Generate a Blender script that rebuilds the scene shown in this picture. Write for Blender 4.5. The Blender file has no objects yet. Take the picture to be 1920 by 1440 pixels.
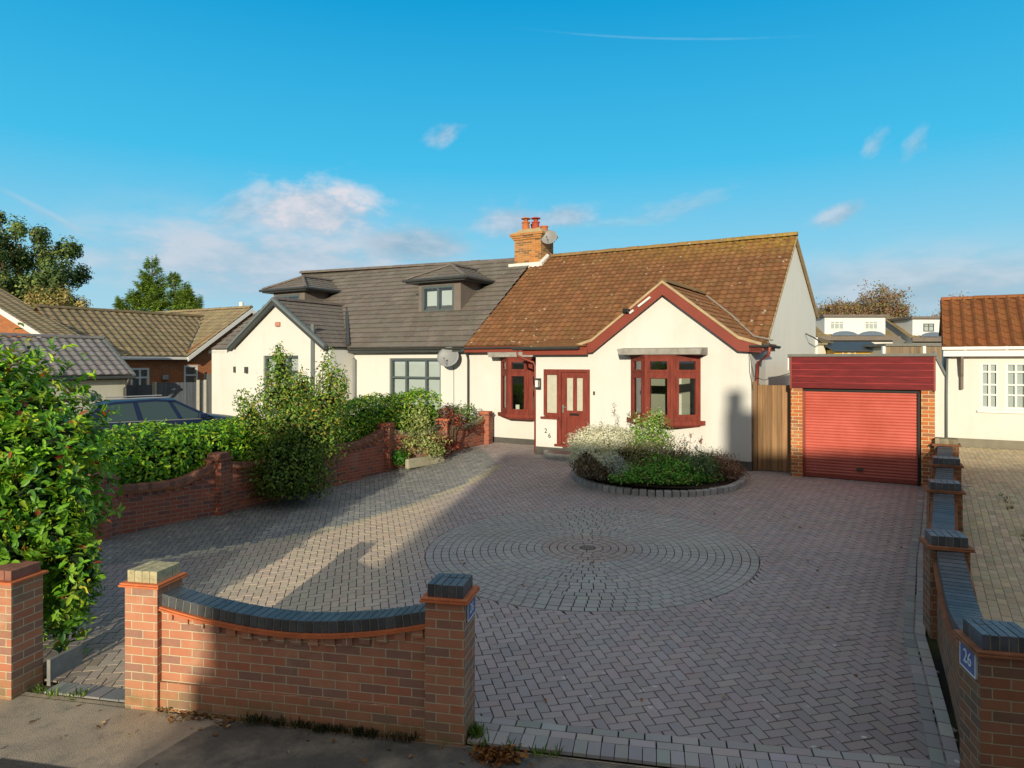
import bpy, math, random
import numpy as np
from mathutils import Vector
R = random.Random(7); NR = np.random.default_rng(11)
sc = bpy.context.scene
COL = sc.collection
CAM_H = 3.04
SUN_EL, SUN_AZ = math.radians(12.5), math.radians(11.3)      # shadows run 11.3 deg right of the view axis
C31, S31 = math.cos(math.radians(31)), math.sin(math.radians(31))

# ------------------------------------------------------------------ helpers
GK = [(5.3, 0), (6.0, .03), (7.4, .12), (9.5, .19), (11.6, .25), (12.6, .31), (14.2, .49), (15.2, .58), (16.0, .60)]
def ground(x, y):
    w = S31 * x + C31 * y
    z = 0.0
    for (a, p), (b, q) in zip(GK[:-1], GK[1:]):
        if w > a: z = p + (q - p) * min(1.0, (w - a) / (b - a))
    return z + min(1.8, max(0.0, (w - 30) * .07))          # the land climbs again behind the gardens

class Fr:
    """plan frame: a along, b away, z up"""
    def __init__(s, ox, oy, deg): s.o = (ox, oy); s.c = math.cos(math.radians(deg)); s.s = math.sin(math.radians(deg))
    def P(s, a, b, z): return Vector((s.o[0] + s.c * a + s.s * b, s.o[1] - s.s * a + s.c * b, z))
    def A(s): return Vector((s.c, -s.s, 0))
    def B(s): return Vector((s.s, s.c, 0))

HF = Fr(5.34, 15.25, 31)        # the row of bungalows
SF = Fr(-0.70, 5.50, 11.5)      # the street wall
XF = Fr(0, 0, 0)

class MB:
    def __init__(s): s.v = []; s.f = []; s.uv = []; s.m = []; s.c = []
    def poly(s, pts, mat=0, col=(1, 1, 1), uv=None):
        i = len(s.v); pts = [Vector(p) for p in pts]; s.v += pts
        s.f.append(tuple(range(i, i + len(pts)))); s.m.append(mat); s.c.append(col)
        if uv is None:
            n = Vector((0, 0, 0))
            for k in range(len(pts)):
                p, q = pts[k], pts[(k + 1) % len(pts)]
                n += Vector(((p.y - q.y) * (p.z + q.z), (p.z - q.z) * (p.x + q.x), (p.x - q.x) * (p.y + q.y)))
            if n.length < 1e-12: n = Vector((0, 0, 1))
            n.normalize()
            if abs(n.z) > 0.8: t = Vector((1, 0, 0)); b = Vector((0, 1, 0))
            else:
                t = Vector((-n.y, n.x, 0)).normalized(); b = n.cross(t)
            uv = [(p.dot(t), p.dot(b)) for p in pts]
        s.uv += uv
    def box(s, fr, a0, a1, b0, b1, z0, z1, mat=0, col=(1, 1, 1), skip=''):
        P = fr.P
        q = [P(a0, b0, z0), P(a1, b0, z0), P(a1, b1, z0), P(a0, b1, z0), P(a0, b0, z1), P(a1, b0, z1), P(a1, b1, z1), P(a0, b1, z1)]
        for key, ix in (('f', (0, 1, 5, 4)), ('r', (1, 2, 6, 5)), ('k', (2, 3, 7, 6)), ('l', (3, 0, 4, 7)), ('t', (4, 5, 6, 7)), ('b', (3, 2, 1, 0))):
            if key not in skip: s.poly([q[i] for i in ix], mat, col)
    def prism(s, pts0, pts1, mat=0, col=(1, 1, 1), caps=True):
        n = len(pts0)
        if caps: s.poly(pts0, mat, col); s.poly(list(reversed(pts1)), mat, col)
        for k in range(n):
            j = (k + 1) % n; s.poly([pts0[k], pts1[k], pts1[j], pts0[j]], mat, col)
    def tube(s, path, r, n=8, mat=0, col=(1, 1, 1), caps=True):
        path = [Vector(p) for p in path]; rs = r if isinstance(r, (list, tuple)) else [r] * len(path)
        rings = []
        for i, p in enumerate(path):
            d = (path[min(i + 1, len(path) - 1)] - path[max(i - 1, 0)]).normalized()
            x = d.orthogonal().normalized() if abs(d.z) > .9 else d.cross(Vector((0, 0, 1))).normalized(); y = d.cross(x)
            rings.append([p + (x * math.cos(2 * math.pi * k / n) + y * math.sin(2 * math.pi * k / n)) * rs[i] for k in range(n)])
        for i in range(len(rings) - 1):
            for k in range(n):
                j = (k + 1) % n; s.poly([rings[i][k], rings[i][j], rings[i + 1][j], rings[i + 1][k]], mat, col)
        if caps: s.poly(list(reversed(rings[0])), mat, col); s.poly(rings[-1], mat, col)
    def obj(s, name, mats, parent=None, smooth=False, bevel=0, kind=None):
        me = bpy.data.meshes.new(name)
        off = Vector((0, 0, 0)); q = parent
        while q is not None: off += q.location; q = q.parent
        me.from_pydata([tuple(p - off) for p in s.v], [], s.f)
        mats = mats if isinstance(mats, (list, tuple)) else [mats]
        for m in mats: me.materials.append(m)
        me.polygons.foreach_set('material_index', s.m)
        ul = me.uv_layers.new(name='UVMap'); ul.data.foreach_set('uv', np.array(s.uv, dtype=np.float32).ravel())
        ca = me.color_attributes.new('Col', 'FLOAT_COLOR', 'CORNER')
        cc = np.ones((len(s.uv), 4), dtype=np.float32)
        cc[:, :3] = np.repeat(np.array(s.c, dtype=np.float32), [len(f) for f in s.f], axis=0)
        ca.data.foreach_set('color', cc.ravel())
        if smooth: me.polygons.foreach_set('use_smooth', [True] * len(s.f))
        me.update()
        o = bpy.data.objects.new(name, me); COL.objects.link(o); o.parent = parent
        if smooth or bevel:
            w = o.modifiers.new('weld', 'WELD'); w.merge_threshold = 0.0006
        if bevel:
            b = o.modifiers.new('bevel', 'BEVEL'); b.width = bevel; b.segments = 2; b.limit_method = 'ANGLE'; b.angle_limit = math.radians(40)
        if kind: o['kind'] = kind
        return o

def thing(name, loc, label, cat, group=None):
    o = bpy.data.objects.new(name, None); COL.objects.link(o); o.location = loc; o.empty_display_size = .2
    o['label'] = label; o['category'] = cat; o['kind'] = 'thing'
    if group: o['group'] = group
    return o
def tag(o, label, cat, group=None):
    o['label'] = label; o['category'] = cat; o['kind'] = 'thing'
    if group: o['group'] = group
    return o

# ------------------------------------------------------------------ materials
class NT:
    def __init__(s, name):
        s.mat = bpy.data.materials.new(name); s.mat.use_nodes = True; s.t = s.mat.node_tree; s.t.nodes.clear()
    def n(s, typ, **kw):
        nd = s.t.nodes.new(typ)
        for k, v in kw.items():
            if k.startswith('i_'):
                key = k[2:]; key = int(key) if key.isdigit() else key.replace('_', ' ')
                if hasattr(v, 'is_output'): s.t.links.new(v, nd.inputs[key])
                else: nd.inputs[key].default_value = v
            else: setattr(nd, k, v)
        return nd
    def l(s, a, b): s.t.links.new(a, b)
    def mix(s, fac, a, b, blend='MIX'):
        nd = s.t.nodes.new('ShaderNodeMix'); nd.data_type = 'RGBA'; nd.blend_type = blend
        for v, k in ((fac, 0), (a, 6), (b, 7)):
            if hasattr(v, 'is_output'): s.t.links.new(v, nd.inputs[k])
            else: nd.inputs[k].default_value = v if k == 0 else (tuple(v) + (1,) if len(v) == 3 else v)
        return nd.outputs[2]
    def noise(s, scale, detail=4, rough=.55, vec=None, dim='3D'):
        nd = s.n('ShaderNodeTexNoise'); nd.inputs['Scale'].default_value = scale; nd.inputs['Detail'].default_value = detail; nd.inputs['Roughness'].default_value = rough
        s.l(vec if vec is not None else s.pos(), nd.inputs['Vector']); return nd.outputs['Fac']
    def pos(s):
        if not hasattr(s, '_p'): s._p = s.n('ShaderNodeNewGeometry').outputs['Position']
        return s._p
    def ramp(s, fac, p0, p1, c0=(0, 0, 0), c1=(1, 1, 1)):
        nd = s.n('ShaderNodeValToRGB'); e = nd.color_ramp.elements
        e[0].position = p0; e[1].position = p1; e[0].color = tuple(c0) + (1,); e[1].color = tuple(c1) + (1,)
        s.l(fac, nd.inputs[0]); return nd.outputs[0]
    def math(s, op, a, b=0.0):
        nd = s.n('ShaderNodeMath', operation=op)
        for v, k in ((a, 0), (b, 1)):
            if hasattr(v, 'is_output'): s.l(v, nd.inputs[k])
            else: nd.inputs[k].default_value = v
        return nd.outputs[0]
    def attr(s): return s.n('ShaderNodeVertexColor', layer_name='Col').outputs['Color']
    def out(s, col, rough=.8, bump=None, bstr=.3, bdist=.01, spec=.3, metal=0, coat=0):
        p = s.n('ShaderNodeBsdfPrincipled')
        for v, k in ((col, 'Base Color'), (rough, 'Roughness')):
            if hasattr(v, 'is_output'): s.l(v, p.inputs[k])
            else: p.inputs[k].default_value = (tuple(v) + (1,)) if k == 'Base Color' else v
        p.inputs['Specular IOR Level'].default_value = spec; p.inputs['Metallic'].default_value = metal; p.inputs['Coat Weight'].default_value = coat
        if bump is not None:
            b = s.n('ShaderNodeBump'); b.inputs['Strength'].default_value = bstr; b.inputs['Distance'].default_value = bdist
            s.l(bump, b.inputs['Height']); s.l(b.outputs[0], p.inputs['Normal'])
        s.surf(p.outputs[0]); return s.mat
    def surf(s, sh): o = s.n('ShaderNodeOutputMaterial'); s.l(sh, o.inputs['Surface'])

def sc3(c, k): return tuple(x * k for x in c)
def m_plain(name, c, rough=.6, var=.18, scale=6, bump=0, spec=.3, metal=0, attr=False, fine=60):
    t = NT(name); n1 = t.noise(scale, 5); n2 = t.noise(fine, 3)
    col = t.mix(t.ramp(n1, .3, .7), sc3(c, 1 - var), sc3(c, 1 + var))
    col = t.mix(.35, col, t.mix(n2, sc3(c, .75), sc3(c, 1.25)))
    if attr: col = t.mix(1, col, t.attr(), 'MULTIPLY')
    return t.out(col, rough, n2 if bump else None, bump, .01, spec, metal)

def m_render(name, c, dirt=.5, dirtc=(.34, .30, .2)):
    """painted rough-cast render: faint runs, grime near the ground, fine texture"""
    t = NT(name); n1 = t.noise(.7, 6, .6); n2 = t.noise(90, 3); n3 = t.noise(18, 4)
    mp = t.n('ShaderNodeMapping'); mp.inputs['Scale'].default_value = (5, 5, .35); t.l(t.pos(), mp.inputs[0])
    runs = t.noise(.55, 4, .6, mp.outputs[0])
    col = t.mix(t.ramp(n1, .35, .75), c, sc3(c, .93))
    col = t.mix(t.math('MULTIPLY', t.ramp(runs, .52, .8), dirt * .5), col, dirtc)
    col = t.mix(.2, col, t.mix(n3, sc3(c, .82), sc3(c, 1.1))); col = t.mix(t.math('MULTIPLY', t.ramp(t.noise(1.7, 7, .7), .5, .78), .22 * dirt * 2), col, sc3(dirtc, 1.5))
    sep = t.n('ShaderNodeSeparateXYZ'); t.l(t.pos(), sep.inputs[0])
    mr = t.n('ShaderNodeMapRange'); mr.inputs[1].default_value = 1.1; mr.inputs[2].default_value = .6; t.l(sep.outputs[2], mr.inputs[0])
    col = t.mix(t.math('MULTIPLY', mr.outputs[0], t.math('MULTIPLY', n1, .7 * dirt)), col, dirtc)
    return t.out(col, .9, t.math('ADD', n2, n3), .25, .006, .15)

def m_brick(name, c1, c2, dark, mortar, moss=.3, mossc=(.16, .15, .05), scale=1.0, base_moss=None, dk0=.38, dk1=.58, msz=.0055):
    t = NT(name); uv = t.n('ShaderNodeUVMap', uv_map='UVMap').outputs[0]
    b = t.n('ShaderNodeTexBrick', offset=.5, squash=1)
    b.inputs['Scale'].default_value = scale; b.inputs['Brick Width'].default_value = .225; b.inputs['Row Height'].default_value = .075
    b.inputs['Mortar Size'].default_value = msz; b.inputs['Mortar Smooth'].default_value = .25; b.inputs['Bias'].default_value = -.1
    b.inputs['Color1'].default_value = c1 + (1,); b.inputs['Color2'].default_value = c2 + (1,); b.inputs['Mortar'].default_value = mortar + (1,)
    wob = t.n('ShaderNodeVectorMath', operation='ADD'); nz = t.n('ShaderNodeTexNoise'); nz.inputs['Scale'].default_value = 14; t.l(uv, nz.inputs['Vector'])
    ms = t.n('ShaderNodeVectorMath', operation='SCALE'); ms.inputs['Scale'].default_value = .006; t.l(nz.outputs['Color'], ms.inputs[0])
    t.l(uv, wob.inputs[0]); t.l(ms.outputs[0], wob.inputs[1]); t.l(wob.outputs[0], b.inputs['Vector'])
    # second, decoupled brick pattern gives the dark burnt bricks
    b2 = t.n('ShaderNodeTexBrick', offset=.5, squash=1)
    for k, v in (('Scale', scale), ('Brick Width', .225), ('Row Height', .075), ('Mortar Size', 0.0), ('Bias', -.25)): b2.inputs[k].default_value = v
    b2.inputs['Color1'].default_value = (0, 0, 0, 1); b2.inputs['Color2'].default_value = (1, 1, 1, 1)
    sh = t.n('ShaderNodeVectorMath', operation='ADD'); sh.inputs[1].default_value = (.225 * 40, .075 * 22, 0); t.l(wob.outputs[0], sh.inputs[0]); t.l(sh.outputs[0], b2.inputs['Vector'])
    dk = t.ramp(b2.outputs['Color'], dk0, dk1)
    inv = t.math('SUBTRACT', 1.0, b.outputs['Fac'])
    col = t.mix(t.math('MULTIPLY', t.math('MULTIPLY', dk, .85), inv), b.outputs['Color'], dark)
    n1 = t.noise(3, 6, .65); n2 = t.noise(45, 4, .7); n3 = t.noise(9, 4)
    col = t.mix(t.math('MULTIPLY', n2, .55), col, t.mix(n3, sc3(dark, .8), sc3(c2, 1.3)))
    col = t.mix(t.math('MULTIPLY', t.ramp(n1, .55, .78), moss), col, mossc)
    col = t.mix(t.math('MULTIPLY', t.ramp(t.noise(1.9, 6, .7), .55, .75), .38), col, t.mix(.5, mortar, (.42, .36, .30)))
    if base_moss:
        sep = t.n('ShaderNodeSeparateXYZ'); t.l(t.pos(), sep.inputs[0])
        mr = t.n('ShaderNodeMapRange'); mr.inputs[1].default_value = base_moss; mr.inputs[2].default_value = 0; t.l(sep.outputs[2], mr.inputs[0])
        col = t.mix(t.math('MULTIPLY', mr.outputs[0], t.ramp(n3, .3, .75)), col, (.17, .15, .06))
    h = t.math('SUBTRACT', t.math('MULTIPLY', n2, .25), b.outputs['Fac'])
    return t.out(col, .88, h, .7, .012, .2)

def m_tile(name, c, lichen=.0, lc=(.55, .52, .45), yellow=0.0, moss=0.0, rough=.8, dirt=.4):
    t = NT(name); n1 = t.noise(1.3, 6, .7); n2 = t.noise(30, 4, .7); n3 = t.noise(7, 5, .6)
    col = t.mix(1, t.attr(), c, 'MULTIPLY')
    col = t.mix(t.math('MULTIPLY', t.ramp(n1, .4, .75), dirt), col, sc3(c, .55))
    col = t.mix(t.math('MULTIPLY', n2, .4), col, sc3(c, .6))
    col = t.mix(t.math('MULTIPLY', t.ramp(n3, .55, .7), .35), col, sc3(c, 1.35))
    if moss:
        col = t.mix(t.math('MULTIPLY', t.ramp(t.noise(2.2, 6, .75), .5, .75), moss), col, (.17, .15, .05))
    if lichen:
        v = t.n('ShaderNodeTexVoronoi'); v.inputs['Scale'].default_value = 4.6; v.inputs['Randomness'].default_value = 1; t.l(t.pos(), v.inputs['Vector'])
        m = t.ramp(t.math('ADD', v.outputs['Distance'], t.math('MULTIPLY', t.noise(16, 3), .12)), .19, .24, (1, 1, 1), (0, 0, 0))
        gate = t.ramp(t.noise(1.1, 3), .44, .58)
        col = t.mix(t.math('MULTIPLY', t.math('MULTIPLY', m, gate), lichen), col, lc)
        v = t.n('ShaderNodeTexVoronoi'); v.inputs['Scale'].default_value = 6.5; t.l(t.pos(), v.inputs['Vector'])
        m = t.ramp(v.outputs['Distance'], .1, .16, (1, 1, 1), (0, 0, 0))
        col = t.mix(t.math('MULTIPLY', t.math('MULTIPLY', m, t.ramp(t.noise(.8, 3), .45, .62)), lichen * .6), col, (.42, .30, .10))
    if yellow:
        sep = t.n('ShaderNodeSeparateXYZ'); t.l(t.pos(), sep.inputs[0])
        mr = t.n('ShaderNodeMapRange'); mr.inputs[1].default_value = 6.0; mr.inputs[2].default_value = 6.9; t.l(sep.outputs[2], mr.inputs[0])
        mx = t.n('ShaderNodeMapRange'); mx.inputs[1].default_value = 2.0; mx.inputs[2].default_value = 8.2; t.l(sep.outputs[0], mx.inputs[0])
        col = t.mix(t.math('MULTIPLY', t.math('MULTIPLY', t.math('MULTIPLY', mr.outputs[0], mx.outputs[0]), t.ramp(t.noise(5, 5, .7), .38, .6)), yellow), col, (.40, .27, .04))
    return t.out(col, rough, n2, .5, .01, .25)

def m_paver(name, dark=.5, mossy=.25):
    t = NT(name); n1 = t.noise(.55, 6, .6); n2 = t.noise(130, 3, .7); n3 = t.noise(4, 5, .65)
    col = t.attr()
    col = t.mix(t.math('MULTIPLY', t.ramp(n1, .36, .68), dark), col, t.mix(.42, t.attr(), (.05, .05, .055)))
    col = t.mix(t.math('MULTIPLY', n2, .5), col, t.mix(1, t.attr(), (.5, .5, .52), 'MULTIPLY'))
    v = t.n('ShaderNodeTexVoronoi'); v.inputs['Scale'].default_value = 5.0; t.l(t.pos(), v.inputs['Vector'])
    spot = t.ramp(t.math('ADD', v.outputs['Distance'], t.math('MULTIPLY', t.noise(25, 3), .25)), .19, .25, (1, 1, 1), (0, 0, 0))
    col = t.mix(t.math('MULTIPLY', t.math('MULTIPLY', spot, t.ramp(t.noise(.9, 3), .48, .6)), .6), col, (.66, .66, .64))
    col = t.mix(t.math('MULTIPLY', t.ramp(n3, .6, .8), mossy), col, (.09, .085, .05))
    rough = t.ramp(n1, .3, .8, (.72,) * 3, (.9,) * 3)
    return t.out(col, rough, n2, .35, .004, .3)

def m_joint(name):
    t = NT(name); n1 = t.noise(1.1, 5, .6); n2 = t.noise(40, 3)
    col = t.mix(t.ramp(n1, .42, .66), (.012, .012, .013), (.05, .062, .014))
    col = t.mix(t.math('MULTIPLY', n2, .4), col, (.05, .045, .035))
    return t.out(col, .95, n2, .5, .01, .1)

def m_asphalt(name, k=1.0):
    t = NT(name); n1 = t.noise(.8, 6, .65); n2 = t.noise(160, 2, .8); n3 = t.noise(6, 6, .7)
    col = t.mix(t.ramp(n1, .35, .7), (.24, .21, .17), (.60, .49, .34))
    col = t.mix(t.ramp(n3, .5, .75), col, (.16, .15, .135))
    n4 = t.noise(1.6, 5, .7)
    v = t.n('ShaderNodeTexVoronoi'); v.inputs['Scale'].default_value = 110; t.l(t.pos(), v.inputs['Vector'])
    col = t.mix(t.math('MULTIPLY', v.outputs['Color'], .4), col, (.68, .56, .40))
    col = t.mix(t.math('MULTIPLY', n2, .45), col, (.10, .095, .09))
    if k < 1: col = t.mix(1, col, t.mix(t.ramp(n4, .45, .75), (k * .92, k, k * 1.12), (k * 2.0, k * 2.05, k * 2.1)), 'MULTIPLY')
    return t.out(col, t.ramp(n1, .35, .7, (.62,) * 3, (.9,) * 3), t.math('ADD', n2, v.outputs['Distance']), .6, .006, .3)

def m_glass(name, tint=(.82, .88, .88), refl=.10):
    t = NT(name)
    tr = t.n('ShaderNodeBsdfTransparent'); tr.inputs[0].default_value = tint + (1,)
    gl = t.n('ShaderNodeBsdfGlossy'); gl.inputs['Roughness'].default_value = .015; gl.inputs[0].default_value = (.95, .97, 1, 1)
    fr = t.n('ShaderNodeFresnel'); fr.inputs[0].default_value = 1.5
    mx = t.n('ShaderNodeMixShader'); t.l(t.math('ADD', fr.outputs[0], refl), mx.inputs[0]); t.l(tr.outputs[0], mx.inputs[1]); t.l(gl.outputs[0], mx.inputs[2])
    t.surf(mx.outputs[0]); return t.mat

def m_leaf(name, rough=.42, trans=.28, spec=.35):
    t = NT(name); col = t.attr(); n = t.noise(25, 2)
    col = t.mix(t.math('MULTIPLY', n, .35), col, t.mix(1, col, (.55, .6, .5), 'MULTIPLY'))
    p = t.n('ShaderNodeBsdfPrincipled'); t.l(col, p.inputs['Base Color']); p.inputs['Roughness'].default_value = rough; p.inputs['Specular IOR Level'].default_value = spec
    tl = t.n('ShaderNodeBsdfTranslucent'); t.l(t.mix(1, col, (1.3, 1.4, .6), 'MULTIPLY'), tl.inputs[0])
    mx = t.n('ShaderNodeMixShader'); mx.inputs[0].default_value = trans; t.l(p.outputs[0], mx.inputs[1]); t.l(tl.outputs[0], mx.inputs[2])
    t.surf(mx.outputs[0]); return t.mat

def m_wood(name, c, grain=(14, 14, .6)):
    t = NT(name); mp = t.n('ShaderNodeMapping'); mp.inputs['Scale'].default_value = grain; t.l(t.pos(), mp.inputs[0])
    n1 = t.noise(2, 6, .6, mp.outputs[0]); n2 = t.noise(1.2, 4)
    col = t.mix(t.ramp(n1, .3, .7), sc3(c, .6), sc3(c, 1.3)); col = t.mix(t.math('MULTIPLY', n2, .5), col, sc3(c, .6))
    col = t.mix(1, col, t.attr(), 'MULTIPLY')
    return t.out(col, .7, n1, .25, .004, .25)

M = {}
M['white'] = m_render('white_render', (.67, .665, .625), .45)
M['cream'] = m_render('cream_render', (.67, .665, .625), .35)
M['oldwhite'] = m_render('weathered_render', (.84, .82, .74), .4, (.50, .46, .40))
M['plinth'] = m_plain('plinth_paint', (.085, .082, .075), .8, .25, 4, .2)
M['plinth2'] = m_plain('plinth_grey', (.20, .185, .14), .85, .2, 4, .2)
M['rtile'] = m_tile('brown_roof_tile', (.255, .118, .05), .6, (.58, .55, .46), yellow=1.0, moss=.35, dirt=.55)
M['gtile'] = m_tile('grey_brown_roof_tile', (.195, .172, .148), .25, (.28, .26, .18), moss=.2, dirt=.6)
M['btile'] = m_tile('mossy_roof_tile', (.30, .24, .14), .3, moss=.45)
M['ctile'] = m_tile('slate_grey_roof_tile', (.24, .225, .22), 0)
M['otile'] = m_tile('orange_roof_tile', (.25, .095, .032), .15, moss=.1, dirt=.35)
M['ridge'] = m_tile('ridge_tile', (.27, .17, .075), .5, yellow=.8, moss=.4)
M['verge'] = m_plain('verge_mortar', (.44, .33, .19), .9, .25, 5, .3)
M['redwood'] = m_wood('red_brown_joinery', (.215, .043, .028), (6, 6, 1.2))
M['bargered'] = m_plain('red_bargeboard_paint', (.225, .046, .028), .45, .14, 2.5, .05, .4)
M['grey'] = m_plain('anthracite_frame', (.085, .11, .115), .4, .08, 4, 0, .4)
M['dkgrey'] = m_plain('dark_gutter', (.05, .055, .055), .45, .12, 4, 0, .4)
M['slatec'] = m_plain('dark_cladding', (.17, .14, .12), .7, .15, 3, .1)
M['verget'] = m_plain('dry_verge', (.135, .16, .16), .55, .1, 4, 0, .35)
M['stone'] = m_plain('weathered_concrete', (.30, .285, .255), .9, .35, 7, .4)
M['upvc'] = m_plain('white_upvc', (.74, .74, .71), .35, .04, 3, 0, .4)
M['glass'] = m_glass('window_glass')
M['obscure'] = m_plain('obscured_glass', (.50, .49, .40), .16, .12, 9, .12, .5)
M['curtain'] = m_plain('cream_curtain', (.86, .83, .70), .9, .1, 8, .2)
M['room'] = m_plain('room_paint', (.35, .33, .25), .9, .1, 2)
M['blind'] = m_plain('pale_blind', (.72, .74, .72), .8, .06, 3)
M['brick'] = m_brick('garden_wall_brick', (.46, .155, .085), (.53, .24, .135), (.23, .145, .12), (.60, .55, .37), .4, base_moss=.28)
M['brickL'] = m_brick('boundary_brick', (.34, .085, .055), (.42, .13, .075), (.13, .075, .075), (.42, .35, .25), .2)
M['brickR'] = m_brick('mossy_boundary_brick', (.26, .10, .055), (.32, .14, .075), (.13, .09, .07), (.38, .33, .21), .5, (.18, .17, .08))  # darker, mossy brick of the right boundary wall
M['brickG'] = m_brick('garage_brick', (.46, .125, .035), (.54, .19, .06), (.24, .10, .06), (.66, .55, .32), .15, msz=.009)
M['brickB'] = m_brick('orange_house_brick', (.40, .13, .045), (.48, .18, .07), (.30, .12, .06), (.42, .27, .15), .1)
M['brickC'] = m_brick('chimney_brick', (.46, .15, .035), (.55, .25, .07), (.07, .045, .04), (.50, .38, .2), .2, dk0=.30, dk1=.5, msz=.009)
M['eng'] = m_plain('engineering_brick', (.062, .070, .078), .42, .35, 12, .25, .55, attr=True)
M['mossbrick'] = m_plain('lichen_coping_brick', (.22, .19, .12), .85, .35, 9, .4, attr=True)
M['redcope'] = m_plain('red_coping_brick', (.27, .12, .085), .85, .35, 9, .3, attr=True)
M['crease'] = m_plain('creasing_tile', (.55, .16, .06), .8, .25, 9, .2)
M['creased'] = m_plain('weathered_creasing_tile', (.26, .105, .05), .85, .45, 7, .3)
M['mortar'] = m_plain('old_mortar', (.24, .22, .16), .95, .4, 14, .4)
M['paver'] = m_paver('block_paving')
M['joint'] = m_joint('paving_joints')
M['asphalt'] = m_asphalt('pavement_asphalt')
M['kerbstone'] = m_plain('concrete_kerb', (.34, .335, .31), .85, .25, 9, .3, attr=True)
M['soil'] = m_plain('soil', (.045, .032, .022), .95, .4, 9, .6)
M['earth'] = m_plain('ground_earth', (.10, .10, .06), .95, .4, 1.2, .4)
M['leaf'] = m_leaf('leaf'); M['leafmatt'] = m_leaf('matt_leaf', .7, .2, .15)
M['bark'] = m_wood('bark', (.13, .095, .06)); M['twig'] = m_plain('twig', (.20, .15, .11), .9, .2, 6)
M['gate'] = m_wood('timber_gate', (.33, .19, .095), (10, 10, .5))
M['fence'] = m_wood('timber_fence', (.26, .19, .12), (10, 10, .5))
M['bluefence'] = m_wood('blue_grey_fence', (.085, .10, .125), (10, 10, .5))
M['concpost'] = m_plain('concrete_post', (.33, .32, .28), .9, .15, 6, .2)
def m_shutter():
    t = NT('red_roller_shutter'); n1 = t.noise(1.6, 5, .6); n2 = t.noise(22, 4, .6); c = (.50, .095, .062)
    col = t.mix(t.ramp(n1, .3, .75), sc3(c, .86), sc3((.55, .125, .09), 1.05))
    sp = t.n('ShaderNodeSeparateXYZ'); t.l(t.pos(), sp.inputs[0]); mr = t.n('ShaderNodeMapRange'); mr.inputs[1].default_value = 1.25; mr.inputs[2].default_value = .6; t.l(sp.outputs[2], mr.inputs[0])
    col = t.mix(t.math('MULTIPLY', mr.outputs[0], t.math('MULTIPLY', n2, .75)), col, (.16, .085, .07))
    return t.out(col, t.ramp(n1, .3, .7, (.38,) * 3, (.55,) * 3), n2, .06, .005, .4)
M['shutter'] = m_shutter()
M['fascia'] = m_wood('dark_red_cladding', (.165, .016, .018), (1.2, 1.2, 9))
M['felt'] = m_plain('roof_felt', (.17, .17, .15), .9, .25, 5, .3)
M['black'] = m_plain('black', (.012, .012, .012), .5, .1, 5)
M['dish'] = m_plain('dish_grey', (.24, .25, .255), .5, .08, 4, 0, .4)
M['metal'] = m_plain('steel', (.45, .46, .47), .35, .1, 6, 0, .5, .7)
M['pot'] = m_plain('terracotta', (.45, .14, .05), .8, .2, 7, .1)
M['potr'] = m_plain('red_terracotta', (.36, .065, .04), .75, .15, 7, .1)
M['flaunch'] = m_plain('chimney_flaunching', (.47, .37, .19), .95, .25, 7, .3)
M['lead'] = m_plain('painted_flashing', (.72, .70, .66), .7, .12, 9, .1)
M['mosscap'] = m_plain('mossy_cap', (.42, .37, .22), .9, .45, 14, .5)
M['plate'] = m_plain('blue_plate', (.10, .13, .30), .35, .15, 20); M['platew'] = m_plain('white_plate', (.75, .76, .78), .35, .05, 5)
M['carblue'] = NT('car_paint').out((.007, .015, .048), .35, spec=.3, coat=0)
M['carglass'] = NT('car_glass').out((.03, .055, .06), .10, spec=.5)
M['tyre'] = m_plain('tyre', (.02, .02, .02), .8)
M['yellow'] = m_plain('yellow_shed', (.62, .36, .05), .8, .1, 4)
M['deadleaf'] = m_leaf('dead_leaf', .8, .1, .1)
M['paleshed'] = m_render('pale_outbuilding', (.58, .56, .47), .5)

# ------------------------------------------------------------------ world, sun, camera
w = bpy.data.worlds.new('World'); sc.world = w; w.use_nodes = True
nt = w.node_tree; nt.nodes.clear(); W = NT.__new__(NT); W.t = nt
dirv = W.n('ShaderNodeTexCoord').outputs['Generated']
sky = W.n('ShaderNodeTexSky', sky_type='NISHITA', sun_disc=False)
sky.sun_elevation = SUN_EL; sky.sun_rotation = math.pi + SUN_AZ; sky.altitude = 50; sky.air_density = 1.0; sky.dust_density = .6; sky.ozone_density = 2.0
sep = W.n('ShaderNodeSeparateXYZ'); W.l(dirv, sep.inputs[0])
# photographic grading of the sky towards azure overhead, pale at the horizon, and a bright hazy quarter round the low sun
grad = W.n('ShaderNodeValToRGB'); W.l(sep.outputs[2], grad.inputs[0]); el = grad.color_ramp.elements
el[0].position = 0; el[0].color = (.50, .70, .80, 1); el[1].position = .13; el[1].color = (.28, .65, .85, 1)
for p, c in ((.27, (.055, .53, .85, 1)), (.47, (.0, .35, .71, 1)), (.60, (.08, .30, .56, 1)), (.78, (.45, .49, .54, 1)), (1.0, (.74, .70, .68, 1))):
    e = el.new(p); e.color = c
azure = grad.outputs[0]
base = W.mix(.06, azure, W.mix(1, sky.outputs[0], (.1, .1, .1), 'MULTIPLY'))
dot = W.n('ShaderNodeVectorMath', operation='DOT_PRODUCT'); W.l(dirv, dot.inputs[0]); dot.inputs[1].default_value = (-math.sin(SUN_AZ) * .97, -math.cos(SUN_AZ) * .97, .24)
haze = W.n('ShaderNodeMapRange', interpolation_type='SMOOTHSTEP'); haze.inputs[1].default_value = -.15; haze.inputs[2].default_value = 1.0; W.l(dot.outputs['Value'], haze.inputs[0])
base = W.mix(haze.outputs[0], base, (.42, .39, .37))
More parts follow.
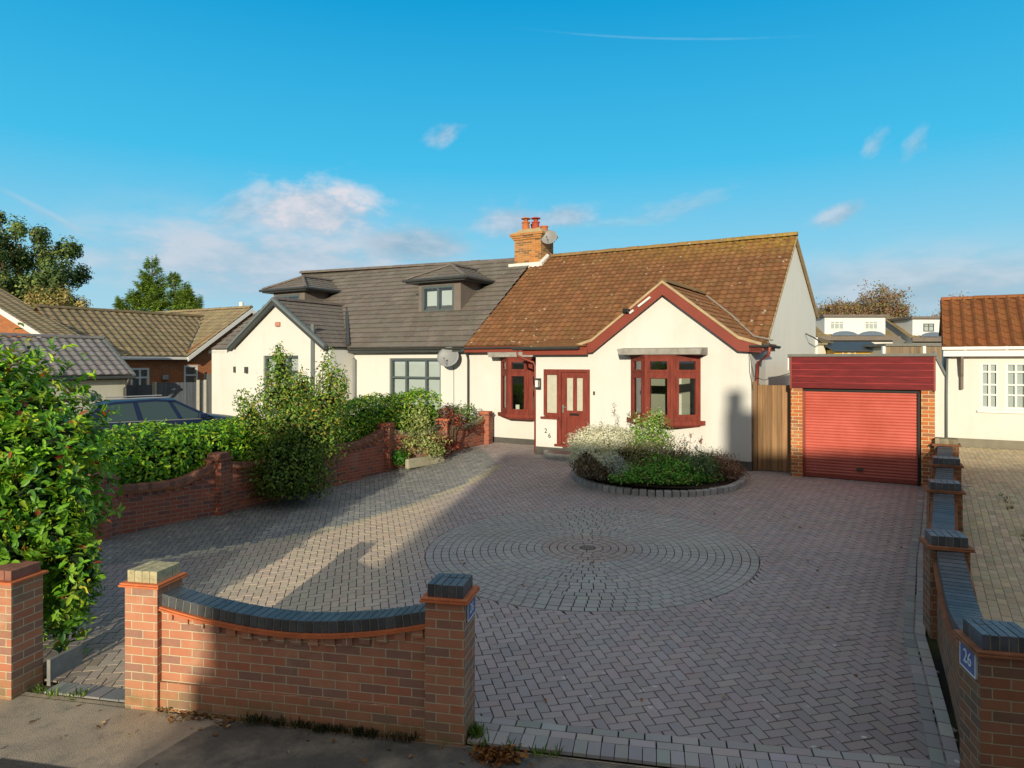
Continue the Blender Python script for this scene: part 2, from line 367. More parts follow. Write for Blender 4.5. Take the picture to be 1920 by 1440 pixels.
# clouds
def cloud(az, el_, sx, sy, lo, hi, scale, strength, base, tone=(.72, .68, .70), dark=(.40, .47, .56), sq=2.6, rot=0, seed=0):
    azr, elr = math.radians(az), math.radians(el_)
    a = W.math('ARCTAN2', sep.outputs[0], sep.outputs[1]); e = W.math('ARCSINE', sep.outputs[2])
    da = W.math('SUBTRACT', a, azr); de = W.math('SUBTRACT', e, elr)
    cr, sr = math.cos(rot), math.sin(rot)
    x = W.math('ADD', W.math('MULTIPLY', da, cr), W.math('MULTIPLY', de, sr)); y = W.math('SUBTRACT', W.math('MULTIPLY', de, cr), W.math('MULTIPLY', da, sr))
    r2 = W.math('ADD', W.math('POWER', W.math('DIVIDE', W.math('ABSOLUTE', x), math.radians(sx)), 2.0), W.math('POWER', W.math('DIVIDE', W.math('ABSOLUTE', y), math.radians(sy)), 2.0))
    g = W.math('EXPONENT', W.math('MULTIPLY', r2, -1.0))
    cv = W.n('ShaderNodeCombineXYZ'); W.l(W.math('MULTIPLY', x, 1.0), cv.inputs[0]); W.l(W.math('MULTIPLY', y, sq), cv.inputs[1]); cv.inputs[2].default_value = seed
    n = W.noise(scale, 7, .6, cv.outputs[0])
    d = W.math('MULTIPLY', W.ramp(W.math('ADD', W.math('MULTIPLY', g, .45), W.math('MULTIPLY', n, .75)), lo, hi), W.math('MINIMUM', W.math('MULTIPLY', g, 2.5), 1.0))
    sh = W.ramp(W.math('ADD', n, W.math('MULTIPLY', y, 3.0)), .38, .62)
    return W.mix(W.math('MULTIPLY', d, strength), base, W.mix(sh, dark, tone))
base = cloud(-19, 7.9, 13, 3.0, .36, .74, 12, .85, base, tone=(.62, .66, .74), dark=(.42, .56, .68), seed=2)
base = cloud(-15.9, 12.2, 5.0, 2.2, .46, .72, 15, .92, base, tone=(.78, .74, .78), dark=(.42, .55, .68), seed=1, sq=1.8)
base = cloud(-21.5, 11.9, 3.2, 1.6, .52, .82, 18, .5, base, tone=(.6, .68, .78), seed=13, rot=.5)
base = cloud(-8.0, 9.7, 4.2, 1.4, .42, .74, 16, .75, base, tone=(.46, .56, .66), dark=(.28, .42, .54), seed=3)
base = cloud(-5.7, 18.3, 1.7, .8, .50, .86, 30, .45, base, rot=.5, seed=4, sq=1.6)
base = cloud(.2, 11.6, 3.2, 1.3, .44, .78, 18, .7, base, tone=(.62, .66, .76), seed=5, sq=1.8)
base = cloud(4.6, 12.0, 2.3, 1.0, .46, .78, 20, .65, base, tone=(.66, .68, .77), seed=14, sq=1.8)
base = cloud(8.5, 11.4, 4.5, .45, .44, .9, 22, .35, base, tone=(.45, .72, .80), seed=15, sq=5)
base = cloud(25.6, 11.0, 1.9, .8, .44, .76, 22, .6, base, rot=.35, tone=(.66, .66, .74), seed=6, sq=1.8)
base = cloud(14, 12.4, 5, 1.0, .52, .9, 18, .30, base, rot=.2, seed=7)
base = cloud(31, 5.6, 13, 2.4, .36, .82, 9, .8, base, tone=(.56, .64, .72), dark=(.36, .48, .58), seed=8)
base = cloud(28.0, 15.7, 1.2, .7, .50, .86, 34, .35, base, rot=.8, seed=9, sq=1.5)
base = cloud(30.6, 15.4, 1.2, .7, .50, .86, 34, .32, base, rot=.8, seed=19, sq=1.5)
base = cloud(-34, 10.0, 3.2, .28, .40, .9, 22, .28, base, rot=-.45, sq=5, seed=12)
base = cloud(12.5, 24.8, 7.5, .07, .30, .7, 30, .14, base, tone=(.5, .7, .8), dark=(.5, .7, .8), rot=-.105, seed=10)
x10 = W.n('ShaderNodeVectorMath', operation='SCALE'); W.l(base, x10.inputs[0]); x10.inputs['Scale'].default_value = 10.0
bg = W.n('ShaderNodeBackground'); W.l(x10.outputs[0], bg.inputs[0]); bg.inputs[1].default_value = 0.1
wo = W.n('ShaderNodeOutputWorld'); W.l(bg.outputs[0], wo.inputs[0])

sun = bpy.data.lights.new('sun', 'SUN'); sun.energy = 5.0; sun.angle = math.radians(.55); sun.color = (1.0, .89, .68)
so = bpy.data.objects.new('sun', sun); COL.objects.link(so)
sd = Vector((math.sin(SUN_AZ) * math.cos(SUN_EL), math.cos(SUN_AZ) * math.cos(SUN_EL), -math.sin(SUN_EL)))
so.rotation_euler = sd.to_track_quat('-Z', 'Y').to_euler(); so.location = (-8, -30, 12)

cam = bpy.data.cameras.new('camera'); co = bpy.data.objects.new('camera', cam); COL.objects.link(co)
co.location = (0, 0, CAM_H); co.rotation_euler = (math.pi / 2, 0, 0); cam.lens = 24; cam.sensor_width = 36; cam.shift_y = -42 / 1920; cam.clip_end = 3000; cam.clip_start = .1
sc.camera = co
sc.view_settings.view_transform = 'Standard'; sc.view_settings.look = 'None'; sc.view_settings.exposure = 0; sc.view_settings.gamma = 1
sc.cycles.max_bounces = 7; sc.cycles.diffuse_bounces = 3; sc.cycles.transparent_max_bounces = 12; sc.cycles.caustics_reflective = False; sc.cycles.caustics_refractive = False
sc.cycles.use_denoising = True

# ------------------------------------------------------------------ ground, paving, pavement
def grid_sheet(name, x0, x1, y0, y1, nx, ny, zf, mat, label=None):
    xs = np.linspace(x0, x1, nx) if not isinstance(nx, list) else nx
    ys = np.linspace(y0, y1, ny) if not isinstance(ny, list) else ny
    v = [(x, y, zf(x, y)) for y in ys for x in xs]; n = len(xs)
    f = [(j * n + i, j * n + i + 1, (j + 1) * n + i + 1, (j + 1) * n + i) for j in range(len(ys) - 1) for i in range(n - 1)]
    me = bpy.data.meshes.new(name); me.from_pydata(v, [], f); me.materials.append(mat)
    o = bpy.data.objects.new(name, me); COL.objects.link(o); o['kind'] = 'structure'
    if label: o['label'] = label
    return o
def street_n(x, y):
    dx, dy = x + .70, y - 5.5; return dx * SF.s + dy * SF.c
XS = [-900, -300, -120, -60] + list(np.arange(-30, 30.1, 1.0)) + [60, 120, 300, 900]
YS = [-900, -300, -60, -25] + list(np.arange(-12, 30.1, 1.0)) + [45, 70, 120, 300, 900, 2500]
grid_sheet('ground', 0, 0, 0, 0, XS, YS, lambda x, y: ground(x, y) - .06, M['earth'])

# joints sheet under the block paving
mb = MB()
def strip_joint(x0, x1, y0, y1, st):
    x = x0
    while x < x1 - 1e-6:
        y = y0
        while y < y1 - 1e-6:
            q = [(x, y), (x + st, y), (x + st, y + st), (x, y + st)]
            cn = street_n(x + st / 2, y + st / 2)
            if cn > .25: mb.poly([(p[0], p[1], ground(*p) - .013) for p in q])
            y += st
        x += st
strip_joint(-9, 10, 4, 22, .25)
SW = [(3.19, 4.65), (4.38, 7.15), (5.89, 9.64), (6.87, 11.16), (8.10, 13.1)]        # right boundary wall, inner face
LW = [(-.71, 20.15), (-1.73, 18.03), (-3.02, 16.74), (-4.25, 14.78), (-5.48, 12.82), (-6.84, 11.38)]   # left boundary wall piers (front corners)
mb.obj('paving_joints', M['joint'], kind='structure')

CC, CR = (1.16, 10.45), 2.47
GREY = [(-.33, 16.75), (-.6, 16.0), (-.97, 15.29), (-1.8, 13.71), (-2.29, 13.04), (-2.74, 12.21), (-3.44, 11.43), (-3.83, 11.16), (-5.04, 10.52), (-5.5, 10.3), (-7.6, 9.6), (-8.5, 12), (-3, 18), (-1.0, 19.6), (-.45, 17.6)]
def inpoly(x, y, P):
    c = False; j = len(P) - 1
    for i in range(len(P)):
        if (P[i][1] > y) != (P[j][1] > y) and x < (P[j][0] - P[i][0]) * (y - P[i][1]) / (P[j][1] - P[i][1]) + P[i][0]: c = not c
        j = i
    return c
def line_side(x, y, pts):      # >0 : left of polyline walking forwards
    best = None
    for (p, q) in zip(pts[:-1], pts[1:]):
        dx, dy = q[0] - p[0], q[1] - p[1]; L2 = dx * dx + dy * dy
        t = ((x - p[0]) * dx + (y - p[1]) * dy) / L2; tc = min(1, max(0, t))
        d = math.hypot(x - p[0] - tc * dx, y - p[1] - tc * dy); s = (dx * (y - p[1]) - dy * (x - p[0]))
        if best is None or d < best[0]: best = (d, d if s > 0 else -d)
    return best[1]
BED_C, BED_A, BED_B = (3.12, 14.95), 1.92, 1.42
def hf_inv(x, y):
    dx, dy = x - 5.34, y - 15.25; return C31 * dx - S31 * dy, S31 * dx + C31 * dy
def blocked(x, y):
    a, b = hf_inv(x, y)
    if b > .02 and -5.5 < a < .05: return True
    if b > 1.7 and a < .05: return True
    if b > .3 and a >= .05: return True
    return False
def jit(c, k=.16, hue=.06):
    v = 1 + R.uniform(-k, k); return tuple(max(0, x * v * (1 + R.uniform(-hue, hue))) for x in c)
PAV_R = [(0.458, 0.384, 0.36), (0.434, 0.372, 0.354), (0.478, 0.394, 0.364), (0.415, 0.363, 0.348), (0.449, 0.387, 0.368), (0.449, 0.366, 0.337)]
PAV_G = [(.30,.30,.285),(.275,.28,.27),(.33,.325,.30),(.255,.26,.255)]
def block(mb, pts, col, h=.0, gap=.0062):
    cx = sum(p[0] for p in pts) / len(pts); cy = sum(p[1] for p in pts) / len(pts)
    ins = []
    for p in pts:
        dx, dy = p[0] - cx, p[1] - cy; L = math.hypot(dx, dy) or 1
        k = max(0, (L - gap * 1.5) / L); ins.append((cx + dx * k, cy + dy * k))
    dz = R.uniform(-.0018, .0018) + h; tx, ty = R.uniform(-.008, .008), R.uniform(-.008, .008)
    top = [(x, y, ground(x, y) + dz + (x - cx) * tx + (y - cy) * ty) for x, y in ins]
    low = [(x + (x - cx) * .02, y + (y - cy) * .02, ground(x, y) - .016 + h * .2) for x, y in ins]
    mb.poly(top, 0, col); n = len(top)
    for k in range(n):
        j = (k + 1) % n; mb.poly([low[k], low[j], top[j], top[k]], 0, col)
def clip_line(pts, n_fun, lim):
    out = []
    for i in range(len(pts)):
        p, q = pts[i], pts[(i + 1) % len(pts)]; fp, fq = n_fun(*p) - lim, n_fun(*q) - lim
        if fp >= 0: out.append(p)
        if (fp >= 0) != (fq >= 0):
            t = fp / (fp - fq); out.append((p[0] + (q[0] - p[0]) * t, p[1] + (q[1] - p[1]) * t))
    return out
mb = MB(); B = .1
u1 = (math.cos(math.radians(12)), math.sin(math.radians(12))); u2 = (-u1[1], u1[0])
BORD = GREY[:10]
def hb(mb, i0, i1, j0, j1):
    for j in range(j0, j1):
        for i in range(i0, i1):
            k = (i - j) % 4
            if k == 0: c = [(i, j), (i + 2, j), (i + 2, j + 1), (i, j + 1)]
            elif k == 3: c = [(i, j), (i + 1, j), (i + 1, j + 2), (i, j + 2)]
            else: continue
            pts = [(4.0 * 0 + (p[0] * u1[0] + p[1] * u2[0]) * B, 8 + (p[0] * u1[1] + p[1] * u2[1]) * B) for p in c]
            cx = sum(p[0] for p in pts) / 4; cy = sum(p[1] for p in pts) / 4
            if not (-9 < cx < 8.9 and 4.2 < cy < 21): continue
            if cx < -8: continue
            dr = math.hypot(cx - CC[0], cy - CC[1])
            if dr < CR - .12: continue
            if blocked(cx, cy) and blocked(cx + .15, cy - .2): continue
            if line_side(cx, cy, SW) < .1 and cy < 13.3: continue
            if cy < 13 and line_side(cx, cy, list(reversed(LW))) > .45: continue
            lim = .43 if cx > -.9 else .25
            if street_n(cx, cy) < lim - .15: continue
            pts = clip_line(pts, street_n, lim)
            if len(pts) < 3: continue
            for q in range(len(pts)):
                d = math.hypot(pts[q][0] - CC[0], pts[q][1] - CC[1])
                if d < CR + .004: f = (CR + .004) / d; pts[q] = (CC[0] + (pts[q][0] - CC[0]) * f, CC[1] + (pts[q][1] - CC[1]) * f)
            ls = abs(line_side(cx, cy, BORD))
            if ls < .10 and not inpoly(cx, cy, GREY): pass
            grey = inpoly(cx, cy, GREY)
            c_ = R.choice(PAV_G if grey else PAV_R)
            if not grey and cx < -1.0: k_ = .5 * min(1, (-1.0 - cx) / .8) * max(0.0, min(1, (cx + 5.2) / 1.4)); c_ = tuple(c_[k] * (1 - k_) + (.80, .62, .38)[k] * k_ for k in range(3))  # buff tint puts the warm light of the sunlit strip into the colour
            if cx < -4.2: c_ = sc3(c_, .72)                        # shade of the left bush put into the paver colour
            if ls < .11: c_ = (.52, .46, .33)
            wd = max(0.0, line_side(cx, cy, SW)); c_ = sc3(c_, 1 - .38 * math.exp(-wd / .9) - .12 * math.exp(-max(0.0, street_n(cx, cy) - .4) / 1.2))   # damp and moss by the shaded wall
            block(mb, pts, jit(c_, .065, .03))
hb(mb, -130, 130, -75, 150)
mb.obj('driveway', M['paver'], kind='structure')
# circular feature: concentric rings of setts
mb = MB(); nr = 21; rw = CR / nr
for r in range(1, nr):
    r0, r1 = r * rw, (r + 1) * rw; n = max(6, round(2 * math.pi * (r0 + r1) / 2 / .155)); ph = R.random() * 6
    for k in range(n):
        t0, t1 = ph + 2 * math.pi * k / n, ph + 2 * math.pi * (k + 1) / n; tm = (t0 + t1) / 2
        pts = [(r0, t0), (r1, t0), (r1 / math.cos((t1 - t0) / 2) * 1.0 if 0 else r1, tm), (r1, t1), (r0, t1), (r0, tm)] if r < 6 else [(r0, t0), (r1, t0), (r1, t1), (r0, t1)]
        pts = [(CC[0] + q * math.cos(t), CC[1] + q * math.sin(t)) for q, t in pts]
        c_ = (.44, .37, .325) if r < 6 else (.43, .405, .37)
        block(mb, pts, jit(c_, .08, .03), .001, .0062)
pts = [(CC[0] + rw * math.cos(k * .5236), CC[1] + rw * math.sin(k * .5236)) for k in range(12)]
block(mb, pts, (.2, .17, .14), .001, .008)
mb.obj('driveway_circle', M['paver'], kind='structure')
# edging courses along the street opening and along the right wall
mb = MB()
def course(fr, t0, t1, n0, n1, length, cols, h=.0, brick=False):
    t = t0
    while t < t1 - .02:
        e = min(t + length, t1); q = [fr.P(t, n0, 0), fr.P(e, n0, 0), fr.P(e, n1, 0), fr.P(t, n1, 0)]
        block(mb, [(p.x, p.y) for p in q], jit(R.choice(cols), .12), h, .005); t = e
EDG = [(.38, .36, .33), (.35, .335, .315), (.41, .385, .35)]
course(SF, .34, 3.98, .02, .215, .106, EDG, .012)
course(SF, .34, 3.98, .225, .325, .212, PAV_R, .004); course(SF, .25, 3.98, .33, .43, .212, EDG, .004)
course(SF, -3.7, -2.8, .05, .25, .2, PAV_G, .002)
for p, q in zip(SW[:-1], SW[1:]):
    L = math.hypot(q[0] - p[0], q[1] - p[1]); f2 = Fr(p[0], p[1], -math.degrees(math.atan2(q[1] - p[1], q[0] - p[0])))
    course(f2, 0, L, .04, .14, .2, EDG, .014); course(f2, 0, L, .15, .25, .2, PAV_G, .010)
mb.obj('driveway_edging', M['paver'], kind='structure')
# pavement (footway) in front, sloping a little to the road behind the viewpoint
mb = MB()
for i in range(-24, 24):
    for j in range(-4, 0):
        q = [SF.P(i, j, 0), SF.P(i + 1, j, 0), SF.P(i + 1, j + 1, 0), SF.P(i, j + 1, 0)]
        mb.poly([(p.x, p.y - .0, -.030) for p in q])
mb.obj('pavement', M['asphalt'], kind='structure')
mb = MB()
for t0, t1, n0, n1 in ((-4.0, -2.8, 0, .06), (.33, 4.0, 0, .02)):
    q = [SF.P(t0, n0, -.026), SF.P(t1, n0, -.026), SF.P(t1, n1, -.026), SF.P(t0, n1, -.026)]; mb.poly(q)
mb.obj('pavement_edge', M['asphalt'], kind='structure')
mb = MB(); mb.box(SF, -24, 24, -4.12, -4.0, -.2, -.028); mb.obj('kerb', M['kerbstone'], kind='structure')
mb = MB(); mb.poly([SF.P(-60, -11, -.055), SF.P(60, -11, -.055), SF.P(60, -4.12, -.055), SF.P(-60, -4.12, -.055)]); mb.obj('road', M['asphalt'], kind='structure')
# darker tarmac in front of the wall
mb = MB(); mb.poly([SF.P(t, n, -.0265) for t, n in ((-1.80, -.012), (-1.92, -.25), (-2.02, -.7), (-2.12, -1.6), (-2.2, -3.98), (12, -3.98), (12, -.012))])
mb.obj('pavement_tarmac', m_asphalt('dark_tarmac', .36), kind='structure')
# utility patch in the pavement at lower left
mb = MB(); mb.poly([(-3.95, 4.6, -.026), (-3.42, 4.55, -.026), (-3.28, 5.14, -.026), (-3.95, 5.28, -.026)]); mb.obj('pavement_patch', m_plain('patch_asphalt', (.05, .05, .048), .85, .3, 20, .5), kind='structure')
# neighbour's tan drive on the right
mb = MB(); NFr = Fr(4.0, 4.6, 31)
for i in range(-44, 90):
    for j in range(-4, 95):
        L, Wd = .2, .1
        p = NFr.P(.1 + i * Wd + 0, j * L + (L / 2 if i % 2 else 0), 0)
        a, b = p.x, p.y
        if not (4 < a < 17 and 4.7 < b < 22): continue
        if line_side(a, b, SW) > -.30 and b < 13.4: continue
        ha, hb_ = hf_inv(a, b)
        if hb_ > 7.4 and ha > 3.8: continue
        if ha < 3.55: continue
        q = [NFr.P(.1 + i * Wd, j * L + (L / 2 if i % 2 else 0), 0), NFr.P(.1 + (i + 1) * Wd, j * L + (L / 2 if i % 2 else 0), 0), NFr.P(.1 + (i + 1) * Wd, (j + 1) * L + (L / 2 if i % 2 else 0), 0), NFr.P(.1 + i * Wd, (j + 1) * L + (L / 2 if i % 2 else 0), 0)]
        block(mb, [(v.x, v.y) for v in q], jit(R.choice([(.60, .49, .31), (.56, .47, .30), (.64, .52, .33)]), .14), .0, .004)
mb.obj('neighbour_driveway', M['paver'], kind='structure')
mb = MB()
for i in range(8, 36):
    for j in range(9, 46):
        q = [(i * .5, j * .5), (i * .5 + .5, j * .5), (i * .5 + .5, j * .5 + .5), (i * .5, j * .5 + .5)]
        cx, cy = q[0][0] + .25, q[0][1] + .25
        if line_side(cx, cy, SW) < -.3 or cy > 13.3:
            if cx > 10 or cy < 21: mb.poly([(p[0], p[1], ground(*p) - .012) for p in q])
mb.obj('neighbour_paving_joints', M['joint'], kind='structure')

# ------------------------------------------------------------------ brick walls
def pier(root, fr, t0, t1, n0, n1, z0, z1, bm, capm, label=None, cap=True, capn=5, capd=.012, crease='crease'):
    b = MB(); b.box(fr, t0, t1, n0, n1, z0, z1, skip='b')
    o = b.obj('pier', bm, root)
    if label: o['label'] = label
    c = MB(); c.box(fr, t0 - .038, t1 + .038, n0 - .038, n1 + .038, z1, z1 + .016); c.box(fr, t0 - .03, t1 + .03, n0 - .03, n1 + .03, z1 + .018, z1 + .034)
    c.obj('tile_creasing', M[crease], o, bevel=.003)
    if cap:
        k = MB(); e = capd; w_ = (t1 - t0 - 2 * e) / capn
        for i in range(capn):
            for (m0, m1) in ((n0 + e, n0 + e + (n1 - n0 - 2 * e) * .655), (n0 + e + (n1 - n0 - 2 * e) * .67, n1 - e)):
                h = R.uniform(-.002, .003); v = R.uniform(.7, 1.25)
                k.box(fr, t0 + e + i * w_ + .003, t0 + e + (i + 1) * w_ - .003, m0, m1, z1 + .034, z1 + .136 + h, 0, (v, v, v * R.uniform(.95, 1.1)))
        k.obj('cap', capm, o, bevel=.004)
        g = MB(); g.box(fr, t0 + e + .004, t1 - e - .004, n0 + e + .004, n1 - e - .004, z1 + .034, z1 + .128); g.obj('cap_mortar', M['mortar'], o)
    return o
def swag(root, fr, t0, t1, n0, n1, z0f, zl, zm, zr, bm, capm, dent=True, arch=None, crease='crease', nb=None):
    """wall panel whose coping sags between two piers; coping bricks on edge, tile creasing and dentils follow the curve"""
    N = 24; L = t1 - t0
    def zt(t):
        s = (t - t0) / L
        if arch: return arch(s)
        if s < .5: k = 1 - s * 2; return zm + (zl - zm) * k ** 1.8
        k = s * 2 - 1; return zm + (zr - zm) * k ** 1.8
    b = MB(); H0 = .136                     # creasing + coping height
    ts = [t0 + L * i / N for i in range(N + 1)]
    for i in range(N):
        a, c = ts[i], ts[i + 1]; za, zc = zt(a) - H0, zt(c) - H0
        g = z0f if not callable(z0f) else None
        ga, gc = (z0f, z0f) if g is not None else (z0f(a), z0f(c))
        b.poly([fr.P(a, n0, ga), fr.P(c, n0, gc), fr.P(c, n0, zc), fr.P(a, n0, za)])
        b.poly([fr.P(c, n1, gc), fr.P(a, n1, ga), fr.P(a, n1, za), fr.P(c, n1, zc)])
        b.poly([fr.P(a, n0, za), fr.P(c, n0, zc), fr.P(c, n1, zc), fr.P(a, n1, za)])
    if dent:
        n = round(L / .15)
        for i in range(n):
            tm = t0 + (i + .5) * L / n; b.box(fr, tm - .045, tm + .045, n0 - .022, n0, zt(tm) - H0 - .066, zt(tm) - H0 - .001)
    o = b.obj('panel', bm, root)
    c = MB()
    for i in range(N):
        a, d = ts[i], ts[i + 1]
        for e0, e1, p in ((0, .015, .04), (.017, .032, .03)):
            q = [fr.P(a, n0 - p, zt(a) - H0 + e0), fr.P(d, n0 - p, zt(d) - H0 + e0), fr.P(d, n0 - p, zt(d) - H0 + e1), fr.P(a, n0 - p, zt(a) - H0 + e1)]
            k = [fr.P(a, n1 + p, zt(a) - H0 + e0), fr.P(d, n1 + p, zt(d) - H0 + e0), fr.P(d, n1 + p, zt(d) - H0 + e1), fr.P(a, n1 + p, zt(a) - H0 + e1)]
            c.prism(q, k)
    c.obj('tile_creasing', M[crease], o)
    k = MB(); g = MB(); n = nb or max(3, round(L / .072)); wd = L / n
    for i in range(n):
        a, d = t0 + i * wd, t0 + (i + 1) * wd; tm = (a + d) / 2; sl = (zt(min(t1, tm + .03)) - zt(max(t0, tm - .03))) / (min(t1, tm + .03) - max(t0, tm - .03))
        zc = zt(tm); hh = .102; v = R.uniform(.7, 1.25); nn0, nn1 = n0 - .002 + R.uniform(-.002, .002), n1 + .004
        def pt(dt, h, nn): return fr.P(tm + dt - sl * h * .6, nn, zc + dt * sl + h)
        x = wd / 2 - .0045
        q = [pt(-x, -hh, nn0), pt(x, -hh, nn0), pt(x, 0, nn0), pt(-x, 0, nn0)]; w2 = [pt(-x, -hh, nn1), pt(x, -hh, nn1), pt(x, 0, nn1), pt(-x, 0, nn1)]
        k.prism(q, w2, 0, (v, v, v))
        x = wd / 2 + .002
        q = [pt(-x, -hh, nn0 + .006), pt(x, -hh, nn0 + .006), pt(x, -.007, nn0 + .006), pt(-x, -.007, nn0 + .006)]; w2 = [pt(-x, -hh, nn1 - .006), pt(x, -hh, nn1 - .006), pt(x, -.007, nn1 - .006), pt(-x, -.007, nn1 - .006)]
        g.prism(q, w2)
    k.obj('coping', capm, o, bevel=.004); g.obj('coping_mortar', M['mortar'], o)
    return o

def plate_digits(root, fr, t, n0, n1, z0, z1, digits='26', face='r', bg='plate'):
    """enamel plaque standing proud of a pier's side face, with a pale rim and figures"""
    b = MB(); b.box(fr, t, t + .012, n0, n1, z0, z1); o = b.obj('number_plaque', M[bg], root)
    r = MB(); k = .008
    for a, c, d, e in ((n0, n1, z0, z0 + k), (n0, n1, z1 - k, z1), (n0, n0 + k, z0 + k, z1 - k), (n1 - k, n1, z0 + k, z1 - k)): r.box(fr, t - .004, t + .016, a, c, d, e)
    r.obj('rim', M['platew'], o)
    text_on(digits, 'digits', fr.P(t + (.0145 if face == 'r' else -.003), (n0 + n1) / 2, (z0 + z1) / 2), fr.B() if face == 'r' else -fr.B(), (z1 - z0) * .72, M['platew'], o)
    return o
def text_on(txt, name, centre, right, size, mat, parent, depth=.002):
    cu = bpy.data.curves.new(name, 'FONT'); cu.body = txt; cu.size = size; cu.extrude = depth; cu.align_x = 'CENTER'; cu.align_y = 'CENTER'
    tmp = bpy.data.objects.new('tmp', cu); COL.objects.link(tmp); bpy.context.view_layer.update()
    me = bpy.data.meshes.new_from_object(tmp.evaluated_get(bpy.context.evaluated_depsgraph_get())); bpy.data.objects.remove(tmp)
    up = Vector((0, 0, 1)); r = Vector(right).normalized(); nrm = r.cross(up)
    off = Vector((0, 0, 0)); q = parent
    while q is not None: off += q.location; q = q.parent
    for v in me.vertices:
        p = v.co.copy(); v.co = Vector(centre) - off + r * p.x + up * p.y + nrm * p.z
    me.materials.clear(); me.materials.append(mat)
    o = bpy.data.objects.new(name, me); COL.objects.link(o); o.parent = parent; return o

# front wall between the two openings
fw = thing('brick_wall', SF.P(-1.2, .16, 0), 'red brick street wall with a dipped dark coping between two capped piers', 'garden wall')
p = pier(fw, SF, -2.79, -2.462, 0, .328, -.06, 1.05, M['brick'], M['mosscap'], 'sunlit pier with a mossy pale cap', capn=4)
p = pier(fw, SF, 0, .328, 0, .328, -.06, 1.11, M['brick'], M['eng'], 'pier with dark cap and number plaque')
plate_digits(p, SF, .328, .05, .30, .945, 1.10)
swag(fw, SF, -2.462, 0, .055, .270, -.06, .985, .845, 1.015, M['brick'], M['eng'])
e = MB(); e.box(SF, -2.46, -.002, .028, .055, -.06, .215); q = e.obj('plinth_course', M['brick'], fw, bevel=.006)

gp = thing('brick_pier', SF.P(-4.07, .08, 0), 'red brick gate pier half hidden by the bush at the left edge', 'gate pier')
b = MB(); b.box(SF, -4.23, -3.9, -.09, .24, -.06, 1.02, skip='b'); s_ = b.obj('shaft', M['brick'], gp)
c = MB(); c.box(SF, -4.262, -3.868, -.122, .272, 1.02, 1.042); c.obj('tile_creasing', M['crease'], s_, bevel=.003)
b = MB()
for i in range(4): b.box(SF, -4.22 + i * .078, -4.148 + i * .078, -.08, .23, 1.044, 1.135, 0, (1, 1, 1))
b.obj('cap', M['redcope'], gp, bevel=.004)
kb = MB(); kb.box(SF, -3.86, -3.82, .24, .62, -.05, .2, 0, (.7, .7, .7)); tag(kb.obj('edging_slab', M['kerbstone'], bevel=.004), 'thin concrete edging slab behind the gate pier under the overhanging bush', 'edging slab')

# right boundary wall stepping up the drive
rw_ = thing('brick_wall', (5.5, 9.0, .2), 'long brick boundary wall with blue engineering brick copings beside the drive', 'boundary wall')
RP = [(3.19, 4.65, 13, .36), (4.38, 7.15, 20, .36), (5.89, 9.64, 26, .40), (6.87, 11.16, 29, .40), (8.10, 13.1, 31, .40)]
RT = [1.04, 1.08, 1.2, 1.33, 1.43]
frs = [Fr(x, y, d) for x, y, d, s in RP]
for i, ((x, y, d, s), zt_) in enumerate(zip(RP, RT)):
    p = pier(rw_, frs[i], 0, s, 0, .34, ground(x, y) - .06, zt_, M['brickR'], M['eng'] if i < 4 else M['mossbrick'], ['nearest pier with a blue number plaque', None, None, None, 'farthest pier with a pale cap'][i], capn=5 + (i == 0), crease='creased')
    if i == 0:
        b = MB(); b.box(frs[0], -.012, 0, .04, .30, zt_ - .185, zt_ - .005); o = b.obj('number_plaque', M['plate'], p)
        r = MB(); k = .009; n0, n1, z0, z1 = .04, .30, zt_ - .185, zt_ - .005
        for a, c, dd, e in ((n0, n1, z0, z0 + k), (n0, n1, z1 - k, z1), (n0, n0 + k, z0 + k, z1 - k), (n1 - k, n1, z0 + k, z1 - k)): r.box(frs[0], -.016, .002, a, c, dd, e)
        r.obj('rim', M['platew'], o)
        text_on('26', 'digits', frs[0].P(-.0145, .17, zt_ - .095), -frs[0].B(), .135, M['platew'], o)
for i in range(4):
    p0 = frs[i].P(.06, .34, 0); p1 = frs[i + 1].P(.06, 0, 0); dx, dy = p1.x - p0.x, p1.y - p0.y; L = math.hypot(dx, dy)
    f2 = Fr(p0.x, p0.y, -math.degrees(math.atan2(dy, dx)))
    za, zb = RT[i], RT[i + 1]
    swag(rw_, f2, 0, L, -.235, 0, lambda t, f=f2: ground(f.P(t, 0, 0).x, f.P(t, 0, 0).y) - .05, za + .02, (za + zb) / 2 - (.22 if i == 0 else .12), zb + .0, M['brickR'], M['eng'], dent=(i == 0), crease='creased')

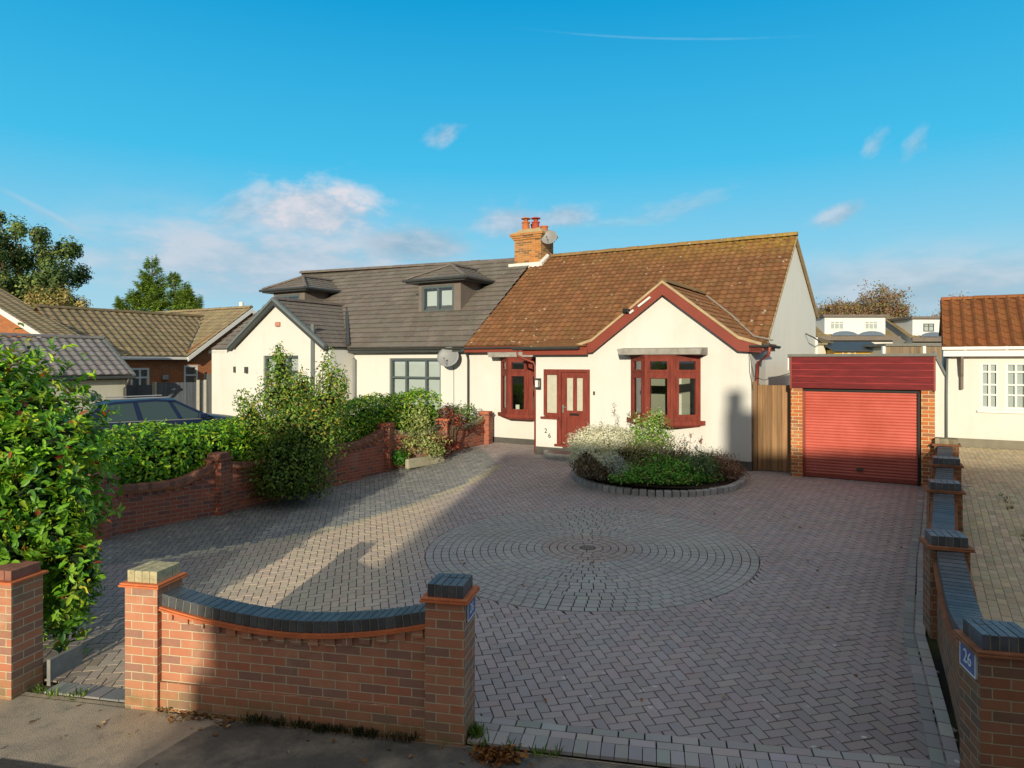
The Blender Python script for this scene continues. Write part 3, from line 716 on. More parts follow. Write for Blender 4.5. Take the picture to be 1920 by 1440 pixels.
# left boundary wall below the hedges
lw = thing('brick_wall', (-3.0, 16.2, .5), 'curving red brick boundary wall with scalloped copings below the green hedges', 'boundary wall')
LT = [1.46, 1.43, 1.42, 1.27, 1.17, 1.02]
for i, (x, y) in enumerate(LW):
    f = Fr(x, y, 12 if i else 20)
    gz = ground(x, y)
    pier(lw, f, -.30, .02, 0, .32, gz - .1, LT[i] - (.0), M['brickL'], M['redcope'], cap=(i in (4, 5)), capn=4, crease='redcope')
    if i not in (4, 5):
        b = MB(); b.box(f, -.30, .02, 0, .32, LT[i] + .036, LT[i] + .1, 0, (1.5, 1.1, .8)); b.obj('pier_cap', M['redcope'], lw, bevel=.006)
for i in range(5):
    f0, f1 = Fr(LW[i + 1][0], LW[i + 1][1], 12), Fr(LW[i][0], LW[i][1], 12)
    p0 = f0.P(-.0, .30, 0); p1 = f1.P(-.12, .02, 0); dx, dy = p1.x - p0.x, p1.y - p0.y; L = math.hypot(dx, dy)
    f2 = Fr(p0.x, p0.y, -math.degrees(math.atan2(dy, dx)))
    zb, za = LT[i], LT[i + 1]; mid = (za + zb) / 2 - (.2 if i != 4 else .22)
    swag(lw, f2, 0, L, 0, .215, lambda t, f=f2: ground(f.P(t, 0, 0).x, f.P(t, 0, 0).y) - .05, za - .05 if i != 4 else za - .12, mid if i != 4 else za - .14, zb - .02, M['brickL'], M['mossbrick'] if i < 2 else M['redcope'], dent=True, crease='creased')

# ------------------------------------------------------------------ building helpers
def wall_holes(mb, fr, a0, a1, z0, z1, b, holes, depth=.12, mat=0):
    """vertical wall sheet at plan depth b (facing -b) with reveals round each opening (a0,a1,z0,z1)"""
    As = sorted({a0, a1, *[h[k] for h in holes for k in (0, 1)]}); Zs = sorted({z0, z1, *[h[k] for h in holes for k in (2, 3)]})
    for i in range(len(As) - 1):
        for j in range(len(Zs) - 1):
            ca, cz = (As[i] + As[i + 1]) / 2, (Zs[j] + Zs[j + 1]) / 2
            if any(h[0] < ca < h[1] and h[2] < cz < h[3] for h in holes): continue
            mb.poly([fr.P(As[i], b, Zs[j]), fr.P(As[i + 1], b, Zs[j]), fr.P(As[i + 1], b, Zs[j + 1]), fr.P(As[i], b, Zs[j + 1])], mat)
    for h in holes:
        p = lambda a, z, d: fr.P(a, b + d, z)
        for (A0, Z0), (A1, Z1) in (((h[0], h[2]), (h[0], h[3])), ((h[0], h[3]), (h[1], h[3])), ((h[1], h[3]), (h[1], h[2])), ((h[1], h[2]), (h[0], h[2]))):
            mb.poly([p(A0, Z0, 0), p(A1, Z1, 0), p(A1, Z1, depth), p(A0, Z0, depth)], mat)
def room_box(parent, fr, a0, a1, b0, b1, z0, z1, mat='room', name='room'):
    mb = MB(); P = fr.P; q = [P(a0, b0, z0), P(a1, b0, z0), P(a1, b1, z0), P(a0, b1, z0), P(a0, b0, z1), P(a1, b0, z1), P(a1, b1, z1), P(a0, b1, z1)]
    for ix in ((1, 2, 6, 5), (2, 3, 7, 6), (3, 0, 4, 7), (4, 5, 6, 7), (3, 2, 1, 0)): mb.poly([q[i] for i in ix])
    return mb.obj(name, M[mat], parent)
def window(parent, fr, a0, a1, z0, z1, b, cols, rows, fw=.055, mat='grey', name='window', sash=.0, dep=.07, glass='glass', sill=None, label=None):
    """cols / rows are interior mullion and transom positions as fractions; frame bars are real bars, panes sit behind"""
    mb = MB()
    mb.box(fr, a0, a1, b, b + dep, z0, z0 + fw); mb.box(fr, a0, a1, b, b + dep, z1 - fw, z1)
    mb.box(fr, a0, a0 + fw, b, b + dep, z0 + fw, z1 - fw); mb.box(fr, a1 - fw, a1, b, b + dep, z0 + fw, z1 - fw)
    xs = [a0 + fw] + [a0 + (a1 - a0) * c for c in cols] + [a1 - fw]
    for c in cols: x = a0 + (a1 - a0) * c; mb.box(fr, x - fw * .45, x + fw * .45, b + .004, b + dep, z0 + fw, z1 - fw)
    for r in rows:
        z = z0 + (z1 - z0) * r; e = [a0 + fw] + sum([[a0 + (a1 - a0) * c - fw * .45, a0 + (a1 - a0) * c + fw * .45] for c in cols], []) + [a1 - fw]
        for i in range(0, len(e), 2): mb.box(fr, e[i], e[i + 1], b + .006, b + dep - .004, z - fw * .42, z + fw * .42)
    o = mb.obj(name, M[mat], parent)
    if label: o['label'] = label
    g = MB(); g.poly([fr.P(a0 + fw * .7, b + dep * .6, z0 + fw * .7), fr.P(a1 - fw * .7, b + dep * .6, z0 + fw * .7), fr.P(a1 - fw * .7, b + dep * .6, z1 - fw * .7), fr.P(a0 + fw * .7, b + dep * .6, z1 - fw * .7)])
    g.obj('pane', M[glass], o)
    if sill: s_ = MB(); s_.box(fr, a0 - .06, a1 + .06, b - .07, b + dep, z0 - .05, z0 - .002); s_.obj('sill', M[sill], o, bevel=.004)
    return o
def tile_slope(mb, P0, ea, up, W, L, gauge, tw, amp, cA, lo=None, hi=None, step=.028, spt=6, prof='roll', kv=.16, upk=None):
    """courses of profiled tiles on the slope P0 + u*ea + s*up; lo/hi give the clipped u-range at height s"""
    ea, up = Vector(ea).normalized(), Vector(up).normalized(); nrm = ea.cross(up).normalized()
    if nrm.z < 0: nrm = -nrm
    P0 = Vector(P0); n = max(1, int(math.ceil(L / gauge - 1e-6))); g = L / n; nt_ = int(math.ceil(W / tw)); du = tw / spt
    def wave(u):
        f = (u / tw) % 1
        if prof == 'roll': return amp * (.5 + .5 * math.cos(2 * math.pi * f)) ** 1.6
        if prof == 'pan': return amp * (.5 + .5 * math.sin(2 * math.pi * f))
        if prof == 'flat': return amp * (1 if f < .12 else .15 if f < .18 else .35)
        return 0
    for i in range(n):
        s0, s1 = i * g, min(L, (i + 1) * g + .012); off = (tw * .5 if prof == 'flat' and i % 2 else 0)
        l0, h0 = (lo(s0) if lo else 0), (hi(s0) if hi else W); l1, h1 = (lo(s1) if lo else 0), (hi(s1) if hi else W)
        if h0 - l0 < .01 and h1 - l1 < .01: continue
        us = []; u = math.floor(min(l0, l1) / du) * du
        while u < max(h0, h1) + du: us.append(u); u += du
        cols = {}
        for a, b in zip(us[:-1], us[1:]):
            p = lambda u_, s_, h, l, hh: P0 + ea * min(max(u_, l), hh) + up * (s_ * (upk(u_) if upk else 1)) + nrm * h
            if min(b, h0) - max(a, l0) < 1e-4 and min(b, h1) - max(a, l1) < 1e-4: continue
            ti = int((a + off + 1e-6) / tw)
            if ti not in cols: cols[ti] = jit(cA, kv, .05)
            c = cols[ti]; wa, wb = wave(a + off), wave(b + off)
            mb.poly([p(a, s0, step + wa, l0, h0), p(b, s0, step + wb, l0, h0), p(b, s1, .004 + wb, l1, h1), p(a, s1, .004 + wa, l1, h1)], 0, c)
            mb.poly([p(a, s0, -.004, l0, h0), p(b, s0, -.004, l0, h0), p(b, s0, step + wb, l0, h0), p(a, s0, step + wa, l0, h0)], 0, sc3(c, .55))
def ridge_run(mb, p0, p1, r, seg=.45, col=(1, 1, 1), n=6):
    p0, p1 = Vector(p0), Vector(p1); L = (p1 - p0).length; d = (p1 - p0) / L; k = max(1, round(L / seg)); x = d.cross(Vector((0, 0, 1))).normalized(); y = x.cross(d)
    for i in range(k):
        a, b = p0 + d * (L * i / k), p0 + d * (L * (i + 1) / k - .008); rr = r * R.uniform(.97, 1.03); c = jit(col, .15); dz = R.uniform(-.004, .004)
        ring = lambda q, s: [q + x * math.cos(math.pi * t / n) * rr * s + y * (math.sin(math.pi * t / n) * rr * s - .02 + dz) for t in range(n + 1)]
        A_, B_ = ring(a, 1), ring(b, 1.0)
        for t in range(n): mb.poly([A_[t], B_[t], B_[t + 1], A_[t + 1]], 0, c)
        mb.poly(A_, 0, sc3(c, .7)); mb.poly(list(reversed(B_)), 0, sc3(c, .7))
def gutter(parent, p0, p1, r=.055, mat='dkgrey', name='gutter'):
    mb = MB(); p0, p1 = Vector(p0), Vector(p1); d = (p1 - p0).normalized(); x = d.cross(Vector((0, 0, 1))).normalized(); n = 6
    ring = lambda q, rr: [q + x * math.cos(math.pi + math.pi * t / n) * rr + Vector((0, 0, 1)) * math.sin(math.pi + math.pi * t / n) * rr for t in range(n + 1)]
    A_, B_, A2, B2 = ring(p0, r), ring(p1, r), ring(p0, r * .88), ring(p1, r * .88)
    for t in range(n):
        mb.poly([A_[t], B_[t], B_[t + 1], A_[t + 1]]); mb.poly([A2[t + 1], B2[t + 1], B2[t], A2[t]])
    for u, v in ((0, 0), (n, n)): mb.poly([A_[u], A2[u], B2[u], B_[u]])
    mb.poly(A_); mb.poly(list(reversed(B_)))
    return mb.obj(name, M[mat], parent)
def dish(loc, aim, r, label, arm_dir, mat='dish'):
    t = thing('satellite_dish', loc, label, 'satellite dish')
    aim = Vector(aim).normalized(); x = aim.cross(Vector((0, 0, 1))).normalized(); y = x.cross(aim); L = Vector(loc); mb = MB(); N, K = 24, 5
    ring = lambda k: [L + (x * math.cos(2 * math.pi * i / N) * .5 * 2 * r + y * math.sin(2 * math.pi * i / N) * r * .88) * (k / K) + aim * (r * .22 * (k / K) ** 2) for i in range(N)]
    for k in range(K):
        a, b = ring(k + .001), ring(k + 1)
        for i in range(N): j = (i + 1) % N; mb.poly([a[i], a[j], b[j], b[i]]); mb.poly([p - aim * .012 for p in (a[j], a[i], b[i], b[j])])
    e = ring(K)
    for i in range(N): j = (i + 1) % N; mb.poly([e[i], e[j], e[j] - aim * .012, e[i] - aim * .012])
    mb.obj('reflector', M[mat], t, smooth=True)
    mb = MB(); q = L - y * r * .8 + aim * .05; mb.tube([q, L + aim * r * 1.05 - y * r * .35], .010, 6); mb.box(XF, *(0,) * 0) if False else None
    c = L + aim * r * 1.05 - y * r * .35; mb.tube([c - aim * .05, c + aim * .05], .028, 8); mb.obj('feed_arm', M['metal'], t)
    mb = MB(); mb.tube([L - aim * .02, L - aim * .12, L - aim * .12 + Vector(arm_dir)], .018, 6); mb.obj('bracket', M['metal'], t)
    return t
U3 = lambda fr, a, z=0: fr.A() * a + Vector((0, 0, z))
PIT = math.atan(.717)

# ------------------------------------------------------------------ the white bungalow with brown roof
H1 = thing('bungalow', HF.P(-4.4, 4, .6), 'white rendered bungalow with brown tiled roof and dark red joinery behind the block paved drive', 'house')
P = HF.P
EB, EZ, RB, RZ = 1.34, 3.50, 5.9, 6.77             # main eave and ridge (plan depth, height)
GA, GZ, GL, GR = -1.98, 4.90, -4.30, .26             # projecting gable: ridge a, ridge z, eave a's
GE = 3.40
bay = (-2.83, -1.13)
mb = MB()
# projecting wall with door, sidelight and bay opening
door_h = (-5.25, -3.93, .85, 2.85)
def wall_door(mb):
    wall_holes(mb, HF, -5.49, -3.93, .5, 3.3, 0, [(-4.80, -3.9301, .85, 2.83), (-5.25, -4.8001, 1.57, 2.83)], .1)
wall_holes(mb, HF, -3.93, 0, .5, 3.3, 0, [(bay[0], bay[1], 1.66, 3.16)], .14)
wall_holes(mb, HF, -5.49, -3.93, .5, 3.3, 0, [(-4.80, -3.931, .85, 2.83), (-5.25, -4.8005, 1.57, 2.83)], .1)
mb.poly([P(-4.1, 0, 3.3), P(0, 0, 3.3), P(0, 0, 3.42), P(GA, 0, 4.84), P(-4.1, 0, 3.42)])
mb.poly([P(0, 0, .5), P(0, 1.64, .5), P(0, 1.64, 3.42), P(0, 0, 3.42)])
mb.poly([P(-5.49, 1.64, .5), P(-5.49, 0, .5), P(-5.49, 0, 3.3), P(-5.49, 1.64, 3.3)])
# recessed wall
rbay = (-7.6, -5.9)
wall_holes(mb, HF, -8.71, -5.49, .5, 3.44, 1.64, [(rbay[0], rbay[1], 1.5, 3.14)], .14)
mb.obj('wall', M['white'], H1)
mb = MB()   # tall gable end and rear
mb.poly([P(0, 1.64, .5), P(0, 10.8, .5), P(0, 10.8, 4.6), P(0, 10.5, 4.86), P(0, RB, RZ - .03), P(0, 1.64, 3.60)])
mb.poly([P(0, 10.8, .5), P(-8.71, 10.8, .5), P(-8.71, 10.8, 4.6), P(0, 10.8, 4.6)])
mb.obj('gable_wall', M['oldwhite'], H1)
mb = MB()
mb.box(HF, -5.50, -4.70, -.022, 0, .3, .80, skip='k'); mb.box(HF, -3.93, .022, -.022, 0, .3, .80, skip='k'); mb.box(HF, -4.70, -3.93, -.012, .05, .3, .84)
mb.box(HF, .001, .022, .0, 1.7, .3, .8); mb.box(HF, -8.71, -5.50, 1.618, 1.64, .3, .76, skip='k'); mb.box(HF, -5.512, -5.49, 0, 1.6, .3, .8)
mb.obj('plinth', M['plinth'], H1)
# --- roofs
rv = [P(0, 0, 0)]
ea = HF.A(); upm = (HF.B() * (RB - EB) + Vector((0, 0, RZ - EZ))); SL = upm.length
mb = MB()
tile_slope(mb, P(-8.71, EB, EZ), ea, upm, 8.71 + .10, SL, .235, .20, .028, (1, 1, 1), prof='pan', kv=.26, step=.036, spt=5)
mb.obj('roof', M['rtile'], H1)
mb = MB(); dn = HF.B() * (10.9 - RB) + Vector((0, 0, 4.68 - RZ))
mb.poly([P(-8.71, RB, RZ), P(.1, RB, RZ), P(.1, RB, RZ) + dn, P(-8.71, RB, RZ) + dn]); mb.poly([P(-8.71, RB, RZ - .06), P(.1, RB, RZ - .06), P(.1, RB, RZ - .06) + dn, P(-8.71, RB, RZ - .06) + dn])
mb.obj('rear_roof', M['rtile'], H1)
# gable roof running back into the main slope, bell-cast at the eaves
def gable_roof(name, parent, gl, ga, gr, ge, gz, b0, bend, tmat, sprocket=True, prof='pan', amp=.02, tw=.3, cut=None):
    mb = MB(); kz = (gz - ge)
    for side in (-1, 1):
        e = gr if side > 0 else gl; run = abs(e - ga)
        segs = [(0.0, 0.0), (.22, .10), (1, 1)] if sprocket else [(0, 0), (1, 1)]
        for (f0, h0), (f1, h1) in zip(segs[:-1], segs[1:]):
            a0, a1 = e + (ga - e) * f0, e + (ga - e) * f1; z0, z1 = ge + kz * h0, ge + kz * h1
            up = (HF.A() * (a1 - a0) + Vector((0, 0, z1 - z0))); L = up.length
            zz = lambda s, z0=z0, z1=z1, L=L: z0 + (z1 - z0) * s / L
            hi = lambda s, zz=zz: min(bend, (zz(s) - EZ) / .717 + EB + .35) - b0
            lo = lambda s: 0.0
            tile_slope(mb, HF.P(a0, b0, z0), HF.B(), up, bend - b0, L, .235, .20, .024, (1, 1, 1), lo, hi, prof=prof, spt=5, kv=.26)
    return mb.obj(name, tmat, parent)
G0 = -.16
gable_roof('gable_roof', H1, GL, GA, GR, GE, GZ, G0, 4.2, M['rtile'])
mb = MB(); ridge_run(mb, P(GA, G0 - .02, GZ + .03), P(GA, (GZ - EZ) / .717 + EB + .1, GZ + .03), .11, .4)
mb.obj('gable_ridge_tiles', M['ridge'], H1); mb = MB()
ridge_run(mb, P(-8.1, RB, RZ + .03), P(.12, RB, RZ + .03), .12, .42)
mb.obj('ridge_tiles', M['ridge'], H1)
mb = MB()   # valley gutter mortar at the right of the gable roof
for a, z in ((GA + .25, 4.65), (GA + .9, 4.23), (GA + 1.5, 3.84), (GR - .06, 3.52)): pass
mb.tube([P(GA + .15, EB + (4.80 - EZ) / .717, 4.86), P(GA + 1.0, EB + (4.20 - EZ) / .717 + .02, 4.26), P(GR - .5, EB + .12, 3.66), P(GR - .02, EB - .1, 3.55)], .025, 5)
mb.obj('valley', M['stone'], H1)
# bargeboards: deep red boards with bell-cast foot, pale mortar verge on top
def barge(side):
    e = GR if side > 0 else GL
    prof_t = [(0, 0), (.22, .10), (1, 1)]
    top = [(e + (GA - e) * f, GE - .01 + (GZ - GE) * h) for f, h in prof_t]
    mb = MB(); d = .27
    for (a0, z0), (a1, z1) in zip(top[:-1], top[1:]):
        zb0 = z0 - (d if a0 != e else .15); zb1 = z1 - d
        mb.prism([P(a0, G0 - .03, zb0), P(a1, G0 - .03, zb1), P(a1, G0 - .03, z1), P(a0, G0 - .03, z0)], [P(a0, G0, zb0), P(a1, G0, zb1), P(a1, G0, z1), P(a0, G0, z0)])
    o = mb.obj('bargeboard', M['bargered'], H1)
    v = MB()
    for (a0, z0), (a1, z1) in zip(top[:-1], top[1:]):
        v.prism([P(a0, G0 - .05, z0 + .004), P(a1, G0 - .05, z1 + .004), P(a1, G0 - .05, z1 + .07), P(a0, G0 - .05, z0 + .07)], [P(a0, G0 + .06, z0 + .004), P(a1, G0 + .06, z1 + .004), P(a1, G0 + .06, z1 + .07), P(a0, G0 + .06, z0 + .07)])
    v.obj('verge', M['verge'], o)
    s = MB()
    for (a0, z0), (a1, z1) in zip(top[:-1], top[1:]):
        s.poly([P(a0, G0, z0 - .14), P(a1, G0, z1 - .14), P(a1, 0, z1 - .14), P(a0, 0, z0 - .14)])
    s.obj('soffit', M['bargered'], o)
barge(-1); barge(1)
mb = MB(); mb.box(HF, .03, .30, G0, 1.2, 3.28, 3.38); mb.box(HF, .0, .26, G0 - .03, G0, 3.26, 3.36); mb.obj('eaves_box', M['bargered'], H1)
gutter(H1, P(.36, G0 - .05, 3.42), P(.36, 1.3, 3.40), .06); gutter(H1, P(.02, G0 - .06, 3.405), P(.42, G0 - .06, 3.40), .05)
# porch flat roof, fascia and gutter; main fascia over the recess
mb = MB(); mb.box(HF, -5.76, -3.9, -.25, -.22, 3.215, 3.34); mb.box(HF, -5.76, -5.73, -.22, 1.64, 3.215, 3.34); mb.obj('porch_fascia', M['bargered'], H1)
mb = MB(); mb.poly([P(-5.75, -.24, 3.345), P(-4.0, -.24, 3.345), P(-4.0, 1.7, 3.40), P(-5.75, 1.7, 3.40)]); mb.poly([P(-5.75, -.22, 3.3), P(-5.75, 1.64, 3.3), P(-4.0, 1.64, 3.3), P(-4.0, -.22, 3.3)])
mb.obj('porch_roof', M['felt'], H1)
mb = MB(); tile_slope(mb, P(-5.8, -.28, 3.43), ea, HF.B() * 1.9 + Vector((0, 0, .22)), 1.9, 1.8, .285, .3, .02, (1, 1, 1), prof='pan'); mb.obj('porch_tiles', M['rtile'], H1)
gutter(H1, P(-6.0, -.33, 3.42), P(-4.1, -.33, 3.425), .085)
mb = MB(); mb.box(HF, -8.71, -5.78, EB - .03, EB, 3.32, 3.49); mb.box(HF, -8.71, -5.78, EB, 1.64, 3.36, 3.39); mb.obj('fascia', M['bargered'], H1)
gutter(H1, P(-8.70, EB - .08, 3.47), P(-5.8, EB - .08, 3.48), .06)
mb = MB(); mb.box(HF, .005, .10, 1.5, RB, 3.0, 3.02) if False else None
v = MB()
v.prism([P(.03, EB, EZ - .09), P(.03, RB, RZ - .09), P(.03, RB, RZ - .01), P(.03, EB, EZ - .01)], [P(.105, EB, EZ - .09), P(.105, RB, RZ - .09), P(.105, RB, RZ - .01), P(.105, EB, EZ - .01)])
q = P(.03, 10.9, 4.68)
v.prism([P(.03, RB, RZ - .09), P(.03, 10.9, 4.59), P(.03, 10.9, 4.67), P(.03, RB, RZ - .01)], [P(.105, RB, RZ - .09), P(.105, 10.9, 4.59), P(.105, 10.9, 4.67), P(.105, RB, RZ - .01)])
v.obj('verge', M['verge'], H1)
# downpipes
def pipe(path, parent, mat, r=.034, name='downpipe'):
    mb = MB(); mb.tube(path, r, 8); return mb.obj(name, M[mat], parent, smooth=True)
pipe([P(.40, .0, 3.36), P(.34, .10, 3.18), P(.09, .30, 3.02), P(.06, .30, 2.4), P(.06, .30, .62)], H1, 'bargered', .038)
pipe([P(-8.76, 1.25, 3.42), P(-8.76, 1.52, 3.25), P(-8.76, 1.58, 3.1), P(-8.76, 1.58, .6)], H1, 'dkgrey', .034)
pipe([P(-5.9, -.31, 3.36), P(-5.9, -.25, 3.18), P(-5.60, .06, 3.02), P(-5.54, .06, 2.9), P(-5.54, .06, .62)], H1, 'bargered', .034)
pipe([P(.05, 10.6, 3.9), P(.06, 10.6, 2.0), P(.06, 10.6, .6)], H1, 'upvc', .05); pipe([P(.02, 8.2, 3.95), P(.25, 8.4, 3.82), P(.25, 10.3, 3.7)], H1, 'dkgrey', .022, 'waste_pipe')
# bay windows
def bay_window(a0, a1, b, z0, z1, hood, label=None, visible_room=3.2):
    d, k = .43, .51
    pl = [(a0, 0), (a0 + k, -d), (a1 - k, -d), (a1, 0)]
    o = None
    for i in range(3):
        (x0, y0), (x1, y1) = pl[i], pl[i + 1]
        p0, p1 = P(x0, b + y0, 0), P(x1, b + y1, 0); L = math.hypot(p1.x - p0.x, p1.y - p0.y)
        f2 = Fr(p0.x, p0.y, -math.degrees(math.atan2(p1.y - p0.y, p1.x - p0.x)))
        mb = MB(); e = .062
        mb.box(f2, 0, e, -.01, .06, z0, z1); mb.box(f2, L - e, L, -.01, .06, z0, z1)
        zt = z1 - .40
        mb.box(f2, e, L - e, -.01, .06, z0, z0 + .09); mb.box(f2, e, L - e, -.01, .06, z1 - .05, z1); mb.box(f2, e, L - e, -.01, .06, zt - .05, zt + .05)
        for (q0, q1) in ((z0 + .09, zt - .05), (zt + .05, z1 - .05)):     # opening casements sit proud
            mb.box(f2, e, e + .07, -.028, .05, q0, q1); mb.box(f2, L - e - .07, L - e, -.028, .05, q0, q1); mb.box(f2, e + .07, L - e - .07, -.028, .05, q0, q0 + .05); mb.box(f2, e + .07, L - e - .07, -.028, .05, q1 - .05, q1)
        fo = mb.obj('bay_window' if o is None else 'casement', M['redwood'], H1 if o is None else o, bevel=.004)
        if o is None: o = fo
        g = MB()
        for (q0, q1) in ((z0 + .13, zt - .09), (zt + .09, z1 - .09)):
            g.poly([f2.P(e + .06, .02, q0), f2.P(L - e - .06, .02, q0), f2.P(L - e - .06, .02, q1), f2.P(e + .06, .02, q1)])
        g.obj('pane', M['glass'], o)
        if i in (0,):
            c = MB(); n = 14
            for j in range(n):
                xa, xb = e + (L - 2 * e) * j / n, e + (L - 2 * e) * (j + 1) / n; c.poly([f2.P(xa, .10 + .02 * (j % 2), z0), f2.P(xb, .10 + .02 * ((j + 1) % 2), z0), f2.P(xb, .10 + .02 * ((j + 1) % 2), z1), f2.P(xa, .10 + .02 * (j % 2), z1)])
            c.obj('curtain', M['curtain'], o)
    if label: o['label'] = label
    for zz0, zz1, g_ in ((z0 - .11, z0 - .001, .05), (z0 - .15, z0 - .112, .0), (z1 + .001, z1 + .05, .02)):
        mb = MB(); q = [(a0 - g_ * 2.4, 0.0), (a0 + k - g_, -d - g_), (a1 - k + g_, -d - g_), (a1 + g_ * 2.4, 0.0)]
        mb.prism([P(x, b + y, zz0) for x, y in q], [P(x, b + y, zz1) for x, y in q]); mb.obj('sill' if zz0 < z0 else 'head', M['redwood'], o, bevel=.004)
    mb = MB(); mb.prism([P(a0 - .17, b, z1 + .04), P(a1 + .17, b, z1 + .04), P(a1 + .17, b, z1 + .22), P(a0 - .17, b, z1 + .22)], [P(a0 - .13, b - .50, z1 + .052), P(a1 + .13, b - .50, z1 + .052), P(a1 + .17, b - .50, z1 + .19), P(a0 - .17, b - .50, z1 + .19)])
    mb.obj('hood', M['stone'], o, bevel=.01)
    room_box(o, HF, a0 - .5, a1 + .5, b + .15, b + visible_room, z0 - .8, z1 + .15)
    return o
bw = bay_window(bay[0], bay[1], 0, 1.67, 3.15, None, 'right bay window seen through to pale panes at the back', 1.5)
mb = MB()
for a0, a1 in ((-2.35, -2.02), (-1.75, -1.40)):
    mb.box(HF, a0, a1, 1.45, 1.47, 2.3, 2.68); mb.box(HF, a0, a1, 1.45, 1.47, 1.2, 2.2)
mb.obj('back_window', M['curtain'], bw)
bw2 = bay_window(rbay[0], rbay[1], 1.64, 1.52, 3.12, None, 'left bay window half hidden by the porch')
mb = MB(); mb.box(HF, -6.92, -6.80, 1.36, 1.38, 1.64, 1.78); mb.obj('notice', M['curtain'], bw2)
# door and sidelight
mb = MB(); dz0, dz1 = .86, 2.84
for a0, a1, z0, z1 in ((-5.25, -3.93, 2.77, 2.84), (-5.25, -5.17, 1.64, 2.77), (-4.86, -4.74, .9, 2.77), (-4.0, -3.93, .9, 2.77), (-5.17, -4.86, 1.60, 1.70), (-5.17, -4.86, 2.70, 2.77)):
    mb.box(HF, a0, a1, -.022, .08, z0, z1)
mb.box(HF, -5.32, -4.80, -.07, .05, 1.545, 1.598); mb.box(HF, -4.92, -3.90, -.06, .08, .845, .90)
fr_ = mb.obj('door_frame', M['redwood'], H1, bevel=.004)
g = MB(); g.poly([P(-5.19, .03, 1.68), P(-4.85, .03, 1.68), P(-4.85, .03, 2.72), P(-5.19, .03, 2.72)]); g.obj('sidelight', M['obscure'], fr_)
mb = MB(); D0, D1 = -4.735, -4.005
for a0, a1, z0, z1, y in ((D0, D0 + .15, .91, 2.76, 0), (D1 - .13, D1, .91, 2.76, 0), (D0 + .15, D1 - .13, 2.62, 2.76, 0), (D0 + .15, D1 - .13, 1.60, 1.78, 0), (D0 + .15, D1 - .13, .91, 1.08, 0), (-4.41, -4.30, 1.78, 2.62, 0), (-4.41, -4.33, 1.08, 1.60, 0), (D0 + .15, -4.41, 1.08, 1.60, .014), (-4.33, D1 - .13, 1.08, 1.60, .014)):
    mb.box(HF, a0, a1, y + .008, .05, z0, z1)
do = mb.obj('door', M['redwood'], H1, bevel=.004)
g = MB(); g.box(HF, D0 + .14, -4.40, .026, .036, 1.77, 2.63); g.box(HF, -4.31, D1 - .12, .026, .036, 1.77, 2.63); g.obj('door_glass', M['obscure'], do)
mb = MB(); mb.box(HF, -4.50, -4.24, -.006, .008, 1.655, 1.71); mb.obj('letterbox', M['black'], do, bevel=.004)
mb = MB(); mb.box(HF, D0 + .03, D0 + .065, -.006, .01, 1.72, 1.92); mb.tube([P(D0 + .05, -.04, 1.86), P(D0 + .15, -.04, 1.86)], .011, 6); mb.tube([P(D0 + .05, .0, 1.86), P(D0 + .05, -.04, 1.86)], .011, 6); mb.obj('door_handle', M['metal'], do)
mb = MB(); mb.box(HF, -3.83, -3.79, -.03, 0, 2.2, 2.29); mb.obj('doorbell', M['black'], H1, bevel=.004)
text_on('2', 'house_number', P(-5.19, -.012, 1.22), HF.A(), .17, M['black'], H1); text_on('6', 'house_number', P(-5.08, -.012, 1.10), HF.A(), .17, M['black'], H1)
mb = MB(); mb.box(HF, -5.47, -5.33, -.03, -.0, 2.30, 2.60); mb.box(HF, -5.45, -5.35, -.14, -.03, 2.33, 2.36); mb.box(HF, -5.46, -5.34, -.15, -.03, 2.56, 2.60)
for a in (-5.455, -5.355): mb.box(HF, a, a + .012, -.145, -.133, 2.36, 2.56)
lm = mb.obj('wall_lantern', M['dkgrey'], H1); mb = MB(); mb.box(HF, -5.44, -5.36, -.13, -.04, 2.37, 2.55); mb.obj('lantern_glass', M['upvc'], lm)
# floodlights and sensor on the bargeboard, cables at the corner
mb = MB(); q = .66
for da, l_ in ((-.80, .10), (-.58, .22), (-.36, .08)):
    z = GZ - .13 + da * .70; mb.tube([P(GA + da, G0 - .07, z), P(GA + da + l_, G0 - .07, z + l_ * .7)], .03, 8)
mb.obj('floodlight', M['upvc'], H1)
mb = MB(); mb.box(HF, GA - .95, GA - .80, G0 - .16, G0 - .03, GZ - .68, GZ - .58); mb.obj('camera_head', M['black'], H1, bevel=.01)
mb = MB(); mb.tube([P(-.02, -.02, 3.25), P(.02, -.03, 2.95), P(.05, .1, 2.7), P(.2, .4, 2.62), P(.75, .5, 2.78)], .008, 5); mb.tube([P(-.04, -.02, 3.25), P(-.02, -.03, 2.8), P(.03, .02, 2.45), P(.05, .2, 2.3)], .007, 5); mb.obj('cable', M['dkgrey'], H1)
# chimney on the party line
mb = MB(); c0, c1, d0, d1 = -9.38, -8.30, RB - .48, RB + .48
mb.box(HF, c0, c1, d0, d1, 6.2, 7.42, skip='b')
ch = mb.obj('chimney', M['brickC'], H1)
mb = MB()
for i, (z0, z1) in enumerate(((7.42, 7.49), (7.49, 7.56), (7.56, 7.635))): e = .045 + i * .045; mb.box(HF, c0 - e, c1 + e, d0 - e, d1 + e, z0, z1, skip='b' if i == 0 else '')
mb.obj('oversailing_courses', M['brickC'], ch)
mb = MB(); e = .12; t0 = [P(c0 - e, d0 - e, 7.636), P(c1 + e, d0 - e, 7.636), P(c1 + e, d1 + e, 7.636), P(c0 - e, d1 + e, 7.636)]; t1 = [P(c0 + .2, d0 + .25, 7.86), P(c1 - .2, d0 + .25, 7.86), P(c1 - .2, d1 - .25, 7.86), P(c0 + .2, d1 - .25, 7.86)]
mb.prism(t0, t1); mb.obj('flaunching', M['flaunch'], ch)
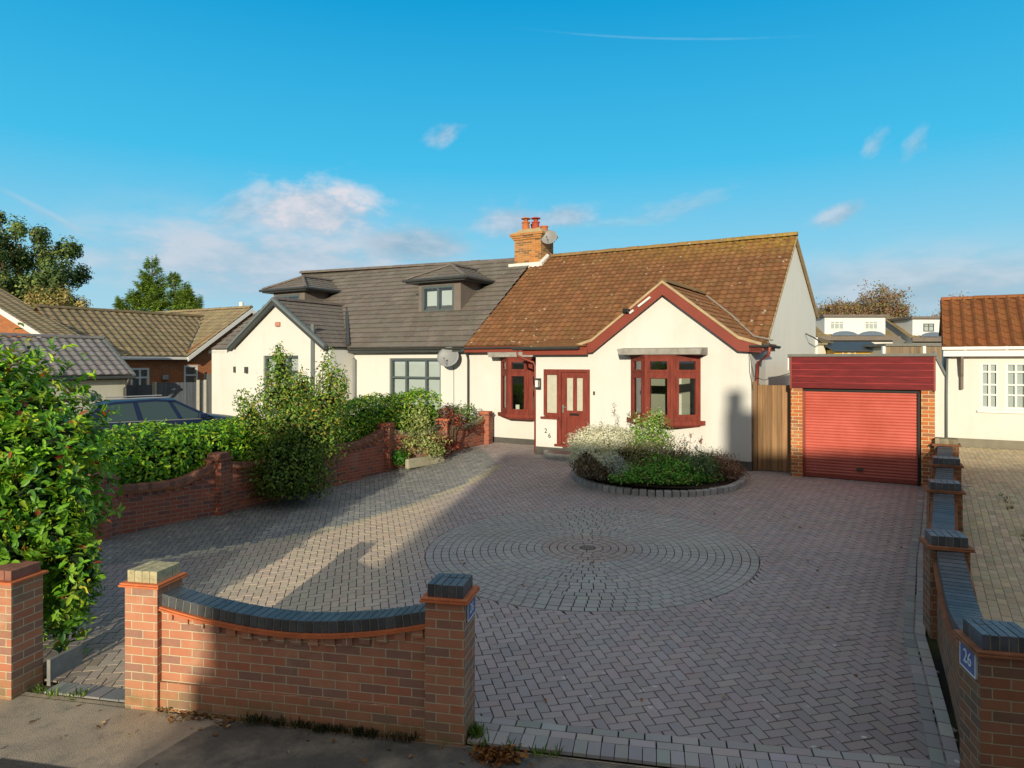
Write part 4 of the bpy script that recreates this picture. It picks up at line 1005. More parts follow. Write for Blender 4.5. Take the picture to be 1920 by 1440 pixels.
def lathe(mb, c, prof, n=14):
    for (r0, z0), (r1, z1) in zip(prof[:-1], prof[1:]):
        for k in range(n):
            a, b = 2 * math.pi * k / n, 2 * math.pi * (k + 1) / n
            mb.poly([Vector(c) + Vector((r0 * math.cos(a), r0 * math.sin(a), z0)), Vector(c) + Vector((r0 * math.cos(b), r0 * math.sin(b), z0)), Vector(c) + Vector((r1 * math.cos(b), r1 * math.sin(b), z1)), Vector(c) + Vector((r1 * math.cos(a), r1 * math.sin(a), z1))])
for a, b, h, m, cowl in ((-9.1, RB - .14, .30, 'pot', 1), (-8.68, RB - .16, .26, 'potr', 1), (-8.5, RB + .15, .14, 'pot', 0), (-8.93, RB + .2, .26, 'black', 0)):
    mb = MB(); lathe(mb, P(a, b, 7.76), [(.15, 0), (.125, h), (.15, h + .02), (.15, h + .06), (.10, h + .06), (.1, h - .1)]); po = mb.obj('chimney_pot', M[m], ch, smooth=False)
    if cowl:
        mb = MB(); lathe(mb, P(a, b, 7.76), [(.02, h + .24), (.17, h + .20), (.17, h + .17), (.02, h + .19)]); lathe(mb, P(a, b, 7.76), [(.08, h + .05), (.08, h + .18)], 6); mb.obj('cowl', M['potr'] if m != 'pot' else M['pot'], ch)
mb = MB(); zf = EZ + (d0 - EB) * .717
mb.box(HF, c0 - .20, c1 + .06, d0 - .10, d0 + .02, zf - .05, zf + .14); mb.prism([P(c1 + .001, d0 - .1, zf - .02), P(c1 + .001, RB, RZ), P(c1 + .001, RB, RZ + .16), P(c1 + .001, d0 - .1, zf + .15)], [P(c1 + .09, d0 - .1, zf - .02), P(c1 + .09, RB, RZ), P(c1 + .09, RB, RZ + .10), P(c1 + .09, d0 - .1, zf + .09)])
mb.obj('flashing', M['lead'], ch)
dish(P(-8.02, RB - .35, 7.42), (-.35, -.9, .28), .30, 'grey satellite dish fixed to the right of the brick chimney', HF.A() * -.25 + HF.B() * .1)
# doorstep: low half-round brick step
st = MB()
cx, cy = hf_inv(1.55, 17.55)
pts = [P(-4.4 + .78 * math.cos(t), -.03 + .62 * math.sin(t), 0) for t in np.linspace(math.pi, 2 * math.pi, 17)]
st.prism([p + Vector((0, 0, .55)) for p in pts], [p + Vector((0, 0, .725)) for p in pts]); s1 = st.obj('doorstep', M['kerbstone'], None, bevel=.012)
tag(s1, 'low half-round grey edged step in front of the red front door', 'doorstep')
b = MB()
for i in range(14):
    for j in range(6):
        a, c = -4.4 - .72 + i * .103, -.06 - j * .205 * .5
        if math.hypot((a + .05 + 4.4) / .72, (c + .03) / .56) < .92: b.box(HF, a + .004, a + .099, c - .096, c, .726, .731, 0, jit((.24, .16, .13), .15))
b.obj('step_paving', M['paver'], s1)

# ------------------------------------------------------------------ attached grey-brown roofed bungalow
H2 = thing('bungalow', HF.P(-15, 4, .6), 'white bungalow with grey-brown tiled roof, two dormers and anthracite windows, attached on the left', 'house')
LA = -21.0; lw_ = (-12.0, -9.87)
mb = MB()
wall_holes(mb, HF, -13.57, -8.7101, .5, 3.44, 1.645, [(lw_[0], lw_[1], 1.30, 3.15)], .12)
wall_holes(mb, HF, -18.4, -13.57, .5, 3.42, .5, [(-16.88, -15.10, 1.3, 3.25)], .12)
mb.poly([P(-18.4, .5, 3.42), P(-13.57, .5, 3.42), P(-13.57, .5, 3.50), P(-16.15, .5, 5.12), P(-18.4, .5, 3.56)])
mb.poly([P(-13.57, .5, .5), P(-13.57, 1.645, .5), P(-13.57, 1.645, 3.5), P(-13.57, .5, 3.5)])
mb.poly([P(-18.4, 1.645, .5), P(-18.4, .5, .5), P(-18.4, .5, 3.5), P(-18.4, 1.645, 3.5)])
mb.poly([P(-20.8, 1.2, .5), P(-18.4, 1.2, .5), P(-18.4, 1.2, 3.5), P(-20.8, 1.2, 3.5)])
mb.poly([P(-20.8, 10.5, .5), P(-20.8, 1.2, .5), P(-20.8, 1.2, 3.45), P(-20.8, 5.9, 6.95), P(-20.8, 10.5, 3.6)])
mb.obj('wall', M['cream'], H2)
mb = MB(); mb.box(HF, -13.57, -8.72, 1.62, 1.645, .3, .76); mb.box(HF, -18.4, -13.55, .478, .5, .3, .76); mb.obj('plinth', M['plinth2'], H2)
mb = MB(); r0 = P(-8.71, RB, RZ - .03); r1 = P(LA, RB, 7.05)
e0, e1 = P(LA, EB, EZ + .02), P(-8.72, EB, EZ - .01)
upL, upR = r1 - e0, r0 - e1; upm2 = (upL + upR) / 2; WW = (e1 - e0).length
tile_slope(mb, e0, e1 - e0, upm2, WW, upm2.length, .30, .30, .012, (1, 1, 1), prof='flat', kv=.16, step=.042, upk=lambda u: (upL.length + (upR.length - upL.length) * u / WW) / upm2.length)
mb.obj('roof', M['gtile'], H2)
mb = MB(); dn2 = HF.B() * 4.7 + Vector((0, 0, -3.3)); mb.poly([r1, r0, r0 + dn2, r1 + dn2]); mb.poly([p - Vector((0, 0, .05)) for p in (r1, r0, r0 + dn2, r1 + dn2)]); mb.obj('rear_roof', M['gtile'], H2)
mb = MB(); ridge_run(mb, r1 + Vector((0, 0, .03)), P(-9.5, RB, RZ + .02), .11, .42, (.9, .85, .9)); mb.obj('ridge_tiles', M['gtile'], H2)
# projecting gable
def gable2():
    ga, gl, gr, ge, gz, b0 = -16.15, -18.62, -13.62, 3.52, 5.20, .30
    mb = MB()
    for side in (-1, 1):
        e = gr if side > 0 else gl; up = HF.A() * (ga - e) + Vector((0, 0, gz - ge)); L = up.length
        hi = lambda s, L=L: (ge + (gz - ge) * s / L - EZ) / .71 + EB + .30 - b0
        tile_slope(mb, HF.P(e, b0, ge), HF.B(), up, 4.5, L, .30, .30, .012, (1, 1, 1), None, hi, prof='flat', kv=.10)
    mb.obj('gable_roof', M['gtile'], H2)
    for side in (-1, 1):
        e = gr if side > 0 else gl; mb = MB()
        mb.prism([P(e, b0 - .04, ge - .02), P(ga, b0 - .04, gz - .02), P(ga, b0 - .04, gz + .085), P(e, b0 - .04, ge + .085)], [P(e, b0 + .10, ge - .02), P(ga, b0 + .10, gz - .02), P(ga, b0 + .10, gz + .085), P(e, b0 + .10, ge + .085)]); o = mb.obj('dry_verge', M['verget'], H2)
        m2 = MB(); m2.prism([P(e, b0 - .01, ge - .15), P(ga, b0 - .01, gz - .17), P(ga, b0 - .01, gz - .021), P(e, b0 - .01, ge - .021)], [P(e, b0 + .02, ge - .15), P(ga, b0 + .02, gz - .17), P(ga, b0 + .02, gz - .021), P(e, b0 + .02, ge - .021)])
        m2.poly([P(e, b0 + .02, ge - .10), P(ga, b0 + .02, gz - .12), P(ga, .5, gz - .12), P(e, .5, ge - .10)]); m2.obj('bargeboard', M['dkgrey'], o)
    mb = MB(); ridge_run(mb, P(ga, b0 + .05, gz + .03), P(ga, (gz - EZ) / .717 + EB + .1, gz + .03), .10, .42, (.8, .75, .8)); mb.obj('ridge_tiles', M['gtile'], H2)
    gutter(H2, P(gr + .05, b0, 3.50), P(gr + .05, 1.30, 3.50), .055); gutter(H2, P(gr + .05, EB - .06, 3.48), P(-8.74, EB - .06, 3.47), .06); gutter(H2, P(LA, EB - .06, 3.50), P(gl, EB - .06, 3.50), .06)
    mb = MB(); mb.box(HF, gr + .02, -8.72, EB - .02, 1.645, 3.34, 3.45); mb.box(HF, LA, gl, EB - .02, 1.2, 3.36, 3.46); mb.obj('fascia', M['dkgrey'], H2)
    mb = MB(); mb.tube([P(gr + .06, EB - .02, 3.60), P(gr - 1.1, EB + 1.12, 4.40), P(ga + .1, (gz - EZ) / .717 + EB + .08, gz + .06)], .07, 6); mb.obj('valley', M['dkgrey'], H2)
gable2()
wl = window(H2, HF, lw_[0], lw_[1], 1.30, 3.15, 1.70, (.31, .70), (.66,), .075, 'grey', sill='grey')
room_box(wl, HF, lw_[0] - .3, lw_[1] + .3, 1.8, 3.6, .8, 3.3)
mb = MB(); mb.box(HF, lw_[0], lw_[1], 1.86, 1.87, 1.28, 3.2); mb.obj('blind', M['blind'], wl)
wl = window(H2, HF, -16.88, -15.10, 1.3, 3.25, .56, (.36, .68), (.72,), .075, 'grey', sill='grey'); room_box(wl, HF, -17.2, -14.9, .66, 2.6, .8, 3.3)
mb = MB(); mb.box(HF, -16.88, -15.10, .72, .73, 1.28, 3.2); mb.obj('blind', M['blind'], wl)
def dormer(ca, dz, label):
    zr = lambda b: EZ + .717 * (b - EB) + dz
    mb = MB(); a0, a1, fb = ca - .90, ca + .90, 3.0; zt = 5.82 + dz
    D = Fr(0, 0, 0)
    w0, w1, wz0, wz1 = ca - .76, ca + .62, 4.74 + dz, 5.66 + dz
    wall_holes(mb, HF, a0, a1, 4.55 + dz, zt, fb, [(w0, w1, wz0, wz1)], .06)
    for a in (a0, a1): mb.poly([P(a, fb, 4.5 + dz), P(a, EB + (zt - dz - EZ) / .717 + .05, zt), P(a, fb, zt)])
    d = mb.obj('dormer', M['slatec'], H2); d['label'] = label
    wn = window(d, HF, w0, w1, wz0, wz1, fb + .01, (.5,), (), .085, 'grey', name='dormer_window'); g = MB(); g.box(HF, w0, w1, fb + .3, fb + .31, wz0, wz1); g.obj('blind', M['blind'], wn)
    e = .36; E0, E1, EF = a0 - e, a1 + e, fb - .28; ze = 5.86 + dz; ap = P(ca, fb + .72, 6.42 + dz)
    bk = EB + (ze - dz - EZ) / .717 + .1; br = EB + (6.42 - EZ) / .717 + .1
    mb = MB()
    up = HF.B() * (ap - P(ca, EF, ze)).dot(HF.B()) + Vector((0, 0, .56)); L = up.length; Wd = E1 - E0
    tile_slope(mb, P(E0, EF, ze), HF.A(), up, Wd, L, .29, .3, .012, (1, 1, 1), lambda s: Wd / 2 * s / L, lambda s: Wd - Wd / 2 * s / L, prof='flat', kv=.1)
    for sgn, e_ in ((1, E1), (-1, E0)):
        up2 = HF.A() * (ca - e_) + Vector((0, 0, .56)); L2 = up2.length; bf = (ap - P(ca, EF, ze)).dot(HF.B())
        lo = lambda s, L2=L2: bf * s / L2; hi = lambda s, L2=L2: (bk - EF) + (br - bk) * s / L2
        tile_slope(mb, P(e_, EF, ze), HF.B(), up2, 4, L2, .29, .3, .012, (1, 1, 1), lo, hi, prof='flat', kv=.1)
    ridge_run(mb, P(E1, EF, ze + .05), ap + Vector((0, 0, .04)), .075, .35, (.9, .85, .9)); ridge_run(mb, P(E0, EF, ze + .05), ap + Vector((0, 0, .04)), .075, .35, (.9, .85, .9)); ridge_run(mb, ap + Vector((0, 0, .04)), P(ca, br, 6.46 + dz), .085, .35, (.8, .75, .8))
    mb.obj('dormer_roof', M['gtile'], d)
    mb = MB(); mb.box(HF, E0, E1, EF, fb, ze - .10, ze - .004); mb.box(HF, a1, E1, fb, bk - .1, ze - .10, ze - .004); mb.box(HF, E0, a0, fb, bk - .1, ze - .10, ze - .004); mb.obj('dormer_fascia', M['dkgrey'], d)
    gu = MB(); gu.tube([P(E0 - .08, EF - .05, ze - .01), P(E1 + .05, EF - .05, ze - .01)], .05, 8); gu.tube([P(E1 + .05, EF - .05, ze - .01), P(E1 + .05, bk - .15, ze - .01)], .05, 8); gu.obj('dormer_gutter', M['dkgrey'], d)
    mb = MB(); mb.box(HF, a0 - .1, a1 + .1, fb - .16, fb - .001, 4.60 + dz, 4.66 + dz); mb.obj('flashing', M['verget'], d)
dormer(-10.95, 0, 'right dormer with both window panes in view'); dormer(-18.45, .06, 'left dormer partly hidden behind the gable')
pipe([P(-13.62, 1.3, 3.45), P(-13.62, 1.55, 3.2), P(-13.50, 1.60, 3.1), P(-13.50, 1.60, .6)], H2, 'verget', .034)
mb = MB(); mb.box(HF, -14.42, -14.28, .42, .5, .6, 4.32); mb.obj('downpipe', M['verget'], H2, bevel=.02)
mb = MB(); mb.box(HF, -16.20, -15.98, .42, .5, 4.27, 4.43); mb.obj('alarm_box', m_plain('alarm_red', (.50, .22, .16), .5), H2, bevel=.02)
for a, b in ((-19.3, 1.2), (-17.75, .5)):
    mb = MB(); mb.box(HF, a - .05, a + .05, b - .11, b - .001, 2.62, 2.85); mb.obj('wall_light', M['dkgrey'], H2, bevel=.01)
dish(P(-9.28, 1.28, 3.17), (-.30, -.92, .28), .36, 'grey satellite dish on the white wall beside the dark downpipe', HF.B() * .3 + Vector((0, 0, -.1)))
mb = MB(); mb.tube([P(-9.35, 1.63, 3.0), P(-9.34, 1.63, 1.2)], .008, 5); mb.obj('cable', M['dkgrey'], H2)

# ------------------------------------------------------------------ foliage
def leaf_mesh(name, parent, pts, nrm, size, cols, mat, aspect=.42, droop=.15, fold=.22, kind=None, axis=None):
    """one mesh of many folded leaf blades: pts (N,3) bases, nrm (N,3) facing, size (N,), cols (N,3)"""
    N = len(pts); nrm = nrm / (np.linalg.norm(nrm, axis=1, keepdims=True) + 1e-9)
    if axis is None: axis = NR.normal(size=(N, 3))
    axis = axis - (axis * nrm).sum(1, keepdims=True) * nrm; axis /= (np.linalg.norm(axis, axis=1, keepdims=True) + 1e-9)
    side = np.cross(nrm, axis); s = size[:, None]
    asp = aspect * NR.uniform(.8, 1.2, (N, 1))
    b = pts; t = pts + axis * s - nrm * s * droop
    l1 = pts + axis * s * .30 + side * s * asp * .45 + nrm * s * fold * asp; r1 = pts + axis * s * .30 - side * s * asp * .45 + nrm * s * fold * asp
    l2 = pts + axis * s * .68 + side * s * asp * .42 + nrm * s * (fold * asp - droop * .4); r2 = pts + axis * s * .68 - side * s * asp * .42 + nrm * s * (fold * asp - droop * .4)
    m = pts + axis * s * .5 - nrm * s * droop * .2
    V = np.stack([b, l1, l2, t, r2, r1, m], 1).reshape(-1, 3)
    off = Vector((0, 0, 0)); q = parent
    while q is not None: off += q.location; q = q.parent
    V = V - np.array(off)
    base = (np.arange(N) * 7)[:, None]
    F = np.concatenate([base + np.array([[0, 6, 2, 1]]), base + np.array([[6, 3, 2, 2]]), base + np.array([[0, 5, 4, 6]]), base + np.array([[6, 4, 3, 3]])], 1).reshape(-1, 4)
    me = bpy.data.meshes.new(name)
    nv = len(V); tri = np.tile([4, 3, 4, 3], N); loops = []
    FF = F.reshape(N, 4, 4)
    lo = np.concatenate([FF[:, 0, :], FF[:, 1, :3], FF[:, 2, :], FF[:, 3, :3]], 1).ravel()
    me.vertices.add(nv); me.vertices.foreach_set('co', V.astype(np.float32).ravel())
    me.loops.add(len(lo)); me.loops.foreach_set('vertex_index', lo.astype(np.int32))
    me.polygons.add(len(tri)); st = np.concatenate([[0], np.cumsum(tri)[:-1]]); me.polygons.foreach_set('loop_start', st.astype(np.int32)); me.polygons.foreach_set('loop_total', tri.astype(np.int32))
    me.update(calc_edges=True)
    ca = me.color_attributes.new('Col', 'FLOAT_COLOR', 'POINT'); cc = np.ones((nv, 4), dtype=np.float32); cc[:, :3] = np.repeat(cols, 7, 0); ca.data.foreach_set('color', cc.ravel())
    me.materials.append(mat); me.polygons.foreach_set('use_smooth', np.ones(len(tri), dtype=bool))
    o = bpy.data.objects.new(name, me); COL.objects.link(o); o.parent = parent
    if kind: o['kind'] = kind
    return o
def pal(n, cols, wts, k=.22):
    c = np.array(cols)[NR.choice(len(cols), n, p=np.array(wts) / sum(wts))]; return np.clip(c * NR.uniform(1 - k, 1 + k, (n, 1)) * NR.uniform(.92, 1.08, (n, 3)), 0, 1)
def sample_lobes(lobes, n, inner=.35, rag=.10):
    """points through the outer shell of a union of ellipsoids, ragged, plus outward directions; lobes = [(cx,cy,cz,rx,ry,rz[,weight])]"""
    L = np.array([l[:6] for l in lobes]); wt = np.array([(l[6] if len(l) > 6 else 1.0) * (l[3] * l[5] + l[3] * l[4] + l[4] * l[5]) for l in lobes]); wt = wt / wt.sum()
    P_, D_ = [], []
    need = n
    while need > 0:
        m = int(need * 1.8) + 50; k = NR.choice(len(L), m, p=wt); d = NR.normal(size=(m, 3)); d /= np.linalg.norm(d, axis=1, keepdims=True)
        # lumpy radius
        ph = (np.sin(d[:, 0] * 5 + k * 1.7) + np.sin(d[:, 1] * 6 + k * 2.3) + np.sin(d[:, 2] * 7 + k)) * .06
        r = (1 - inner * NR.random(m) ** 1.7 + ph + rag * NR.normal(size=m))
        p = L[k, :3] + d * L[k, 3:] * r[:, None]
        ins = np.zeros(m, bool)
        for j in range(len(L)):
            q = ((p - L[j, :3]) / L[j, 3:]); ins |= ((q ** 2).sum(1) < (1 - inner) ** 2) & (k != j)
        p, dd = p[~ins], (d / L[k, 3:])[~ins]; P_.append(p); D_.append(dd / np.linalg.norm(dd, axis=1, keepdims=True)); need -= len(p)
    return np.concatenate(P_)[:n], np.concatenate(D_)[:n]
def branches(parent, root, tips, r0, mat='bark', name='branches', jitr=.15):
    mb = MB()
    for t in tips:
        a, b = Vector(root), Vector(t); n = 4; path = []
        for i in range(n + 1):
            f = i / n; p = a.lerp(b, f) + Vector((0, 0, (b - a).length * .10 * math.sin(f * math.pi)))
            if 0 < i < n: p += Vector((R.uniform(-1, 1), R.uniform(-1, 1), R.uniform(-.5, .5))) * jitr * (b - a).length * .35
            path.append(p)
        mb.tube(path, [r0 * (1 - .8 * i / n) for i in range(n + 1)], 5)
    return mb.obj(name, M[mat], parent)
def shrub(name, loc, label, cat, lobes, n, size, cols, wts, mat='leaf', aspect=.45, up=.35, stem=None, tips=12, inner=.4, rag=.10, group=None, zmin=None, crown='foliage', stemmat='bark', r0=.03, light=None, whorl=0, core=0):
    t = thing(name, loc, label, cat, group)
    p, d = sample_lobes(lobes, n, inner, rag)
    if zmin is not None: k = p[:, 2] > zmin + .01; p, d = p[k], d[k]; n = len(p)
    if whorl:
        m = n // whorl; p, d = p[:m], d[:m]; sd = d * .8 + NR.normal(size=d.shape) * .45 + [0, 0, .35]; sd /= np.linalg.norm(sd, axis=1, keepdims=True)
        p, sd = np.repeat(p, whorl, 0), np.repeat(sd, whorl, 0); n = len(p); rad = NR.normal(size=p.shape); rad -= (rad * sd).sum(1, keepdims=True) * sd; rad /= np.linalg.norm(rad, axis=1, keepdims=True)
        k = np.tile(np.arange(whorl), m)[:, None] / whorl; p = p - sd * k * size * 1.1; ax = sd * (1.1 - .7 * k) + rad * (.45 + .6 * k); nn = sd * 1.0 - rad * .5 + NR.normal(size=p.shape) * .25 + [0, 0, .3]
        c = np.repeat(pal(m, cols, wts), whorl, 0) * NR.uniform(.8, 1.2, (n, 1))
    else:
        nn = d + NR.normal(size=d.shape) * .55 + np.array([0, 0, up]); ax = d * .7 + NR.normal(size=d.shape) * .7 + np.array([0, 0, .15])
        c = pal(n, cols, wts)
    if light: c = light(p, c)
    leaf_mesh(crown, t, p, nn, NR.uniform(.65, 1.25, n) * size, c, M[mat], aspect, axis=ax)
    if core:
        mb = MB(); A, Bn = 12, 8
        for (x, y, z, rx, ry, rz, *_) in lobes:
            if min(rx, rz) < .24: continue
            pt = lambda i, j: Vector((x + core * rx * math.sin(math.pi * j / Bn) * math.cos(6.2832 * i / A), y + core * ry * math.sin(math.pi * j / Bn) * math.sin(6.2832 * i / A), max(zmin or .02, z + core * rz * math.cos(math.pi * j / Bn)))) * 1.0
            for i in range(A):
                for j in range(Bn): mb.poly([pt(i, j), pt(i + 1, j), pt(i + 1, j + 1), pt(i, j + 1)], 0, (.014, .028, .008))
        mb.obj('dark_core', M['leafmatt'], t, smooth=True)  # added dark solid that blocks sun; interior shade is put into its colour
    if stem is not None:
        idx = NR.choice(n, tips); branches(t, stem, [tuple(p[i]) for i in idx], r0, stemmat, 'stem')
    return t
G_ = ground
# big red-tipped bush overhanging the gate pier at the left edge
lob = [(-5.75, 7.6, 2.0, 1.25, 1.1, 1.15), (-5.35, 7.2, 2.35, .65, .7, .75), (-4.95, 7.1, 1.55, .55, .6, .85), (-4.72, 7.1, 2.2, .36, .45, .30), (-5.0, 7.0, 2.05, .5, .5, .5), (-5.05, 6.75, 1.25, .5, .4, .45), (-5.5, 6.6, 1.6, .6, .45, .8), (-4.62, 7.0, 1.25, .30, .4, .5), (-4.45, 6.85, .62, .20, .22, .50, .8), (-4.35, 6.85, .95, .25, .25, .35), (-5.6, 7.2, 2.9, .45, .5, .32, .7), (-5.35, 7.35, .62, .8, .6, .6), (-4.95, 7.2, .75, .42, .45, .68), (-6.3, 7.5, .8, .9, .7, .8), (-7.6, 7.5, .7, 1.0, .7, .7, .7), (-7.4, 7.4, 1.5, 1.2, .8, 1.35, .7), (-9.4, 7.6, 1.5, 1.4, .8, 1.3, .5)]
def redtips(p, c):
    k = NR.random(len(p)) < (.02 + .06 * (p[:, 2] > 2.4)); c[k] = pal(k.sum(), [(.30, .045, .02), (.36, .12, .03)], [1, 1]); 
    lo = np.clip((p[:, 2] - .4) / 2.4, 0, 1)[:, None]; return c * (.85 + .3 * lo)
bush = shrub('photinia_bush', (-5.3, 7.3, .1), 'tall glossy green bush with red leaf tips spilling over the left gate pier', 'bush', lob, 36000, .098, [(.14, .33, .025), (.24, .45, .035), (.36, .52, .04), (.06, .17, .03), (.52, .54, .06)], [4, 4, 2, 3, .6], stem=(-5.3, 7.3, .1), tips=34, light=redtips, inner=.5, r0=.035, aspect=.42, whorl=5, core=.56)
# hedges behind the boundary wall
def hedge(name, path, half, ztop, zbot, n, size, cols, wts, label, cat='hedge', lumpy=.10):
    seg = [(Vector(p), Vector(q)) for p, q in zip(path[:-1], path[1:])]; Ls = [(q - p).length for p, q in seg]; tot = sum(Ls)
    P_, D_ = [], []
    for _ in range(n):
        u = R.random() * tot; i = 0
        while u > Ls[i]: u -= Ls[i]; i += 1
        p, q = seg[i]; c = p.lerp(q, u / Ls[i]); d = (q - p).normalized(); s = Vector((d.y, -d.x, 0))
        g = ground(c.x, c.y); H = ztop(c) if callable(ztop) else ztop
        al = R.random() * (math.pi + 2.4) - 1.2            # round section: from low front over the top to the back
        hr = (H - zbot) * .5; cz = zbot + hr
        ca, sa = math.cos(al), math.sin(al); sq = (abs(ca) ** 3.2 + abs(sa) ** 3.2) ** (-1 / 3.2)
        k = sq * (1 + lumpy * (math.sin(c.x * 5.1 + al * 3) + math.sin(c.y * 4.3 - al * 2)) * .6 + R.gauss(0, .05) - .32 * R.random() ** 2)
        P_.append((c.x + s.x * half * ca * k, c.y + s.y * half * ca * k, cz + hr * sa * k)); D_.append((s.x * ca, s.y * ca, sa))
    p, d = np.array(P_), np.array(D_)
    t = thing(name, tuple(path[0]), label, cat)
    nn = d + NR.normal(size=d.shape) * .5 + np.array([0, 0, .35]); ax = NR.normal(size=d.shape) + d * .6 + np.array([0, 0, .3])
    leaf_mesh('foliage', t, p, nn, NR.uniform(.7, 1.25, n) * size, pal(n, cols, wts), M['leaf'], .42, axis=ax)
    mb = MB()
    for (a, b) in seg:
        d = (b - a).normalized(); s_ = Vector((d.y, -d.x, 0)) * half * .5; zt = (ztop((a + b) / 2) if callable(ztop) else ztop) - .32
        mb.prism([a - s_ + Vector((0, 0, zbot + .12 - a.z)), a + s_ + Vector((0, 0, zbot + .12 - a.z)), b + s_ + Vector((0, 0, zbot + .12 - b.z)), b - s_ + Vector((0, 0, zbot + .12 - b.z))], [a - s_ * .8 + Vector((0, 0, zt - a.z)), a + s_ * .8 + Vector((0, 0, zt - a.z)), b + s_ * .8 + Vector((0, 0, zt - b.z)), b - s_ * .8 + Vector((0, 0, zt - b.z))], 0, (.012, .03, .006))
    mb.obj('dark_core', M['leafmatt'], t); mb = MB()  # added dark solid stops see-through; inner shade put into its colour
    for (a, b) in seg:
        for f in (.1, .35, .6, .85):
            c = a.lerp(b, f); mb.tube([(c.x, c.y, ground(c.x, c.y) - .05), (c.x + R.uniform(-.1, .1), c.y, zbot + .5), (c.x + R.uniform(-.25, .25), c.y + R.uniform(-.2, .2), (zbot + 1.3))], [.03, .025, .012], 5)
    mb.obj('stem', M['bark'], t)
    return t
GR1 = [(.15, .37, .025), (.28, .52, .03), (.46, .64, .045), (.06, .18, .02), (.62, .68, .06)]
hedge('laurel_hedge', [(-7.7, 11.9, .2), (-6.15, 13.5, .3), (-5.2, 15.1, .4)], .60, 1.80, .55, 12000, .095, GR1, [4, 4, 2, 3, .6], 'dense bright green hedge behind the wall in front of the dark blue car')
hedge('laurel_hedge', [(-5.0, 15.6, .4), (-3.7, 17.2, .5), (-2.3, 18.9, .6)], .58, lambda c: 1.95 + max(0, (c.y - 15.6)) * .09, .9, 12000, .09, [(.14, .36, .025), (.28, .48, .035), (.44, .58, .04), (.055, .18, .022), (.60, .62, .06)], [3, 4, 2, 3, 1], 'lower bright green hedge below the wide grey window of the left bungalow')
shrub('variegated_shrub', (-1.45, 20.0, .6), 'small yellow-green shrub behind the wall next to the last brick pier', 'shrub', [(-1.5, 20.0, 1.35, .42, .4, .45), (-1.25, 19.9, 1.5, .25, .3, .3), (-1.75, 20.1, 1.45, .25, .3, .35)], 900, .08, [(.10, .20, .02), (.25, .30, .05), (.05, .12, .02)], [3, 2, 2], stem=(-1.45, 20, .6), tips=8)
# tall evergreen shrub standing in front of the wall
lob = [(-4.40, 13.75, 1.02, .84, .7, .80), (-4.40, 13.9, 1.75, .80, .7, .62), (-4.75, 14.1, 2.30, .55, .5, .55), (-4.80, 14.15, 2.85, .26, .26, .42), (-4.83, 14.15, 3.22, .10, .10, .22), (-4.35, 14.1, 2.45, .26, .28, .42), (-3.88, 14.3, 2.15, .42, .4, .55), (-3.86, 14.3, 2.75, .20, .2, .50), (-3.60, 14.3, 2.5, .18, .2, .42), (-5.35, 14.1, 1.9, .28, .3, .42), (-5.62, 14.2, 2.2, .16, .18, .30, .6), (-4.1, 13.8, 1.6, .8, .6, .6), (-4.42, 13.55, .72, .85, .6, .38)]
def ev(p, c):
    k = (p[:, 2] > 1.6) & (NR.random(len(p)) < .15); c[k] = pal(k.sum(), [(.40, .38, .05), (.40, .22, .07), (.50, .44, .08)], [2, 1, 1]); d = np.clip((p[:, 2] - .3) / 1.8, 0, 1)[:, None]; return c * (.62 + .42 * d)  # yellow-brown tips; shade on the lower half put into the leaf colour
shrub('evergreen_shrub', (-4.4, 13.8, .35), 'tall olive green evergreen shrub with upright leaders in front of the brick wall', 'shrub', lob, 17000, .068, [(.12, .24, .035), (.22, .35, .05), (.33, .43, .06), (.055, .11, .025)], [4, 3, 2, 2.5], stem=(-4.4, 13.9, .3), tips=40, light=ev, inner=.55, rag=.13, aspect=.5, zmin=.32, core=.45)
# young shrubs along the wall foot
shrub('young_shrub', (-2.35, 17.15, .5), 'thin pale grey-green shrub with a bare stem against the scalloped wall', 'shrub', [(-2.35, 17.15, 1.55, .45, .4, .55), (-2.1, 17.1, 1.05, .5, .4, .35), (-2.55, 17.2, 1.0, .35, .3, .35), (-1.9, 17.0, .85, .3, .3, .2)], 1700, .075, [(.28, .34, .12), (.38, .42, .15), (.16, .21, .07), (.48, .45, .18)], [3, 2, 2, 1], 'leafmatt', stem=(-2.35, 17.1, .5), tips=16, inner=.9, stemmat='twig', r0=.009)
shrub('red_leaved_shrub', (-1.62, 18.3, .6), 'dark red leaved shrub leaning over the wall pier top', 'shrub', [(-1.75, 18.25, 1.68, .22, .2, .16), (-1.55, 18.1, 1.55, .25, .2, .14), (-1.4, 18.1, 1.42, .16, .15, .10)], 420, .075, [(.10, .022, .018), (.22, .05, .03), (.40, .11, .06)], [3, 2, 1.2], 'leafmatt', stem=(-1.62, 18.35, .6), tips=7)
shrub('red_leaved_shrub', (-1.78, 17.6, .55), 'small wine red plant growing low in front of the wall pier', 'shrub', [(-1.78, 17.6, .95, .26, .2, .20), (-1.5, 17.7, .85, .2, .15, .12)], 330, .07, [(.09, .02, .015), (.18, .035, .025), (.28, .07, .04)], [3, 2, 1], 'leafmatt', stem=(-1.78, 17.6, .55), tips=9, inner=.9)
shrub('fern_clump', (-2.78, 16.95, .5), 'small bright green clump at the foot of the middle wall pier', 'plant', [(-2.78, 16.9, .68, .18, .16, .20)], 260, .09, [(.05, .20, .02), (.09, .26, .03)], [1, 1], stem=None)
kb = MB(); f = Fr(-2.95, 16.62, -52)
kb.box(f, .25, 1.55, -.34, -.22, .42, .66, 0, (1, .95, .75)); tag(kb.obj('planter_edge', M['kerbstone'], bevel=.03), 'rough pale stone edging round the plants at the wall foot', 'planter edge')

